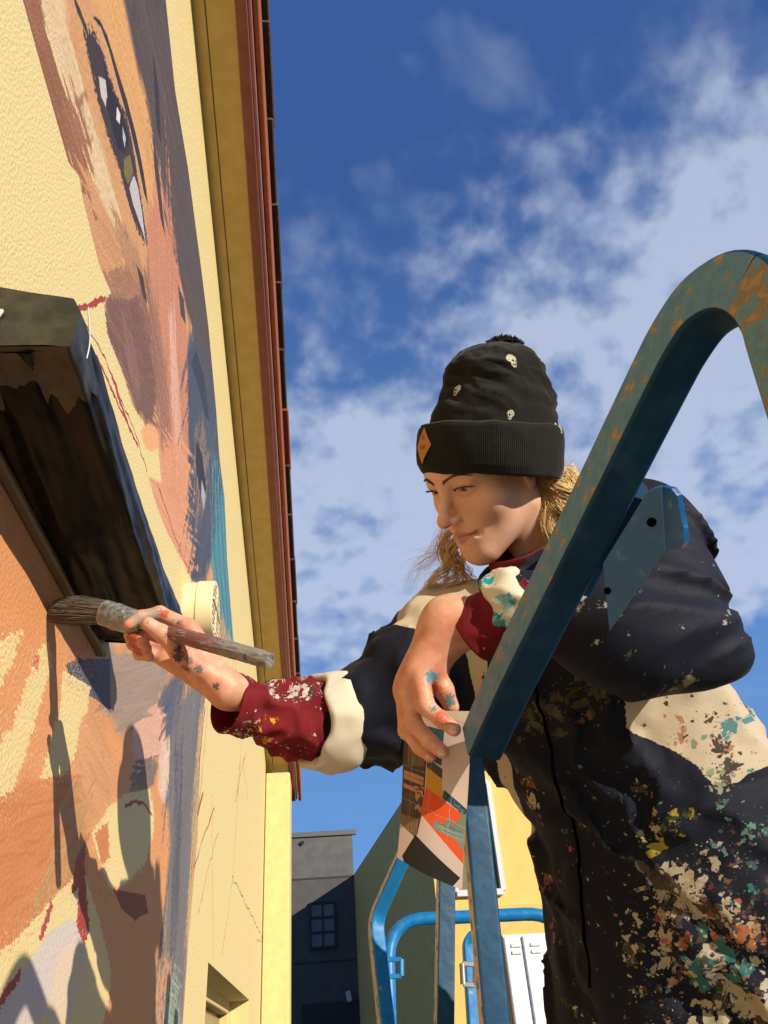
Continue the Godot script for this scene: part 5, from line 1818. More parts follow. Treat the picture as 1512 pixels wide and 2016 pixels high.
func sleeves(t: Node3D):
	var g := RandomNumberGenerator.new()
	g.seed = 21
	# red sweater sleeve on the painting arm
	var w := 1024
	var h := 640
	var red := lin(0.165, 0.012, 0.016)
	var im := Image.create(w, h, false, Image.FORMAT_RGB8)
	im.fill(red)
	for i in 120:
		blob(im, Vector2(g.randf() * w, g.randf() * h), g.randf_range(10, 60), red.lerp(lin(0.12, 0.006, 0.012), g.randf() * 0.7), g, 1.6)
	var sm := im.duplicate()
	sm.resize(64, 40, Image.INTERPOLATE_BILINEAR)
	sm.resize(w, h, Image.INTERPOLATE_CUBIC)
	im = sm
	ribbed(im, red, lin(0.115, 0.006, 0.010), 0, 150, 6)
	im.fill_rect(Rect2i(0, 150, w, 4), lin(0.06, 0.004, 0.006))
	var white := lin(0.50, 0.46, 0.40)
	var gold := lin(0.55, 0.28, 0.03)
	var dk := lin(0.05, 0.03, 0.025)
	for side in [0.0, 0.5]:   # stains cover the hanging side of the cuff
		for q in [[0.30, 50, 60, 36, 150, 9, [white, white, lin(0.35, 0.30, 0.26), dk]], [0.22, 100, 50, 30, 110, 10, [white, lin(0.5, 0.35, 0.2), dk, white]], [0.36, 120, 30, 20, 50, 8, [gold, white]],
			[0.16, 190, 40, 26, 60, 12, [white, dk, lin(0.4, 0.3, 0.25)]], [0.12, 300, 50, 40, 90, 13, [white, lin(0.45, 0.36, 0.33), dk]], [0.30, 210, 14, 8, 24, 12, [gold]], [0.42, 190, 10, 26, 10, 12, [gold]],
			[0.25, 330, 70, 90, 110, 4, [white, gold, dk]], [0.08, 420, 50, 50, 60, 10, [white, dk, lin(0.4, 0.32, 0.3)]], [0.30, 430, 70, 60, 50, 5, [white]]]:
			spatter(im, Vector2(fposmod(q[0] + side, 1.0) * w, q[1]), Vector2(q[2], q[3]), q[4], q[5], q[6], g)
	var sw := sleeve([Vector3(-0.1262, 4.4088, -0.9893), Vector3(-0.1006, 4.4095, -1.0096), Vector3(-0.066, 4.4098, -1.0343), Vector3(-0.025, 4.4098, -1.0658), Vector3(0.0272, 4.4126, -1.0892)], [0.041, 0.040, 0.0385, 0.047, 0.057, 0.057, 0.052, 0.045], 71, 0.010, 4.2)
	part("sweater_sleeve", sw, cloth(ImageTexture.create_from_image(im), 0.9), t)
	# its rolled coverall cuff
	var cim := Image.create(256, 128, false, Image.FORMAT_RGB8)
	cim.fill(lin(0.56, 0.51, 0.41))
	spatter(cim, Vector2(90, 60), Vector2(70, 40), 40, 2.2, [lin(0.40, 0.34, 0.24), lin(0.5, 0.43, 0.33)], g)
	var beige := cloth(ImageTexture.create_from_image(cim), 0.8)
	var cf := rolled([Vector3(-0.0162, 4.4049, -1.056), Vector3(0.0094, 4.4074, -1.0714), Vector3(0.0403, 4.4106, -1.0856)], [0.0585, 0.0640, 0.0615], 74)
	part("rolled_cuff", cf, beige, t)
	# the other arm: knitted cuff, rolled cuff with a turquoise splash
	var lim := Image.create(512, 256, false, Image.FORMAT_RGB8)
	lim.fill(lin(0.15, 0.010, 0.016))
	ribbed(lim, red, lin(0.095, 0.005, 0.010), 0, 256, 4)
	spatter(lim, Vector2(256, 110), Vector2(200, 70), 90, 3.5, [lin(0.35, 0.2, 0.16), lin(0.45, 0.4, 0.36), dk], g)
	var kn := sleeve([Vector3(0.1668, 4.3885, -0.7739), Vector3(0.1807, 4.393, -0.763), Vector3(0.2063, 4.3998, -0.7468), Vector3(0.2332, 4.4024, -0.7371)], [0.0360, 0.0345, 0.032, 0.031, 0.031], 77, 0.0025, 3.0, 0.0025, 64, 40)
	part("knitted_cuff", kn, cloth(ImageTexture.create_from_image(lim), 0.9), t)
	var tim := Image.create(512, 128, false, Image.FORMAT_RGB8)
	tim.fill(lin(0.56, 0.51, 0.40))
	var turq := lin(0.01, 0.25, 0.36)
	for q in [0.12, 0.37, 0.62, 0.87]:
		spatter(tim, Vector2(q * 512, 40), Vector2(26, 18), 26, 17, [turq, turq, lin(0.02, 0.3, 0.4), lin(0.2, 0.36, 0.4)], g)
		spatter(tim, Vector2(q * 512 + 20, 70), Vector2(8, 8), 8, 8, [lin(0.55, 0.25, 0.02)], g)
	var lc := rolled([Vector3(0.1932, 4.4031, -0.7507), Vector3(0.2073, 4.4047, -0.7419), Vector3(0.2281, 4.4049, -0.7322)], [0.0310, 0.0350, 0.0350], 79)
	part("rolled_cuff", lc, cloth(ImageTexture.create_from_image(tim), 0.8), t)
	# neck of the red sweater
	var nb := Vector3(0.3226, 4.6046, -0.9717)
	var nu := head_place.basis.y.lerp(Vector3(-0.2113, 0.9436, 0.2549), 0.3).normalized()
	var nf := (Vector3(-0.7011, -0.328, 0.6331) - nu * (Vector3(-0.7011, -0.328, 0.6331)).dot(nu)).normalized()
	var ns := nu.cross(nf)
	var rows := []
	for j in 9:
		var row := PackedVector3Array()
		for i in 48:
			var a := TAU * i / 48
			var hh: float = [-0.07, -0.04, -0.01, 0.010, 0.014, 0.012, 0.006, -0.015, -0.03][j]
			var r: float = [0.080, 0.072, 0.0680, 0.0655, 0.0640, 0.0625, 0.0615, 0.0610, 0.0610][j]
			row.append(nb + (nf * cos(a) + ns * sin(a)) * r + nu * (hh + 0.020 - 0.012 * cos(a)))
		rows.append(row)
	var nm := MB.new()
	nm.sheet(rows, true)
	part("sweater_neck", nm, mat(lin(0.16, 0.011, 0.016), 0.9), t)

func rolled(path: Array, radii: Array, sd: int) -> MB:   # a cuff folded back on itself: rounded at both ends, creased between
	var a: Vector3 = path[0]
	var e: Vector3 = path[2]
	var tt := (e - a).normalized()
	var s := tt.cross(Vector3(0.1, 1, 0.2)).normalized()
	var up := s.cross(tt)
	var n := noise(sd, 1.0, 1)
	var rows := []
	var prof := [[0.30, -0.010], [0.12, -0.009], [0.02, -0.006], [-0.02, -0.001], [0.0, 0.004], [0.06, 0.007], [0.18, 0.0075], [0.34, 0.008], [0.5, 0.008], [0.66, 0.008], [0.82, 0.008], [0.94, 0.006], [1.0, 0.002], [1.01, -0.004], [0.95, -0.009], [0.8, -0.012]]
	for q in prof:
		var u: float = q[0]
		var r: float = lerpf(radii[0], radii[1], u * 2.0) if u < 0.5 else lerpf(radii[1], radii[2], u * 2.0 - 1.0)
		var row := PackedVector3Array()
		for j in 80:
			var an := TAU * j / 80
			var w := n.get_noise_3d(cos(an) * 0.9, sin(an) * 0.9, u * 0.9)
			var v := n.get_noise_3d(cos(an) * 1.9 + 4.0, sin(an) * 1.9, u * 1.6)
			var d := s * cos(an) + up * sin(an)
			var k := smoothstep(-0.012, 0.008, q[1])
			row.append(a.lerp(e, u) + tt * 0.012 * n.get_noise_2d(cos(an) * 0.9 + 3.0, sin(an) * 0.9) + d * (r + q[1] + k * (0.0055 * (0.4 - absf(w) * 1.6) + 0.0022 * v)))
		rows.append(row)
	var m := MB.new()
	m.sheet(rows, true, null, null, 0.0)
	return m

func beanie(t: Node3D):
	# rows of [height above the brim, half width, sideways shift], in metres
	var k := 1.0 / 1309.0
	var lines := [[-8, 118, 2], [-9, 132, 1], [-3, 137, 0], [10, 142, -2], [30, 144, -3], [50, 144, -4], [68, 143, -4], [80, 141, -4], [88, 137, -4], [86, 131, -3], [84, 127, -1],
		[92, 126, 0], [110, 123, 1], [130, 119, 3], [150, 113, 6], [164, 107, 7], [176, 104, 8], [190, 101, 5], [205, 95, 2], [220, 87, 2], [232, 77, 3], [241, 64, 6], [247, 48, 10], [250, 28, 14], [251, 8, 16]]
	var axis := Vector3(0.0499, 0.7954, 0.604)
	var right := Vector3(0.9951, -0.0915, 0.0386)
	right = (right - axis * right.dot(axis)).normalized()
	var to := right.cross(axis)
	var o := Vector3(0.2608, 4.7166, -0.8974)
	var segs := 960
	var n := noise(81, 1.0, 3)
	var prof := []
	for i in lines.size() - 1:
		var steps := 1 if i < 11 and i > 7 else 3
		for j in steps:
			var u := float(j) / steps
			prof.append([lerpf(lines[i][0], lines[i + 1][0], u), lerpf(lines[i][1], lines[i + 1][1], u), lerpf(lines[i][2], lines[i + 1][2], u)])
	prof.append(lines[-1])
	var spot := func(q: Array, a: float, lift: float) -> Vector3:
		var hgt: float = q[0] * k
		var r: float = q[1] * k
		var up := smoothstep(95.0, 130.0, q[0]) * smoothstep(60.0, 90.0, q[1])
		var sag := 0.0055 * up * (0.4 - absf(n.get_noise_3d(cos(a) * 0.55, q[0] * 0.016 + 0.4 * sin(a), sin(a) * 0.55)) * 2.2)
		var wob := 0.003 * n.get_noise_3d(cos(a) * 1.2 + 5.0, q[0] * 0.01, sin(a) * 1.2)
		return o + axis * (hgt + wob - 0.010 * sin(a * 1.0 + 0.4) * 0.0) + right * (q[2] * k) + (right * sin(a) + to * cos(a)) * (r + sag + wob + lift)
	var rows := []
	var uvs := []
	for q in prof:
		var row := PackedVector3Array()
		var ru := PackedVector2Array()
		for i in segs + 1:
			var a := TAU * i / segs - PI
			var rib := 0.00045 * cos(a * 240.0) * smoothstep(20.0, 60.0, q[1])
			if i < segs:
				row.append((spot as Callable).call(q, a, rib))
			ru.append(Vector2(float(i) / segs, 1.0 - clampf((q[0] + 10.0) / 262.0, 0.0, 1.0)))
		rows.append(row)
		uvs.append(ru)
	# knit with skulls stitched on in white
	var w := 2048
	var h := 512
	var im := Image.create(w, h, false, Image.FORMAT_RGB8)
	var base := lin(0.0085, 0.0075, 0.0075)
	im.fill(base)
	var bone := lin(0.46, 0.44, 0.37)
	for sk in [[986, 726, 26.0, 1.0, 0.15], [886, 779, 22.0, -1.0, 0.0], [982, 829, 17.0, -1.0, -0.15], [1080, 846, 22.0, -1.0, 0.0]]:
		var hgt: float = 930.0 - sk[1]
		var q: Array = prof[0]
		for e in prof:
			if e[0] <= hgt and e[1] < 130 or e[0] < 80:
				q = e
		var a := asin(clampf((sk[0] - 967.0 - q[2]) / q[1], -0.87, 0.87))
		var c := Vector2((a + PI) / TAU * w, (1.0 - (hgt + 10.0) / 262.0) * h)
		var ux: float = w / (TAU * q[1])
		var uy := h / 262.0
		var put := func(pts: Array) -> Array:
			var out := []
			for p in pts:
				var v: Vector2 = Vector2(p[0] * sk[3], p[1]).rotated(sk[4]) * (sk[2] * 0.5)
				out.append(c + Vector2(v.x * ux, v.y * uy))
			return out
		fill(im, (put as Callable).call([[-0.78, -0.35], [-0.62, -0.78], [-0.2, -1.0], [0.3, -0.96], [0.66, -0.7], [0.8, -0.25], [0.72, 0.15], [0.6, 0.3], [0.66, 0.62], [0.5, 0.95], [0.12, 1.02], [-0.12, 0.8], [-0.2, 0.5], [-0.62, 0.3], [-0.8, 0.0]]), bone)
		fill(im, (put as Callable).call([[0.02, -0.05], [0.18, -0.28], [0.4, -0.22], [0.44, 0.05], [0.25, 0.2], [0.05, 0.12]]), base)
		fill(im, (put as Callable).call([[0.56, -0.18], [0.74, -0.2], [0.72, 0.05], [0.58, 0.1]]), base)
		fill(im, (put as Callable).call([[0.46, 0.2], [0.58, 0.22], [0.54, 0.42], [0.44, 0.38]]), base)
		fill(im, (put as Callable).call([[0.05, 0.55], [0.62, 0.5], [0.62, 0.58], [0.05, 0.64]]), base)
		for tooth in 4:
			fill(im, (put as Callable).call([[0.12 + tooth * 0.13, 0.42], [0.16 + tooth * 0.13, 0.42], [0.16 + tooth * 0.13, 0.76], [0.12 + tooth * 0.13, 0.76]]), base)
		fill(im, (put as Callable).call([[-0.6, -0.1], [-0.2, -0.02], [-0.2, 0.06], [-0.58, 0.02]]), base.lerp(bone, 0.3))
	var m := MB.new()
	m.sheet(rows, true, uvs)
	var km := cloth(ImageTexture.create_from_image(im), 0.95)
	km.rim = 0.35
	var hat := part("beanie", m, km, t)
	hat.set_meta("label", "black knitted beanie with white skulls and a leather diamond")
	# bobble: tufts of yarn
	var pm := MB.new()
	var g := RandomNumberGenerator.new()
	g.seed = 5
	var pc := o + axis * (247.0 * k) + right * (18.0 * k)
	for i in 900:
		var d := Vector3(g.randfn(), g.randfn(), g.randfn()).normalized()
		var e := (right * d.x + to * d.z) * 0.029 + axis * (d.y * 0.017)
		var p := pc + e * 0.35
		var q := pc + e * g.randf_range(0.88, 1.06)
		pm.sweep([p, p.lerp(q, 0.5) + Vector3(g.randf() - 0.5, g.randf() - 0.5, g.randf() - 0.5) * 0.004, q + Vector3(g.randf() - 0.5, g.randf() - 0.5, g.randf() - 0.5) * 0.004], circle(0.0013, 4), Vector3(0.2, 0.9, 0.3), [1.0, 1.0, 0.7], true)
	part("bobble", pm, mat(lin(0.010, 0.009, 0.009), 0.95), hat)
	# leather diamond on the cuff
	var dm := MB.new()
	var grid := []
	for j in 9:
		var v := lerpf(-1.0, 1.0, j / 8.0)
		var row := PackedVector3Array()
		for i in 9:
			var u := lerpf(-1.0, 1.0, i / 8.0) * (1.0 - absf(v) * 0.999)
			var hgt := 44.0 + v * 36.0
			row.append((spot as Callable).call([hgt, 144.0, -3.5], -1.155 + u * 0.20, 0.0022))
		grid.append(row)
	dm.sheet(grid, false, null, null, -1.0)
	var lt := mat(lin(0.40, 0.155, 0.030), 0.6)
	var patch := part("leather_patch", dm, lt, hat)
	var mk := MB.new()
	for q in [[-0.03, 12, 0.03, 12], [-0.03, 12, -0.02, 20], [0.03, 12, 0.015, 21], [-0.07, -2, -0.02, -8], [-0.01, -1, 0.0, -9], [0.02, -1, 0.07, -8], [0.07, -1, 0.03, -9]]:
		mk.bar((spot as Callable).call([44.0 + q[1], 144.0, -3.5], -1.155 + q[0], 0.0026), (spot as Callable).call([44.0 + q[3], 144.0, -3.5], -1.155 + q[2], 0.0026), 0.0007, 0.0004)
	part("embossed_mark", mk, mat(lin(0.12, 0.04, 0.012), 0.8), patch)

func hair(t: Node3D):
	var g := RandomNumberGenerator.new()
	g.seed = 17
	var m := MB.new()
	var lock := func(pts: Array, n: int, spread: float, r: float, curl: float, turns: float, tail: float):
		var lean := g.randf() * TAU
		for i in int(n * 3.4):
			var c := Curve3D.new()
			var o0 := Vector3(g.randfn(), g.randfn(), g.randfn()) * spread
			var o1 := Vector3(g.randfn(), g.randfn(), g.randfn()) * spread
			for j in pts.size():
				var u := float(j) / (pts.size() - 1)
				var tg: Vector3 = (pts[mini(j + 1, pts.size() - 1)] - pts[maxi(j - 1, 0)]) / 6.0
				c.add_point((pts[j] as Vector3) + o0.lerp(o1, u) * lerpf(0.6, 1.25, u), -tg, tg)
			var ln := c.get_baked_length() * g.randf_range(1.0 - tail, 1.0)
			var ph := g.randf_range(-0.22, 0.22) + lean
			var cu := curl * g.randf_range(0.7, 1.3)
			var path := []
			var sc := []
			var steps := 18
			for s in steps + 1:
				var u := float(s) / steps
				var p := c.sample_baked(u * ln, true)
				var d := (c.sample_baked(minf(u * ln + 0.004, ln), true) - c.sample_baked(maxf(u * ln - 0.004, 0.0), true)).normalized()
				var sd := d.cross(Vector3(0.2, 0.3, 1)).normalized()
				var an := u * turns * TAU + ph
				path.append(p + (sd * cos(an) + d.cross(sd) * sin(an)) * cu * smoothstep(0.0, 0.3, u))
				sc.append(lerpf(1.0, 0.35, u))
			var at := m.c.size()
			m.sweep(path, circle(r * g.randf_range(0.35, 0.8), 3), Vector3(0.31, 0.22, 0.92), sc, false)
			var tone := g.randf()
			var col := Color(0.62, 0.39, 0.14).lerp(Color(0.95, 0.74, 0.38), tone)
			for q in range(at, m.c.size()):
				m.c[q] = col
	var L := lock as Callable
	# behind the near ear: a mass that curls forward under the cap and down the neck
	L.call([Vector3(0.3212, 4.7232, -0.9011), Vector3(0.3409, 4.6938, -0.9016), Vector3(0.3664, 4.6798, -0.8967), Vector3(0.3949, 4.6718, -0.8995), Vector3(0.4144, 4.6549, -0.922)], 130, 0.0070, 0.0011, 0.004, 1.2, 0.3)
	L.call([Vector3(0.3212, 4.7201, -0.9033), Vector3(0.3362, 4.6836, -0.9132), Vector3(0.3583, 4.6589, -0.9126), Vector3(0.3808, 4.6513, -0.9158), Vector3(0.4005, 4.6401, -0.9403)], 120, 0.0075, 0.0011, 0.005, 1.4, 0.35)
	L.call([Vector3(0.3301, 4.7163, -0.9113), Vector3(0.3404, 4.6753, -0.915), Vector3(0.3429, 4.6475, -0.9286), Vector3(0.3529, 4.6256, -0.9372), Vector3(0.3733, 4.6233, -0.9553)], 130, 0.0065, 0.0011, 0.005, 1.1, 0.3)
	L.call([Vector3(0.3391, 4.7125, -0.9193), Vector3(0.3586, 4.677, -0.9243), Vector3(0.3738, 4.6419, -0.9418), Vector3(0.3801, 4.6191, -0.97)], 110, 0.0080, 0.0011, 0.006, 1.3, 0.3)
	L.call([Vector3(0.3868, 4.7439, -0.9411), Vector3(0.4004, 4.7082, -0.9283), Vector3(0.4238, 4.6847, -0.9304), Vector3(0.4424, 4.655, -0.9499), Vector3(0.4491, 4.6253, -0.983)], 140, 0.0110, 0.0012, 0.006, 1.5, 0.3)
	L.call([Vector3(0.4035, 4.7645, -0.974), Vector3(0.4238, 4.7168, -0.994), Vector3(0.4392, 4.6756, -1.022), Vector3(0.4414, 4.6339, -1.0643)], 160, 0.015, 0.0013, 0.007, 1.4, 0.3)
	L.call([Vector3(0.3205, 4.7157, -0.9041), Vector3(0.3264, 4.6874, -0.9115), Vector3(0.3279, 4.6607, -0.9269), Vector3(0.3372, 4.6371, -0.9467)], 40, 0.0035, 0.0007, 0.003, 1.5, 0.5)
	# beyond the far cheek: loose waves that blow towards the wall
	L.call([Vector3(0.2373, 4.698, -0.9751), Vector3(0.2168, 4.6735, -0.9949), Vector3(0.1915, 4.6444, -1), Vector3(0.1861, 4.6108, -1.0125), Vector3(0.1662, 4.5849, -1.0208), Vector3(0.1405, 4.5773, -1.0291)], 24, 0.0032, 0.0010, 0.010, 1.9, 0.30)
	L.call([Vector3(0.2371, 4.6915, -0.9798), Vector3(0.2196, 4.6608, -0.9976), Vector3(0.2022, 4.6309, -1.0087), Vector3(0.2014, 4.6003, -1.0185), Vector3(0.1837, 4.5743, -1.0267), Vector3(0.1679, 4.5628, -1.0366)], 22, 0.0030, 0.0010, 0.010, 2.1, 0.35)
	L.call([Vector3(0.2409, 4.6848, -0.9842), Vector3(0.2218, 4.6543, -1.0021), Vector3(0.213, 4.6238, -1.0126), Vector3(0.2145, 4.5962, -1.02), Vector3(0.2029, 4.573, -1.0256), Vector3(0.1945, 4.5469, -1.033)], 16, 0.0028, 0.0010, 0.009, 2.0, 0.35)
	L.call([Vector3(0.2447, 4.6781, -0.9887), Vector3(0.231, 4.644, -1.0086), Vector3(0.2268, 4.6133, -1.0188), Vector3(0.2338, 4.5886, -1.0235), Vector3(0.2119, 4.5599, -1.0341)], 14, 0.0028, 0.0010, 0.008, 1.9, 0.35)
	L.call([Vector3(0.2333, 4.6983, -0.9753), Vector3(0.2001, 4.6718, -0.9917), Vector3(0.1742, 4.6424, -1.0033), Vector3(0.1565, 4.6128, -1.0141), Vector3(0.1485, 4.5861, -1.0218)], 12, 0.0080, 0.0005, 0.008, 1.5, 0.4)
	# flyaway hairs
	L.call([Vector3(0.3385, 4.6988, -0.8834), Vector3(0.3612, 4.7034, -0.8777), Vector3(0.3874, 4.6986, -0.8785), Vector3(0.4059, 4.6882, -0.884)], 10, 0.0080, 0.0004, 0.008, 1.2, 0.4)
	L.call([Vector3(0.216, 4.6772, -0.9862), Vector3(0.1822, 4.6482, -0.9983), Vector3(0.1567, 4.6191, -1.0096), Vector3(0.1432, 4.5896, -1.0199)], 14, 0.0110, 0.0004, 0.010, 1.3, 0.5)
	var hm := mat(Color.WHITE, 0.42)
	hm.vertex_color_use_as_albedo = true
	hm.backlight_enabled = true
	hm.backlight = Color(0.3, 0.3, 0.3)
	var o := part("hair", m, hm, t)
	o.set_meta("label", "wavy golden blond hair under the beanie")

# ---------------------------------------------------------------- the mural: paint on the wall, laid out in metres along it
const MURAL := 2048

func tone(r: float, g: float, b: float) -> Color:   # the paint of a sunlit patch
	var c := Color(r / 255.0, g / 255.0, b / 255.0).srgb_to_linear()
	var m := (c.r + c.g + c.b) / 3.0
	c = c.lerp(Color(m, m, m), 0.04)
	return lin(c.r / 1.22, c.g / 1.17, c.b / 1.08)

var panel := Rect2(0.345, 0.0, 4.813, 3.627)   # the field of wall being painted: along the wall, and down from 7.339
var fine := 1.0                                 # pixels of it to one pixel of the whole wall

func spots(a: Array, size: float) -> Array:
	var o := []
	for i in range(0, a.size(), 2):
		o.append(Vector2((a[i] - panel.position.x) / panel.size.x, (3.339 - a[i + 1] - panel.position.y) / panel.size.y) * size)
	return o

func inside(p: Vector2, poly: Array) -> bool:
	return Geometry2D.is_point_in_polygon(p, PackedVector2Array(poly))

func strokes(im: Image, poly: Array, col: Color, n: int, vary: float, wide: float, g: RandomNumberGenerator, sd: int):   # brush marks along a patch's long axis
	var mid := Vector2.ZERO
	for p in poly:
		mid += p
	mid /= poly.size()
	var xx := 0.0
	var xy := 0.0
	var yy := 0.0
	var lo := Vector2(1e9, 1e9)
	var hi := -lo
	for p in poly:
		var d: Vector2 = p - mid
		xx += d.x * d.x
		xy += d.x * d.y
		yy += d.y * d.y
		lo = lo.min(p)
		hi = hi.max(p)
	var an := 0.5 * atan2(2.0 * xy, xx - yy)
	var ax := Vector2(cos(an), sin(an))
	var ln := (hi - lo).length()
	var done := 0
	for i in n * 6:
		if done >= n:
			break
		var p := Vector2(g.randf_range(lo.x, hi.x), g.randf_range(lo.y, hi.y))
		var d := ax.rotated(g.randfn() * 0.07) * ln * g.randf_range(0.10, 0.32)
		if not inside(p, poly) or (not (inside(p - d * 0.6, poly) and inside(p + d * 0.6, poly)) and g.randf() < 0.75):
			continue
		done += 1
		var w := g.randf_range(0.4, 1.0) * wide
		var nn := Vector2(-d.y, d.x).normalized() * w
		if p.x + d.length() < 0 or p.y + d.length() < 0 or p.x - d.length() > MURAL or p.y - d.length() > MURAL:
			continue
		var c := col.lightened(g.randf() * vary) if g.randf() < 0.5 else col.darkened(g.randf() * vary * 1.2)
		fill(im, [p - d, p - d * 0.5 + nn, p + d * 0.5 + nn * 0.8, p + d, p + d * 0.6 - nn, p - d * 0.6 - nn], c, 5.0, sd + i)

func dry_edge(im: Image, pts: Array, reach: float, g: RandomNumberGenerator):   # the brush skips over the grain of the render
	reach *= fine
	var grain := noise(5, 0.10, 2)
	for i in pts.size():
		var a: Vector2 = pts[i]
		var b: Vector2 = pts[(i + 1) % pts.size()]
		var n := (b - a).orthogonal().normalized()
		for k in int(minf((b - a).length(), 3000.0) * reach * 0.22 / fine):
			var q := a.lerp(b, g.randf())
			var o := g.randfn() * reach * 0.42
			var p := q + n * o
			var src := q - n * o * g.randf_range(0.4, 1.2)
			if p.x < 4 or p.y < 4 or src.x < 0 or src.y < 0 or p.x > MURAL - 6 or p.y > MURAL - 6 or src.x > MURAL - 1 or src.y > MURAL - 1:
				continue
			if grain.get_noise_2d(p.x, p.y) * (1.0 if o > 0.0 else -1.0) < 0.05:
				continue
			im.fill_rect(Rect2i(int(p.x), int(p.y), g.randi_range(1, 2), g.randi_range(1, 3)), im.get_pixelv(Vector2i(src)))

func line(im: Image, pts: Array, w: float, col: Color, sd := 1):
	var wob := noise(sd, 0.013, 2)
	for i in pts.size() - 1:
		var a: Vector2 = pts[i]
		var b: Vector2 = pts[i + 1]
		var nn := (b - a).orthogonal().normalized()
		var n := clampi(int((b - a).length() / 12.0), 1, 40)
		for k in n:
			var q := []
			for e in [k, k + 1]:
				var c := a.lerp(b, float(e) / n)
				var sh := wob.get_noise_2d(c.x, c.y) * minf((b - a).length() * 0.05, 9.0) * (0.0 if e == 0 or e == n else 1.0)
				q.append([c + nn * sh, w * (0.55 + 0.7 * absf(wob.get_noise_2d(c.y * 3.0, c.x * 3.0 + 90.0)) * 2.0)])
			fill(im, [q[0][0] + nn * q[0][1] * 0.5, q[1][0] + nn * q[1][1] * 0.5, q[1][0] - nn * q[1][1] * 0.5, q[0][0] - nn * q[0][1] * 0.5], col)

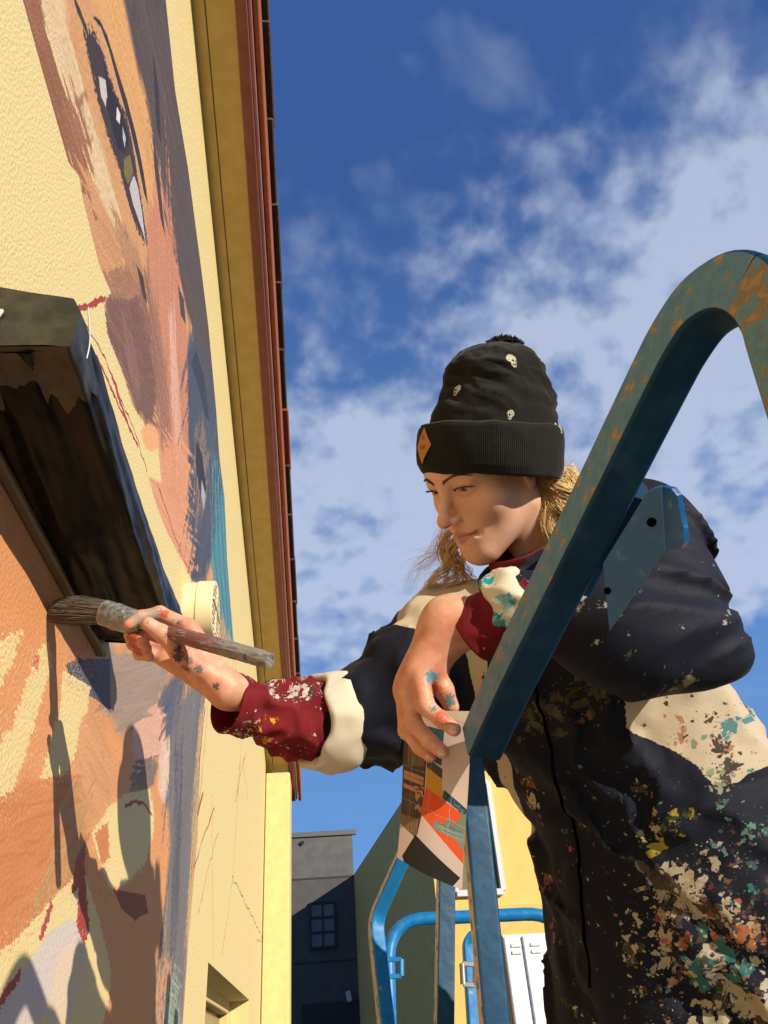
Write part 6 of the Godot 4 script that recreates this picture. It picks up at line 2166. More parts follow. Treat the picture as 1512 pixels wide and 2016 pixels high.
func mural_picture(field: Rect2) -> Texture2D:
	panel = field
	fine = 4.813 / field.size.x
	var g := RandomNumberGenerator.new()
	g.seed = 9
	var wall := lin(0.66, 0.535, 0.255)
	var size := MURAL
	# patches of colour, softened into each other
	var patches := [
		[[0.431, 1.1689, 0.5339, 1.1929, 0.6086, 1.1926, 0.6921, 1.1923, 0.7329, 1.2251, 0.7743, 1.2107, 0.8871, 1.1996, 0.9652, 1.2211, 0.9478, 1.163, 0.9937, 1.1333, 1.1026, 1.1535, 1.2077, 1.1575, 1.3091, 1.2, 1.5209, 1.2008, 1.6457, 1.1355, 2.0383, 1.2015, 3.327, 1.6002, 2.8739, 1.8411, 2.6084, 1.9726, 2.4651, 2.0728, 2.3083, 2.2076, 1.9948, 2.3307, 1.7512, 2.3714, 1.4116, 2.4138, 1.1597, 2.392, 0.8708, 2.3966], [212,154,98], 60],
		[[0.431, 1.1689, 0.5339, 1.1929, 0.6086, 1.1926, 0.6921, 1.1923, 0.7329, 1.2251, 0.7743, 1.2107, 0.8194, 1.2208, 0.7533, 1.283, 0.6867, 1.2741, 0.6006, 1.2612, 0.5282, 1.2593, 0.4711, 1.2808], [152,95,62], 40],
		[[0.4762, 1.2952, 0.5178, 1.4112, 0.6033, 1.3685, 0.6718, 1.3604, 0.7449, 1.3833, 0.8576, 1.3921, 0.953, 1.4036, 1.0805, 1.4267, 1.0312, 1.3531, 0.8946, 1.3172, 0.7853, 1.3055, 0.6748, 1.2832, 0.5721, 1.2634], [225,192,142], 46],
		[[0.6202, 1.2387, 0.6479, 1.3365, 0.7082, 1.3561, 0.7559, 1.3359, 0.7741, 1.2946, 0.7794, 1.2187, 0.726, 1.2209, 0.6833, 1.2064], [165,105,70], 24],
		[[0.5665, 1.5472, 0.653, 1.7885, 0.8121, 1.8265, 0.9382, 1.836, 1.0543, 1.8, 1.1406, 1.7439, 1.0723, 1.6798, 0.9277, 1.7048, 0.752, 1.6465, 0.6477, 1.5917], [226,164,96], 40],
		[[0.7184, 1.223, 0.7829, 1.3094, 0.9066, 1.3678, 1.0512, 1.4221, 1.1709, 1.437, 1.0908, 1.3551, 0.9993, 1.2876, 0.9131, 1.22, 0.8242, 1.213], [208,148,96], 30],
		[[0.6791, 1.8613, 0.8708, 2.3966, 1.1597, 2.392, 1.4116, 2.4138, 1.7512, 2.3714, 1.9948, 2.3307, 2.3083, 2.2076, 2.1381, 2.0452, 1.8231, 1.9776, 1.5356, 1.8849, 1.3529, 1.8767, 1.1929, 1.8695, 1.0957, 1.8712, 0.9585, 1.876, 0.8261, 1.8584], [88,72,70], 90],
		[[1.1313, 1.8851, 1.2788, 1.9323, 1.3927, 1.8852, 1.5477, 1.8084, 1.6874, 1.6986, 1.8048, 1.5196, 1.6102, 1.3391, 1.4011, 1.4111, 1.2301, 1.4731, 1.1502, 1.5564, 1.0779, 1.6277], [205,132,96], 60],
		[[0.9404, 1.1752, 0.9967, 1.292, 1.114, 1.4355, 1.2501, 1.4608, 1.3617, 1.4062, 1.3744, 1.2676, 1.3091, 1.2, 1.2077, 1.1575, 1.1026, 1.1535, 0.9937, 1.1333], [126,86,72], 60],
		[[1.1642, 1.5003, 1.3109, 1.5319, 1.4681, 1.4783, 1.5035, 1.3341, 1.4099, 1.2515, 1.3617, 1.4062, 1.2501, 1.4608], [166,114,88], 60],
		[[0.9181, 1.2118, 1.0201, 1.3716, 1.1542, 1.4966, 1.088, 1.3599, 0.9825, 1.2205], [168,116,82], 40],
		[[1.0444, 1.2508, 1.0978, 1.2829, 1.225, 1.2654, 1.2416, 1.1899, 1.1264, 1.193], [142,102,86], 40],
		[[0.8689, 1.3596, 0.9475, 1.4127, 1.0905, 1.4755, 1.147, 1.4781, 1.0739, 1.3838, 0.9801, 1.3583], [186,132,88], 40],
		[[1.0626, 1.4029, 1.1642, 1.5003, 1.3716, 1.4884, 1.4845, 1.4216, 1.4519, 1.3219, 1.2993, 1.3756, 1.1656, 1.396], [150,100,78], 30],
		[[1.3578, 1.6462, 1.4437, 1.729, 1.5874, 1.5982, 1.6967, 1.4665, 1.6377, 1.3797, 1.4966, 1.4697], [226,168,142], 30],
		[[1.4291, 1.1289, 1.5049, 1.3183, 1.7901, 1.5468, 1.9283, 1.3286, 2.0851, 1.2558, 1.866, 1.1913, 1.6457, 1.1355, 1.5131, 1.118], [226,152,108], 40],
		[[1.622, 1.7817, 1.7121, 2.0253, 1.9621, 2.1548, 2.2486, 2.1507, 2.413, 2.0291, 2.6084, 1.9726, 2.3856, 1.5521, 2.2242, 1.3291, 2.0153, 1.2054, 1.9134, 1.3184, 1.7907, 1.5078], [74,80,97], 60],
		[[1.8558, 1.6664, 1.9633, 1.8313, 2.1418, 1.8019, 2.2004, 1.578, 2.0668, 1.4429, 1.9169, 1.5515], [150,120,98], 20],
		[[2.1951, 1.8707, 2.413, 2.0291, 2.6228, 1.9834, 2.7937, 1.7901, 3.1532, 1.5665, 2.8376, 1.4901, 2.5189, 1.4387, 2.3273, 1.4933], [72,136,148], 30],
		[[0.8075, 0.3761, 0.7539, 0.5054, 0.7609, 0.5975, 0.8829, 0.5899, 1.0129, 0.5699, 1.0732, 0.5498, 1.2546, 0.6275, 1.6348, 0.7942, 2.457, 1.1298, 2.4633, 0.9895, 2.517, 0.6082, 2.466, 0.0952, 0.9692, 0.0442], [224,150,92], 60],
		[[0.8631, 0.2473, 1.0514, 0.3249, 1.1719, 0.3789, 1.248, 0.379, 1.2786, 0.2829, 1.2001, 0.2024, 1.1464, 0.1756, 0.9479, 0.1173], [208,128,70], 60],
		[[1.1949, 0.3637, 1.2818, 0.3887, 1.3147, 0.3506, 1.3043, 0.2882, 1.208, 0.2086, 1.1359, 0.1987, 1.178, 0.2755], [198,144,88], 30],
		[[1.1903, 0.4625, 1.2544, 0.5124, 1.3665, 0.5377, 1.4649, 0.4414, 1.3867, 0.3524, 1.2983, 0.3619, 1.2318, 0.4051], [218,152,98], 30],
		[[1.299, 0.6362, 1.765, 0.8589, 1.7792, 0.7961, 1.6967, 0.687, 1.4998, 0.5659, 1.3785, 0.5375], [164,138,116], 50],
		[[1.5182, 0.5747, 1.7415, 0.7193, 1.7925, 0.6998, 1.8442, 0.6571, 1.7784, 0.5993, 1.6123, 0.5244, 1.5615, 0.5592], [226,170,140], 30],
		[[1.7634, 0.7508, 1.91, 0.8747, 2.0384, 0.9098, 1.9853, 0.7393, 1.857, 0.6964], [92,92,106], 24],
		[[1.8858, 0.7095, 1.9733, 0.7755, 2.2749, 1.0473, 2.4559, 1.0039, 2.4228, 0.8097, 2.4068, 0.5137, 2.4136, 0.3223, 2.4326, 0.0942, 2.0223, 0.0826, 2.0959, 0.3367, 2.0128, 0.55, 1.8616, 0.6265], [118,112,112], 90],
		[[2.007, 0.7002, 2.1083, 0.7486, 2.2227, 0.4761, 2.2472, 0.268, 2.1754, 0.2601, 2.0898, 0.5085], [86,86,96], 30],
		[[1.847, 0.6766, 1.9224, 0.6842, 1.9634, 0.585, 1.8942, 0.5452, 1.8107, 0.6099], [228,194,168], 20],
		[[1.602, 0.5417, 1.7716, 0.611, 1.8276, 0.5919, 1.7776, 0.547, 1.6189, 0.4958], [132,106,92], 20],
		[[2.4453, 0.9997, 2.4476, 0.899, 2.5069, 0.6059, 2.4667, 0.3289, 2.3964, 0.3202, 2.359, 0.6412, 2.33, 0.8566], [206,162,106], 30],
		[[2.0171, 0.1842, 2.0969, 0.2725, 2.2008, 0.2413, 2.1684, 0.0867, 2.0452, 0.0832], [212,150,108], 20],
		[[2.1804, 0.1869, 2.3064, 0.263, 2.4326, 0.0942, 2.1554, 0.0864], [150,166,142], 20],
	]
	var soft := Image.create(512, 512, false, Image.FORMAT_RGB8)
	soft.fill(tone(214, 156, 104))
	for p in patches:
		fill(soft, spots(p[0], 512), tone(p[1][0], p[1][1], p[1][2]), 2.0, 3)
	soft.resize(90 if fine < 2.0 else 44, 90 if fine < 2.0 else 44, Image.INTERPOLATE_BILINEAR)
	soft.resize(MURAL, MURAL, Image.INTERPOLATE_CUBIC)
	var im := soft
	for i in patches.size():
		var p: Array = patches[i]
		if i in [0, 19]:
			continue
		strokes(im, spots(p[0], MURAL), tone(p[1][0], p[1][1], p[1][2]), p[2], 0.06, 6.0 * fine, g, i * 50)
	var smear := im.duplicate()
	smear.resize(int(600 / sqrt(fine)), int(600 / sqrt(fine)), Image.INTERPOLATE_BILINEAR)
	smear.resize(MURAL, MURAL, Image.INTERPOLATE_CUBIC)
	im = smear
	for i in patches.size():
		var p: Array = patches[i]
		if i in [0, 19]:
			continue
		strokes(im, spots(p[0], MURAL), tone(p[1][0], p[1][1], p[1][2]), p[2], 0.045, 2.2 * fine, g, 4000 + i * 50)
	smear = im.duplicate()
	smear.resize(int(1000 / sqrt(fine)), int(1000 / sqrt(fine)), Image.INTERPOLATE_BILINEAR)
	smear.resize(MURAL, MURAL, Image.INTERPOLATE_CUBIC)
	im = smear
	# sharper marks: the eyes, lids, locks of hair, dark accents
	var put := func(a: Array, c: Array, rough: float):
		var o := spots(a, MURAL)
		fill(im, o, tone(c[0], c[1], c[2]), minf(rough, 4.0) * fine, 7)
		if rough > 5.0:
			dry_edge(im, o, rough, g)
	var P := put as Callable
	P.call([0.6128, 1.4614, 0.6393, 1.5378, 0.6971, 1.5687, 0.7753, 1.5929, 0.8545, 1.6498, 0.9296, 1.6458, 1.0104, 1.6217, 1.1174, 1.5915, 1.0778, 1.5461, 1.0009, 1.5072, 0.9355, 1.4972, 0.8736, 1.4896, 0.7995, 1.4674, 0.7338, 1.4506, 0.6748, 1.4563], [62,46,50], 6.0)
	P.call([0.7033, 1.5585, 0.7418, 1.5626, 0.7827, 1.588, 0.8364, 1.6145, 0.8881, 1.6274, 0.8883, 1.5682, 0.8485, 1.5161, 0.8029, 1.5109, 0.7625, 1.5079], [24,25,38], 3.0)
	P.call([0.702, 1.4965, 0.73, 1.5412, 0.7521, 1.5251, 0.757, 1.4968, 0.7307, 1.4811], [206,192,182], 2.0)
	P.call([0.7986, 1.5841, 0.8221, 1.5986, 0.8321, 1.5742, 0.8118, 1.5547], [226,216,206], 1.0)
	P.call([0.8442, 1.5933, 0.8737, 1.6009, 0.8803, 1.5734, 0.8615, 1.5724], [186,184,196], 1.0)
	P.call([0.8844, 1.5421, 0.912, 1.6044, 0.9504, 1.6016, 0.935, 1.5315, 0.9081, 1.5186], [122,106,52], 2.0)
	P.call([0.9429, 1.5352, 0.9554, 1.6022, 0.9929, 1.613, 1.0465, 1.5995, 1.104, 1.5723, 1.0475, 1.5585, 0.9836, 1.5364], [200,187,187], 1.5)
	P.call([0.6206, 1.5445, 0.6482, 1.5972, 0.689, 1.6291, 0.754, 1.6508, 0.8396, 1.6833, 0.925, 1.6999, 1.0069, 1.6976, 1.0755, 1.6745, 1.0358, 1.6585, 0.9528, 1.6622, 0.8708, 1.6565, 0.787, 1.6338, 0.708, 1.6185, 0.6616, 1.5944], [48,40,46], 2.0)
	P.call([0.5463, 1.4504, 0.5671, 1.4668, 0.6063, 1.4882, 0.6356, 1.4969, 0.6186, 1.4793, 0.5808, 1.4551], [60,50,44], 2.0)
	P.call([0.9001, 2.0671, 0.9977, 2.0551, 1.0833, 1.9563, 1.0284, 1.9394], [48,44,50], 4.0)
	P.call([1.0024, 1.8899, 1.0957, 1.8712, 1.2012, 1.8146, 1.245, 1.7911, 1.1774, 1.7785, 1.0677, 1.8231], [66,56,60], 4.0)
	P.call([1.069, 1.4463, 1.1279, 1.4803, 1.1885, 1.4586, 1.1517, 1.4396], [70,50,50], 3.0)
	P.call([1.4217, 1.8327, 1.5104, 1.8767, 1.5719, 1.8367, 1.4981, 1.7941], [70,66,72], 3.0)
	P.call([1.8908, 1.6653, 2.0071, 1.6978, 2.1323, 1.6579, 2.1389, 1.5678, 2.007, 1.5568, 1.9095, 1.5866], [40,45,60], 2.0)
	P.call([2.0363, 1.6176, 2.1356, 1.6254, 2.1294, 1.5609, 2.0526, 1.5626], [172,172,182], 1.0)
	P.call([1.6939, 1.8037, 1.7456, 1.9173, 1.9146, 1.9757, 2.0828, 1.9178, 1.9989, 1.8645, 1.8319, 1.8437], [52,58,76], 3.0)
	for k in 9:
		var f := k / 8.0
		var a := spots([2.2294, 1.8631, 2.3924, 1.9987], MURAL)
		var b := spots([2.3327, 1.5394, 2.8345, 1.7904], MURAL)
		var c := spots([2.5898, 1.4571, 3.1076, 1.5685], MURAL)
		line(im, [a[0].lerp(a[1], f), b[0].lerp(b[1], f), c[0].lerp(c[1], f)], (2.0 + 3.0 * float(k % 2)) * fine, tone(150, 200, 200) if k % 2 == 0 else tone(44, 98, 116), k)
	P.call([1.0915, 0.5205, 1.1361, 0.5498, 1.3119, 0.6344, 1.3678, 0.5552, 1.2724, 0.5392, 1.199, 0.5227, 1.1561, 0.508], [66,72,92], 14.0)
	# where the render is still bare
	var bare := func(a: Array, rough: float):
		var o := spots(a, MURAL)
		fill(im, o, wall, minf(rough, 5.0) * fine, 13)
		if rough > 5.0:
			dry_edge(im, o, rough, g)
	var B := bare as Callable
	B.call([0.053, 0.6541, 0.4015, 1.2149, 0.4647, 1.1961, 0.5339, 1.1929, 0.6086, 1.1926, 0.6921, 1.1923, 0.7329, 1.2251, 0.7743, 1.2107, 0.8871, 1.1996, 0.9652, 1.2211, 0.9478, 1.163, 0.9674, 1.1307, 0.6008, 0.694, 0.2731, 0.3346], 3.0)
	B.call([0.9478, 1.163, 0.9937, 1.1333, 1.1026, 1.1535, 1.2077, 1.1575, 1.3091, 1.2, 1.3548, 1.1724, 1.4515, 1.2492, 1.5209, 1.2008, 1.3979, 1.119, 1.5131, 1.118, 1.6457, 1.1355, 1.866, 1.1913, 2.0276, 1.2215, 2.2036, 1.3207, 2.0658, 0.9995, 1.6235, 0.8139, 0.8745, 1.0221], 6.0)
	B.call([0.7929, 2.4394, 0.8708, 2.3966, 1.1165, 2.3021, 1.354, 2.3148, 1.6727, 2.2649, 1.8999, 2.2198, 2.1919, 2.0966, 2.3631, 1.9873, 2.5661, 1.9407, 2.7478, 1.7609, 3.0916, 1.5556, 2.6727, 1.2886, 2.4646, 1.1149, 2.4244, 0.9913, 2.4071, 0.8844, 2.4772, 0.5989, 2.4398, 0.3256, 2.4467, 0.0838, 12.056, 0.3142, 19.2599, 60.2187], 1.5)
	B.call([0.86, 0.4436, 0.8834, 0.4635, 0.9182, 0.4884, 0.9063, 0.4336, 0.8814, 0.3836, 0.8339, 0.3818], 16.0)
	B.call([0.9721, 0.4837, 1.0103, 0.5185, 1.0382, 0.4936, 1.0258, 0.4416, 1.0129, 0.3625, 0.9916, 0.3094, 0.9342, 0.2761, 0.8886, 0.2975, 0.9495, 0.3751, 0.96, 0.4198, 0.9703, 0.4558], 18.0)
	B.call([1.0857, 0.5082, 1.1514, 0.5252, 1.2336, 0.5462, 1.2309, 0.5074, 1.2053, 0.4722, 1.2115, 0.4379, 1.1994, 0.4103, 1.17, 0.382, 1.0763, 0.3475, 1.0898, 0.3886, 1.0975, 0.4353, 1.1025, 0.4601], 14.0)
	B.call([1.357, 0.3453, 1.4377, 0.4072, 1.5432, 0.4621, 1.7557, 0.5328, 1.8247, 0.4972, 1.8363, 0.4557, 1.7936, 0.3883, 1.6297, 0.3171, 1.5235, 0.2912, 1.4344, 0.3148], 9.0)
	B.call([1.1237, 0.1725, 1.2543, 0.247, 1.3455, 0.2854, 1.4614, 0.2416, 1.5903, 0.1809, 1.6167, 0.1372, 1.5726, 0.0767, 0.9897, 0.0532, 0.9619, 0.0959], 18.0)
	P.call([1.2866, 1.1602, 1.307, 1.1936, 1.3519, 1.2407, 1.4077, 1.2785, 1.4425, 1.277, 1.4491, 1.2535, 1.4014, 1.1986, 1.3492, 1.1616, 1.3129, 1.154], [238,168,112], 7.0)
	P.call([1.3746, 0.3495, 1.4504, 0.3864, 1.493, 0.3351, 1.4449, 0.3153], [206,126,70], 6.0)
	P.call([1.2192, 0.1834, 1.3157, 0.2143, 1.398, 0.2105, 1.4037, 0.1761, 1.3278, 0.117, 1.2133, 0.0703, 1.0581, 0.0598, 1.1065, 0.1015], [212,197,186], 20.0)
	P.call([1.2894, 0.1701, 1.3585, 0.1915, 1.4351, 0.1655, 1.4093, 0.1096, 1.324, 0.0744, 1.2668, 0.0894], [226,200,168], 14.0)
	# loose red drawing and a few dark hairs
	var red := tone(172, 58, 54)
	P.call([1.3136, 0.2974, 1.3422, 0.2959, 1.4245, 0.2141, 1.408, 0.1892, 1.3501, 0.2096], [164,52,48], 7.0)
	P.call([1.2066, 0.2223, 1.2227, 0.2122, 1.1975, 0.1703, 1.1843, 0.1699], [176,70,60], 4.0)
	P.call([1.0586, 0.0836, 1.1332, 0.1329, 1.1401, 0.1221, 1.0664, 0.0715], [176,62,56], 4.0)
	P.call([1.2951, 0.2935, 1.3271, 0.3305, 1.3585, 0.2694, 1.297, 0.2443], [168,64,56], 9.0)
	P.call([1.5414, 0.2944, 1.8157, 0.3312, 1.8694, 0.3067, 1.7498, 0.2739, 1.6282, 0.2751], [136,56,48], 5.0)
	P.call([0.9672, 0.4777, 0.9884, 0.4863, 0.9951, 0.4686, 0.9731, 0.4615], [206,112,86], 9.0)
	for q in [[[0.8255, 0.9923, 0.8593, 1.0467, 0.8988, 1.1029, 0.9471, 1.1837], 5.0], [[0.8935, 1.0444, 0.9968, 1.0824, 1.1341, 1.1009, 1.2296, 1.1204, 1.3839, 1.1224], 1.6], [[0.9627, 1.0455, 1.0869, 1.0686, 1.1854, 1.0941, 1.2865, 1.1136], 2.6], [[1.0536, 1.0888, 1.1393, 1.0922, 1.2218, 1.0993], 4.0], [[1.5548, 0.4426, 1.6245, 0.4694, 1.7065, 0.49, 1.7516, 0.4897, 1.804, 0.4907], 3.0],
		[[2.4973, 1.0509, 2.4902, 0.8644, 2.4648, 0.6646], 2.6], [[2.5265, 0.7472, 2.4473, 0.6556], 8.0], [[2.8043, 0.7754, 2.5898, 0.6252, 2.4402, 0.5083], 4.0], [[2.9493, 0.7264, 2.761, 0.5862, 2.5876, 0.4105], 2.0], [[2.733, 0.8032, 2.8651, 0.5409, 2.9966, 0.3347], 2.0],
		[[3.6004, 1.3213, 3.4896, 0.6847, 3.233, 0.3737], 2.6], [[3.8201, 1.3162, 3.4438, 0.973], 3.0], [[3.6833, 1.2502, 4.0093, 1.1394], 3.0], [[3.6039, 1.1953, 3.488, 1.0241], 2.6], [[2.4453, 0.9997, 2.4214, 0.857, 2.4031, 0.8033], 5.0], [[1.4827, 1.1709, 1.6203, 1.1806, 1.7387, 1.1827, 1.9631, 1.2262], 2.0]]:
		line(im, spots(q[0], MURAL), q[1] * fine, red.lerp(tone(120, 80, 60), 0.3 if q[1] < 3.0 else 0.0), 3)
	for q in [[[2.842, 1.481, 2.7678, 1.3339, 2.6363, 1.1718], 6.0], [[2.9433, 1.557, 2.9639, 1.4273, 2.9436, 1.3066], 4.0], [[2.966, 1.642, 3.144, 1.5374, 3.3174, 1.4582], 5.0], [[2.6607, 1.519, 2.614, 1.3425, 2.5321, 1.1734], 3.0], [[3.1459, 1.5827, 3.117, 1.4526, 3.0447, 1.3397], 3.0]]:
		line(im, spots(q[0], MURAL), q[1] * fine, tone(108, 142, 140), 5)
	for q in [[[3.452, 0.6776, 3.9795, 0.6783, 5.2984, 0.6774], 3.4], [[4.7671, 0.6142, 5.3426, 0.6774], 3.0]]:
		line(im, spots(q[0], MURAL), q[1] * fine, tone(120, 92, 60), 5)
	return ImageTexture.create_from_image(im)

# ---------------------------------------------------------------- what she holds
func reference_sheet():
	var w := 512
	var h := 1024
	var im := Image.create(w, h, false, Image.FORMAT_RGB8)
	im.fill(lin(0.52, 0.40, 0.36))
	var q := func(a: Array, c: Color):   # outline in hundredths of the sheet
		var o := []
		for i in range(0, a.size(), 2):
			o.append(Vector2(a[i] * w, a[i + 1] * h) / 100.0)
		fill(im, o, c, 0.8, 2)
	var Q := q as Callable
	var g := RandomNumberGenerator.new()
	g.seed = 31
	var cream := lin(0.56, 0.47, 0.36)
	Q.call([0, 0, 100, 0, 100, 6, 0, 4], cream)
	# a dark photograph of a carved figure down the left side
	Q.call([0, 12, 38, 12, 36, 62, 30, 80, 0, 74], lin(0.055, 0.032, 0.022))
	Q.call([6, 14, 30, 14, 34, 36, 8, 38], lin(0.13, 0.075, 0.035))
	for i in 26:
		var x := g.randf_range(8, 32)
		line(im, [Vector2(x / 100 * w, 0.16 * h), Vector2((x + g.randf_range(-3, 6)) / 100 * w, 0.37 * h)], 2.0, lin(0.22, 0.13, 0.06) if i % 2 else lin(0.05, 0.03, 0.02))
	for y in [41, 44, 50]:
		Q.call([2, y, 34, y + 2, 34, y + 4.5, 2, y + 3], lin(0.42, 0.19, 0.095))
		line(im, [Vector2(0.02 * w, y * 0.01 * h), Vector2(0.34 * w, (y + 2) * 0.01 * h)], 2.0, lin(0.07, 0.03, 0.02))
	for k in 15:
		var pts := []
		for j in 14:
			var a := -0.2 + 1.5 * j / 13.0
			pts.append(Vector2(0.02 * w + (20 + k * 9.0) * cos(a), 0.56 * h + (20 + k * 9.5) * sin(a)))
		line(im, pts, 2.0, lin(0.13, 0.08, 0.05))
	for k in 22:
		blob(im, Vector2(g.randf_range(0.22, 0.35) * w, g.randf_range(0.50, 0.64) * h), g.randf_range(3, 13), lin(0.40, 0.18, 0.085) if k % 3 else lin(0.10, 0.04, 0.03), g, 1.6)
	Q.call([0, 71, 30, 70, 28, 82, 0, 78], lin(0.14, 0.085, 0.045))
	for k in 7:
		line(im, [Vector2((3 + k * 4) * 0.01 * w, 0.72 * h), Vector2((1 + k * 4.6) * 0.01 * w, 0.80 * h)], 2.5, lin(0.40, 0.28, 0.17))
	# flat blocks of colour
	Q.call([36, 10, 62, 12, 60, 34, 36, 30], lin(0.02, 0.07, 0.08))
	Q.call([40, 12, 58, 20, 60, 30, 50, 28], lin(0.03, 0.15, 0.15))
	Q.call([38, 30, 62, 36, 62, 42, 38, 37], lin(0.05, 0.045, 0.055))
	Q.call([38, 36, 62, 42, 62, 48, 66, 49, 65, 54, 38, 49], lin(0.52, 0.22, 0.01))
	Q.call([62, 8, 100, 8, 100, 55, 62, 48], lin(0.54, 0.41, 0.37))
	Q.call([38, 49, 65, 54, 100, 60, 100, 86, 32, 66], lin(0.60, 0.065, 0.006))
	Q.call([66, 48, 100, 56, 100, 60, 64, 53], lin(0.012, 0.04, 0.06))
	for k in 26:
		var p := Vector2(g.randf_range(0.66, 0.96) * w, 0)
		p.y = (0.515 + (p.x / w - 0.66) * 0.22 + g.randf_range(-0.012, 0.012)) * h
		blob(im, p, g.randf_range(3, 9), [lin(0.02, 0.20, 0.16), lin(0.01, 0.03, 0.07), lin(0.05, 0.15, 0.2)][k % 3], g, 2.2)
	Q.call([70, 68, 76, 62, 82, 66, 100, 58, 100, 69, 70, 69], lin(0.15, 0.17, 0.12))
	Q.call([54, 67, 100, 69, 100, 75, 54, 72], lin(0.17, 0.22, 0.19))
	for k in 40:
		var y := g.randf_range(67.5, 73.5)
		line(im, [Vector2(g.randf_range(0.55, 0.8) * w, y * 0.01 * h), Vector2(g.randf_range(0.75, 1.0) * w, (y + 0.6) * 0.01 * h)], 3.0, [lin(0.10, 0.16, 0.15), lin(0.28, 0.32, 0.25), lin(0.06, 0.10, 0.11)][k % 3])
	Q.call([88, 75, 100, 75, 100, 79], lin(0.10, 0.2, 0.22))
	# pale pencil grid over everything
	for x in [16.0, 46.0, 78.0]:
		line(im, [Vector2(x * 0.01 * w, 0), Vector2((x - 3) * 0.01 * w, h)], 2.0, lin(0.30, 0.36, 0.33))
	for y in [20.0, 42.0, 64.0, 87.0]:
		line(im, [Vector2(0, (y - 4) * 0.01 * h), Vector2(w, (y + 2) * 0.01 * h)], 2.0, lin(0.34, 0.40, 0.33))
	# the black torn corner
	Q.call([27, 80, 97, 94, 86, 101, 13, 101, 8, 97], lin(0.006, 0.005, 0.005))
	var tl := Vector3(0.0921, 4.3186, -0.8148)
	var tr := Vector3(0.1589, 4.3033, -0.7867)
	var bl := Vector3(0.0764, 4.1815, -0.8783)
	var br := Vector3(0.137, 4.1428, -0.8628)
	var rows := []
	var back := []
	var nn := (tr - tl).cross(bl - tl).normalized()
	if nn.z < 0.0:
		nn = -nn
	for j in 25:
		var v := j / 24.0
		var row := PackedVector3Array()
		var row2 := PackedVector3Array()
		for i in 13:
			var u := i / 12.0
			var p := tl.lerp(tr, u).lerp(bl.lerp(br, u), v)
			p += nn * (0.005 * sin(u * PI) * (0.4 + v) - 0.006 * v * u + 0.002 * sin(v * 7.0 + u * 2.0))
			row.append(p)
			row2.append(p - nn * 0.0004)
		rows.append(row)
		back.append(row2)
	var t := thing("reference_sheet", "printed collage sheet with orange block and pencil grid held in the hanging hand", "paper")
	var m := MB.new()
	m.sheet(rows)
	var pm := mat(Color.WHITE, 0.75)
	pm.albedo_texture = ImageTexture.create_from_image(im)
	part("print", m, pm, t)
	var b := MB.new()
	b.sheet(back)
	part("back", b, mat(lin(0.6, 0.58, 0.54), 0.7), t)

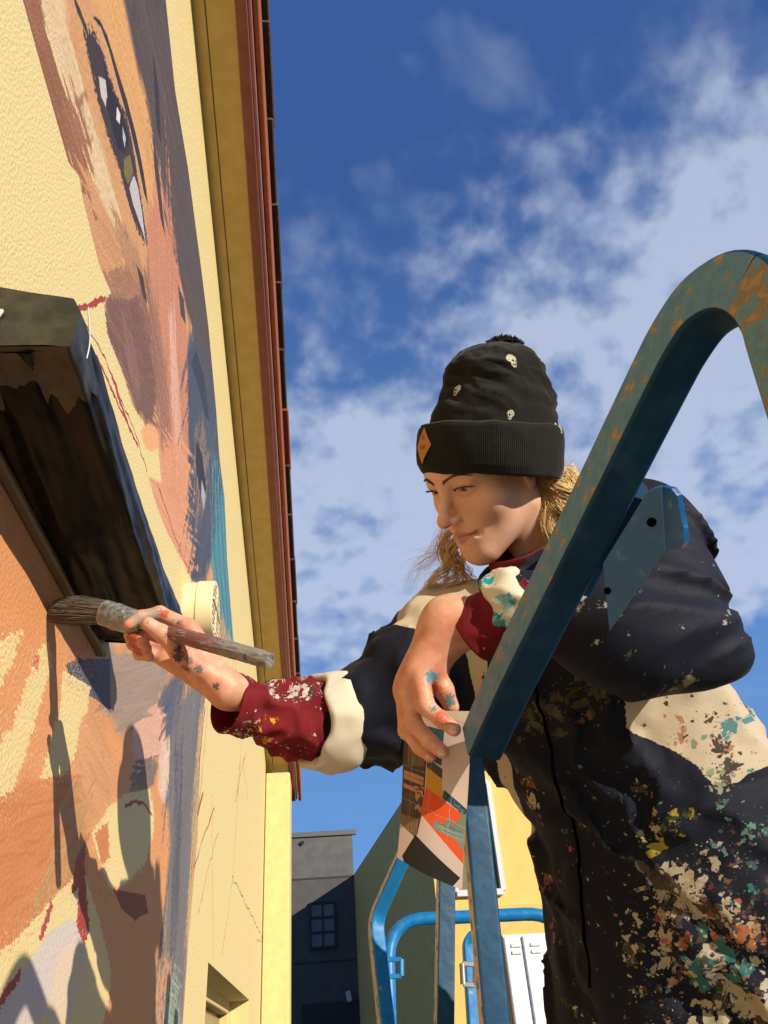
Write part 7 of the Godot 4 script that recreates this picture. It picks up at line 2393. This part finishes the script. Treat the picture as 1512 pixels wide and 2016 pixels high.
func paintbrush():
	var t := thing("paintbrush", "broad paint-crusted brush held in the fist with its bristles on the wall", "paintbrush")
	var tip := Vector3(-0.3738, 4.5589, -0.9875)
	var ferrule := Vector3(-0.2903, 4.5248, -0.9452)
	var neck := Vector3(-0.2546, 4.504, -0.9304)
	var grip := Vector3(-0.2162, 4.4821, -0.9125)
	var end := Vector3(-0.0593, 4.3958, -0.8407)
	var along := (neck - ferrule).normalized()
	var wide := (Vector3(-0.15, 1.0, 0.25) - along * along.dot(Vector3(-0.15, 1.0, 0.25))).normalized()
	var thin := along.cross(wide)
	# handle
	var hm := MB.new()
	var path := curve([neck, grip, grip.lerp(end, 0.33), grip.lerp(end, 0.66), end], 0.006)
	var sc := []
	var n := noise(91, 60.0, 3)
	for i in path.size():
		var u := float(i) / (path.size() - 1)
		sc.append((lerpf(0.85, 0.62, smoothstep(0.0, 0.18, u)) + 0.42 * smoothstep(0.15, 0.55, u) - 0.10 * smoothstep(0.93, 1.0, u)) * (1.0 + 0.05 * n.get_noise_1d(u * 0.6)))
	hm.sweep(path, circle(0.0098, 22), Vector3(0, 1, 0.2), sc)
	var him := Image.create(512, 96, false, Image.FORMAT_RGB8)
	var hg := RandomNumberGenerator.new()
	hg.seed = 8
	for x in 512:
		var u := x / 511.0
		var c := lin(0.17, 0.155, 0.14).lerp(lin(0.17, 0.060, 0.062), smoothstep(0.18, 0.30, u)).lerp(lin(0.20, 0.18, 0.165), smoothstep(0.48, 0.66, u + 0.06 * n.get_noise_1d(u * 2.0)))
		him.fill_rect(Rect2i(x, 0, 1, 96), c)
	for k in 900:
		var x := hg.randf() * 512
		var u := x / 512.0
		var pal := [lin(0.26, 0.235, 0.21), lin(0.12, 0.10, 0.10), lin(0.20, 0.075, 0.07) if u < 0.6 else lin(0.15, 0.15, 0.155), lin(0.15, 0.05, 0.055) if u > 0.2 and u < 0.6 else lin(0.23, 0.21, 0.19)]
		var y := hg.randf() * 96
		var l := hg.randf_range(3, 26)
		var wd := hg.randf_range(0.6, 2.4)
		fill(him, [Vector2(x - l, y), Vector2(x, y + wd), Vector2(x + l, y + 0.4), Vector2(x, y - wd)], pal[hg.randi() % 4])
	for k in 26:
		blob(him, Vector2(hg.randf() * 512, hg.randf() * 96), hg.randf_range(1.5, 7), [lin(0.05, 0.045, 0.05), lin(0.38, 0.36, 0.33), lin(0.28, 0.10, 0.09)][k % 3], hg, 1.5)
	var wm := mat(Color.WHITE, 0.55)
	wm.albedo_texture = ImageTexture.create_from_image(him)
	wm.uv1_scale = Vector3(1.0 / 0.27, 1.0 / 0.0615, 1)
	wm.heightmap_enabled = true
	wm.heightmap_texture = noise_texture(noise(93, 0.03, 4), 256)
	wm.heightmap_scale = 0.06
	part("handle", hm, wm, t)
	var hole := MB.new()
	var hp := grip.lerp(end, 0.82)
	var side := (Vector3(0, 4, 0) - hp).normalized()
	hole.sweep([hp + side * 0.0095 - wide * 0.003, hp + side * 0.0113 - wide * 0.003], circle(0.0042, 14), Vector3.UP)
	part("hanging_hole", hole, M.black, t)
	# ferrule, flattened, thick with dried paint
	var fr := []
	for q in [[-0.052, 0.0185, 0.0110], [-0.050, 0.0200, 0.0125], [-0.030, 0.0200, 0.0130], [-0.028, 0.0210, 0.0138], [-0.024, 0.0210, 0.0138], [-0.022, 0.0200, 0.0130], [-0.004, 0.0190, 0.0130], [0.0, 0.0195, 0.0140], [0.006, 0.0190, 0.0140], [0.014, 0.0135, 0.0115], [0.022, 0.0088, 0.0085]]:
		var row := PackedVector3Array()
		for k in 36:
			var a := TAU * k / 36
			row.append(neck + along * (q[0] + 0.006) + wide * cos(a) * (q[1] + 0.0008 * n.get_noise_2d(a * 0.12, q[0] * 3.0)) * 0.88 + thin * sin(a) * q[2])
		fr.append(row)
	var fm := MB.new()
	fm.sheet(fr, true)
	var mm := mat(Color.WHITE, 0.45, 0.15)
	mm.albedo_texture = noise_texture(noise(94, 0.02, 5), 512, ramp([[0.0, lin(0.06, 0.06, 0.065)], [0.4, lin(0.16, 0.17, 0.16)], [0.55, lin(0.24, 0.24, 0.21)], [0.7, lin(0.17, 0.20, 0.19)], [0.78, lin(0.42, 0.41, 0.38)], [1.0, lin(0.5, 0.5, 0.47)]]))
	mm.heightmap_enabled = true
	mm.heightmap_texture = wm.heightmap_texture
	mm.heightmap_scale = 0.12
	planar(mm, 9.0)
	part("ferrule", fm, mm, t)
	# bristles
	var bm := MB.new()
	var g := RandomNumberGenerator.new()
	g.seed = 13
	var root := neck - along * 0.045
	for i in 1100:
		var a := g.randf() * TAU
		var r := sqrt(g.randf())
		var p := root + wide * cos(a) * r * 0.0165 + thin * sin(a) * r * 0.0105
		var spread := wide * cos(a) * r * 0.003 + thin * sin(a) * r * 0.003 + Vector3(g.randfn(), g.randfn(), g.randfn()) * 0.0012
		var e := tip + wide * cos(a) * r * 0.0165 + thin * sin(a) * r * 0.012 + Vector3(0, -0.006 * g.randf(), 0) - along * 0.0 + along * 0.012 * g.randf()
		e.x = maxf(e.x, -0.3785)
		var mid := p.lerp(e, 0.55) + spread
		var at := bm.c.size()
		bm.sweep([p, mid, e], circle(0.00042, 3), Vector3(0.2, 0.9, 0.1), [1.0, 0.9, 0.5], false)
		var c := Color(0.24, 0.21, 0.175).lerp(Color(0.08, 0.065, 0.05), g.randf())
		for q in range(at, bm.c.size()):
			bm.c[q] = c
	var brm := mat(Color.WHITE, 0.7)
	brm.vertex_color_use_as_albedo = true
	part("bristles", bm, brm, t).set_meta("kind", "stuff")
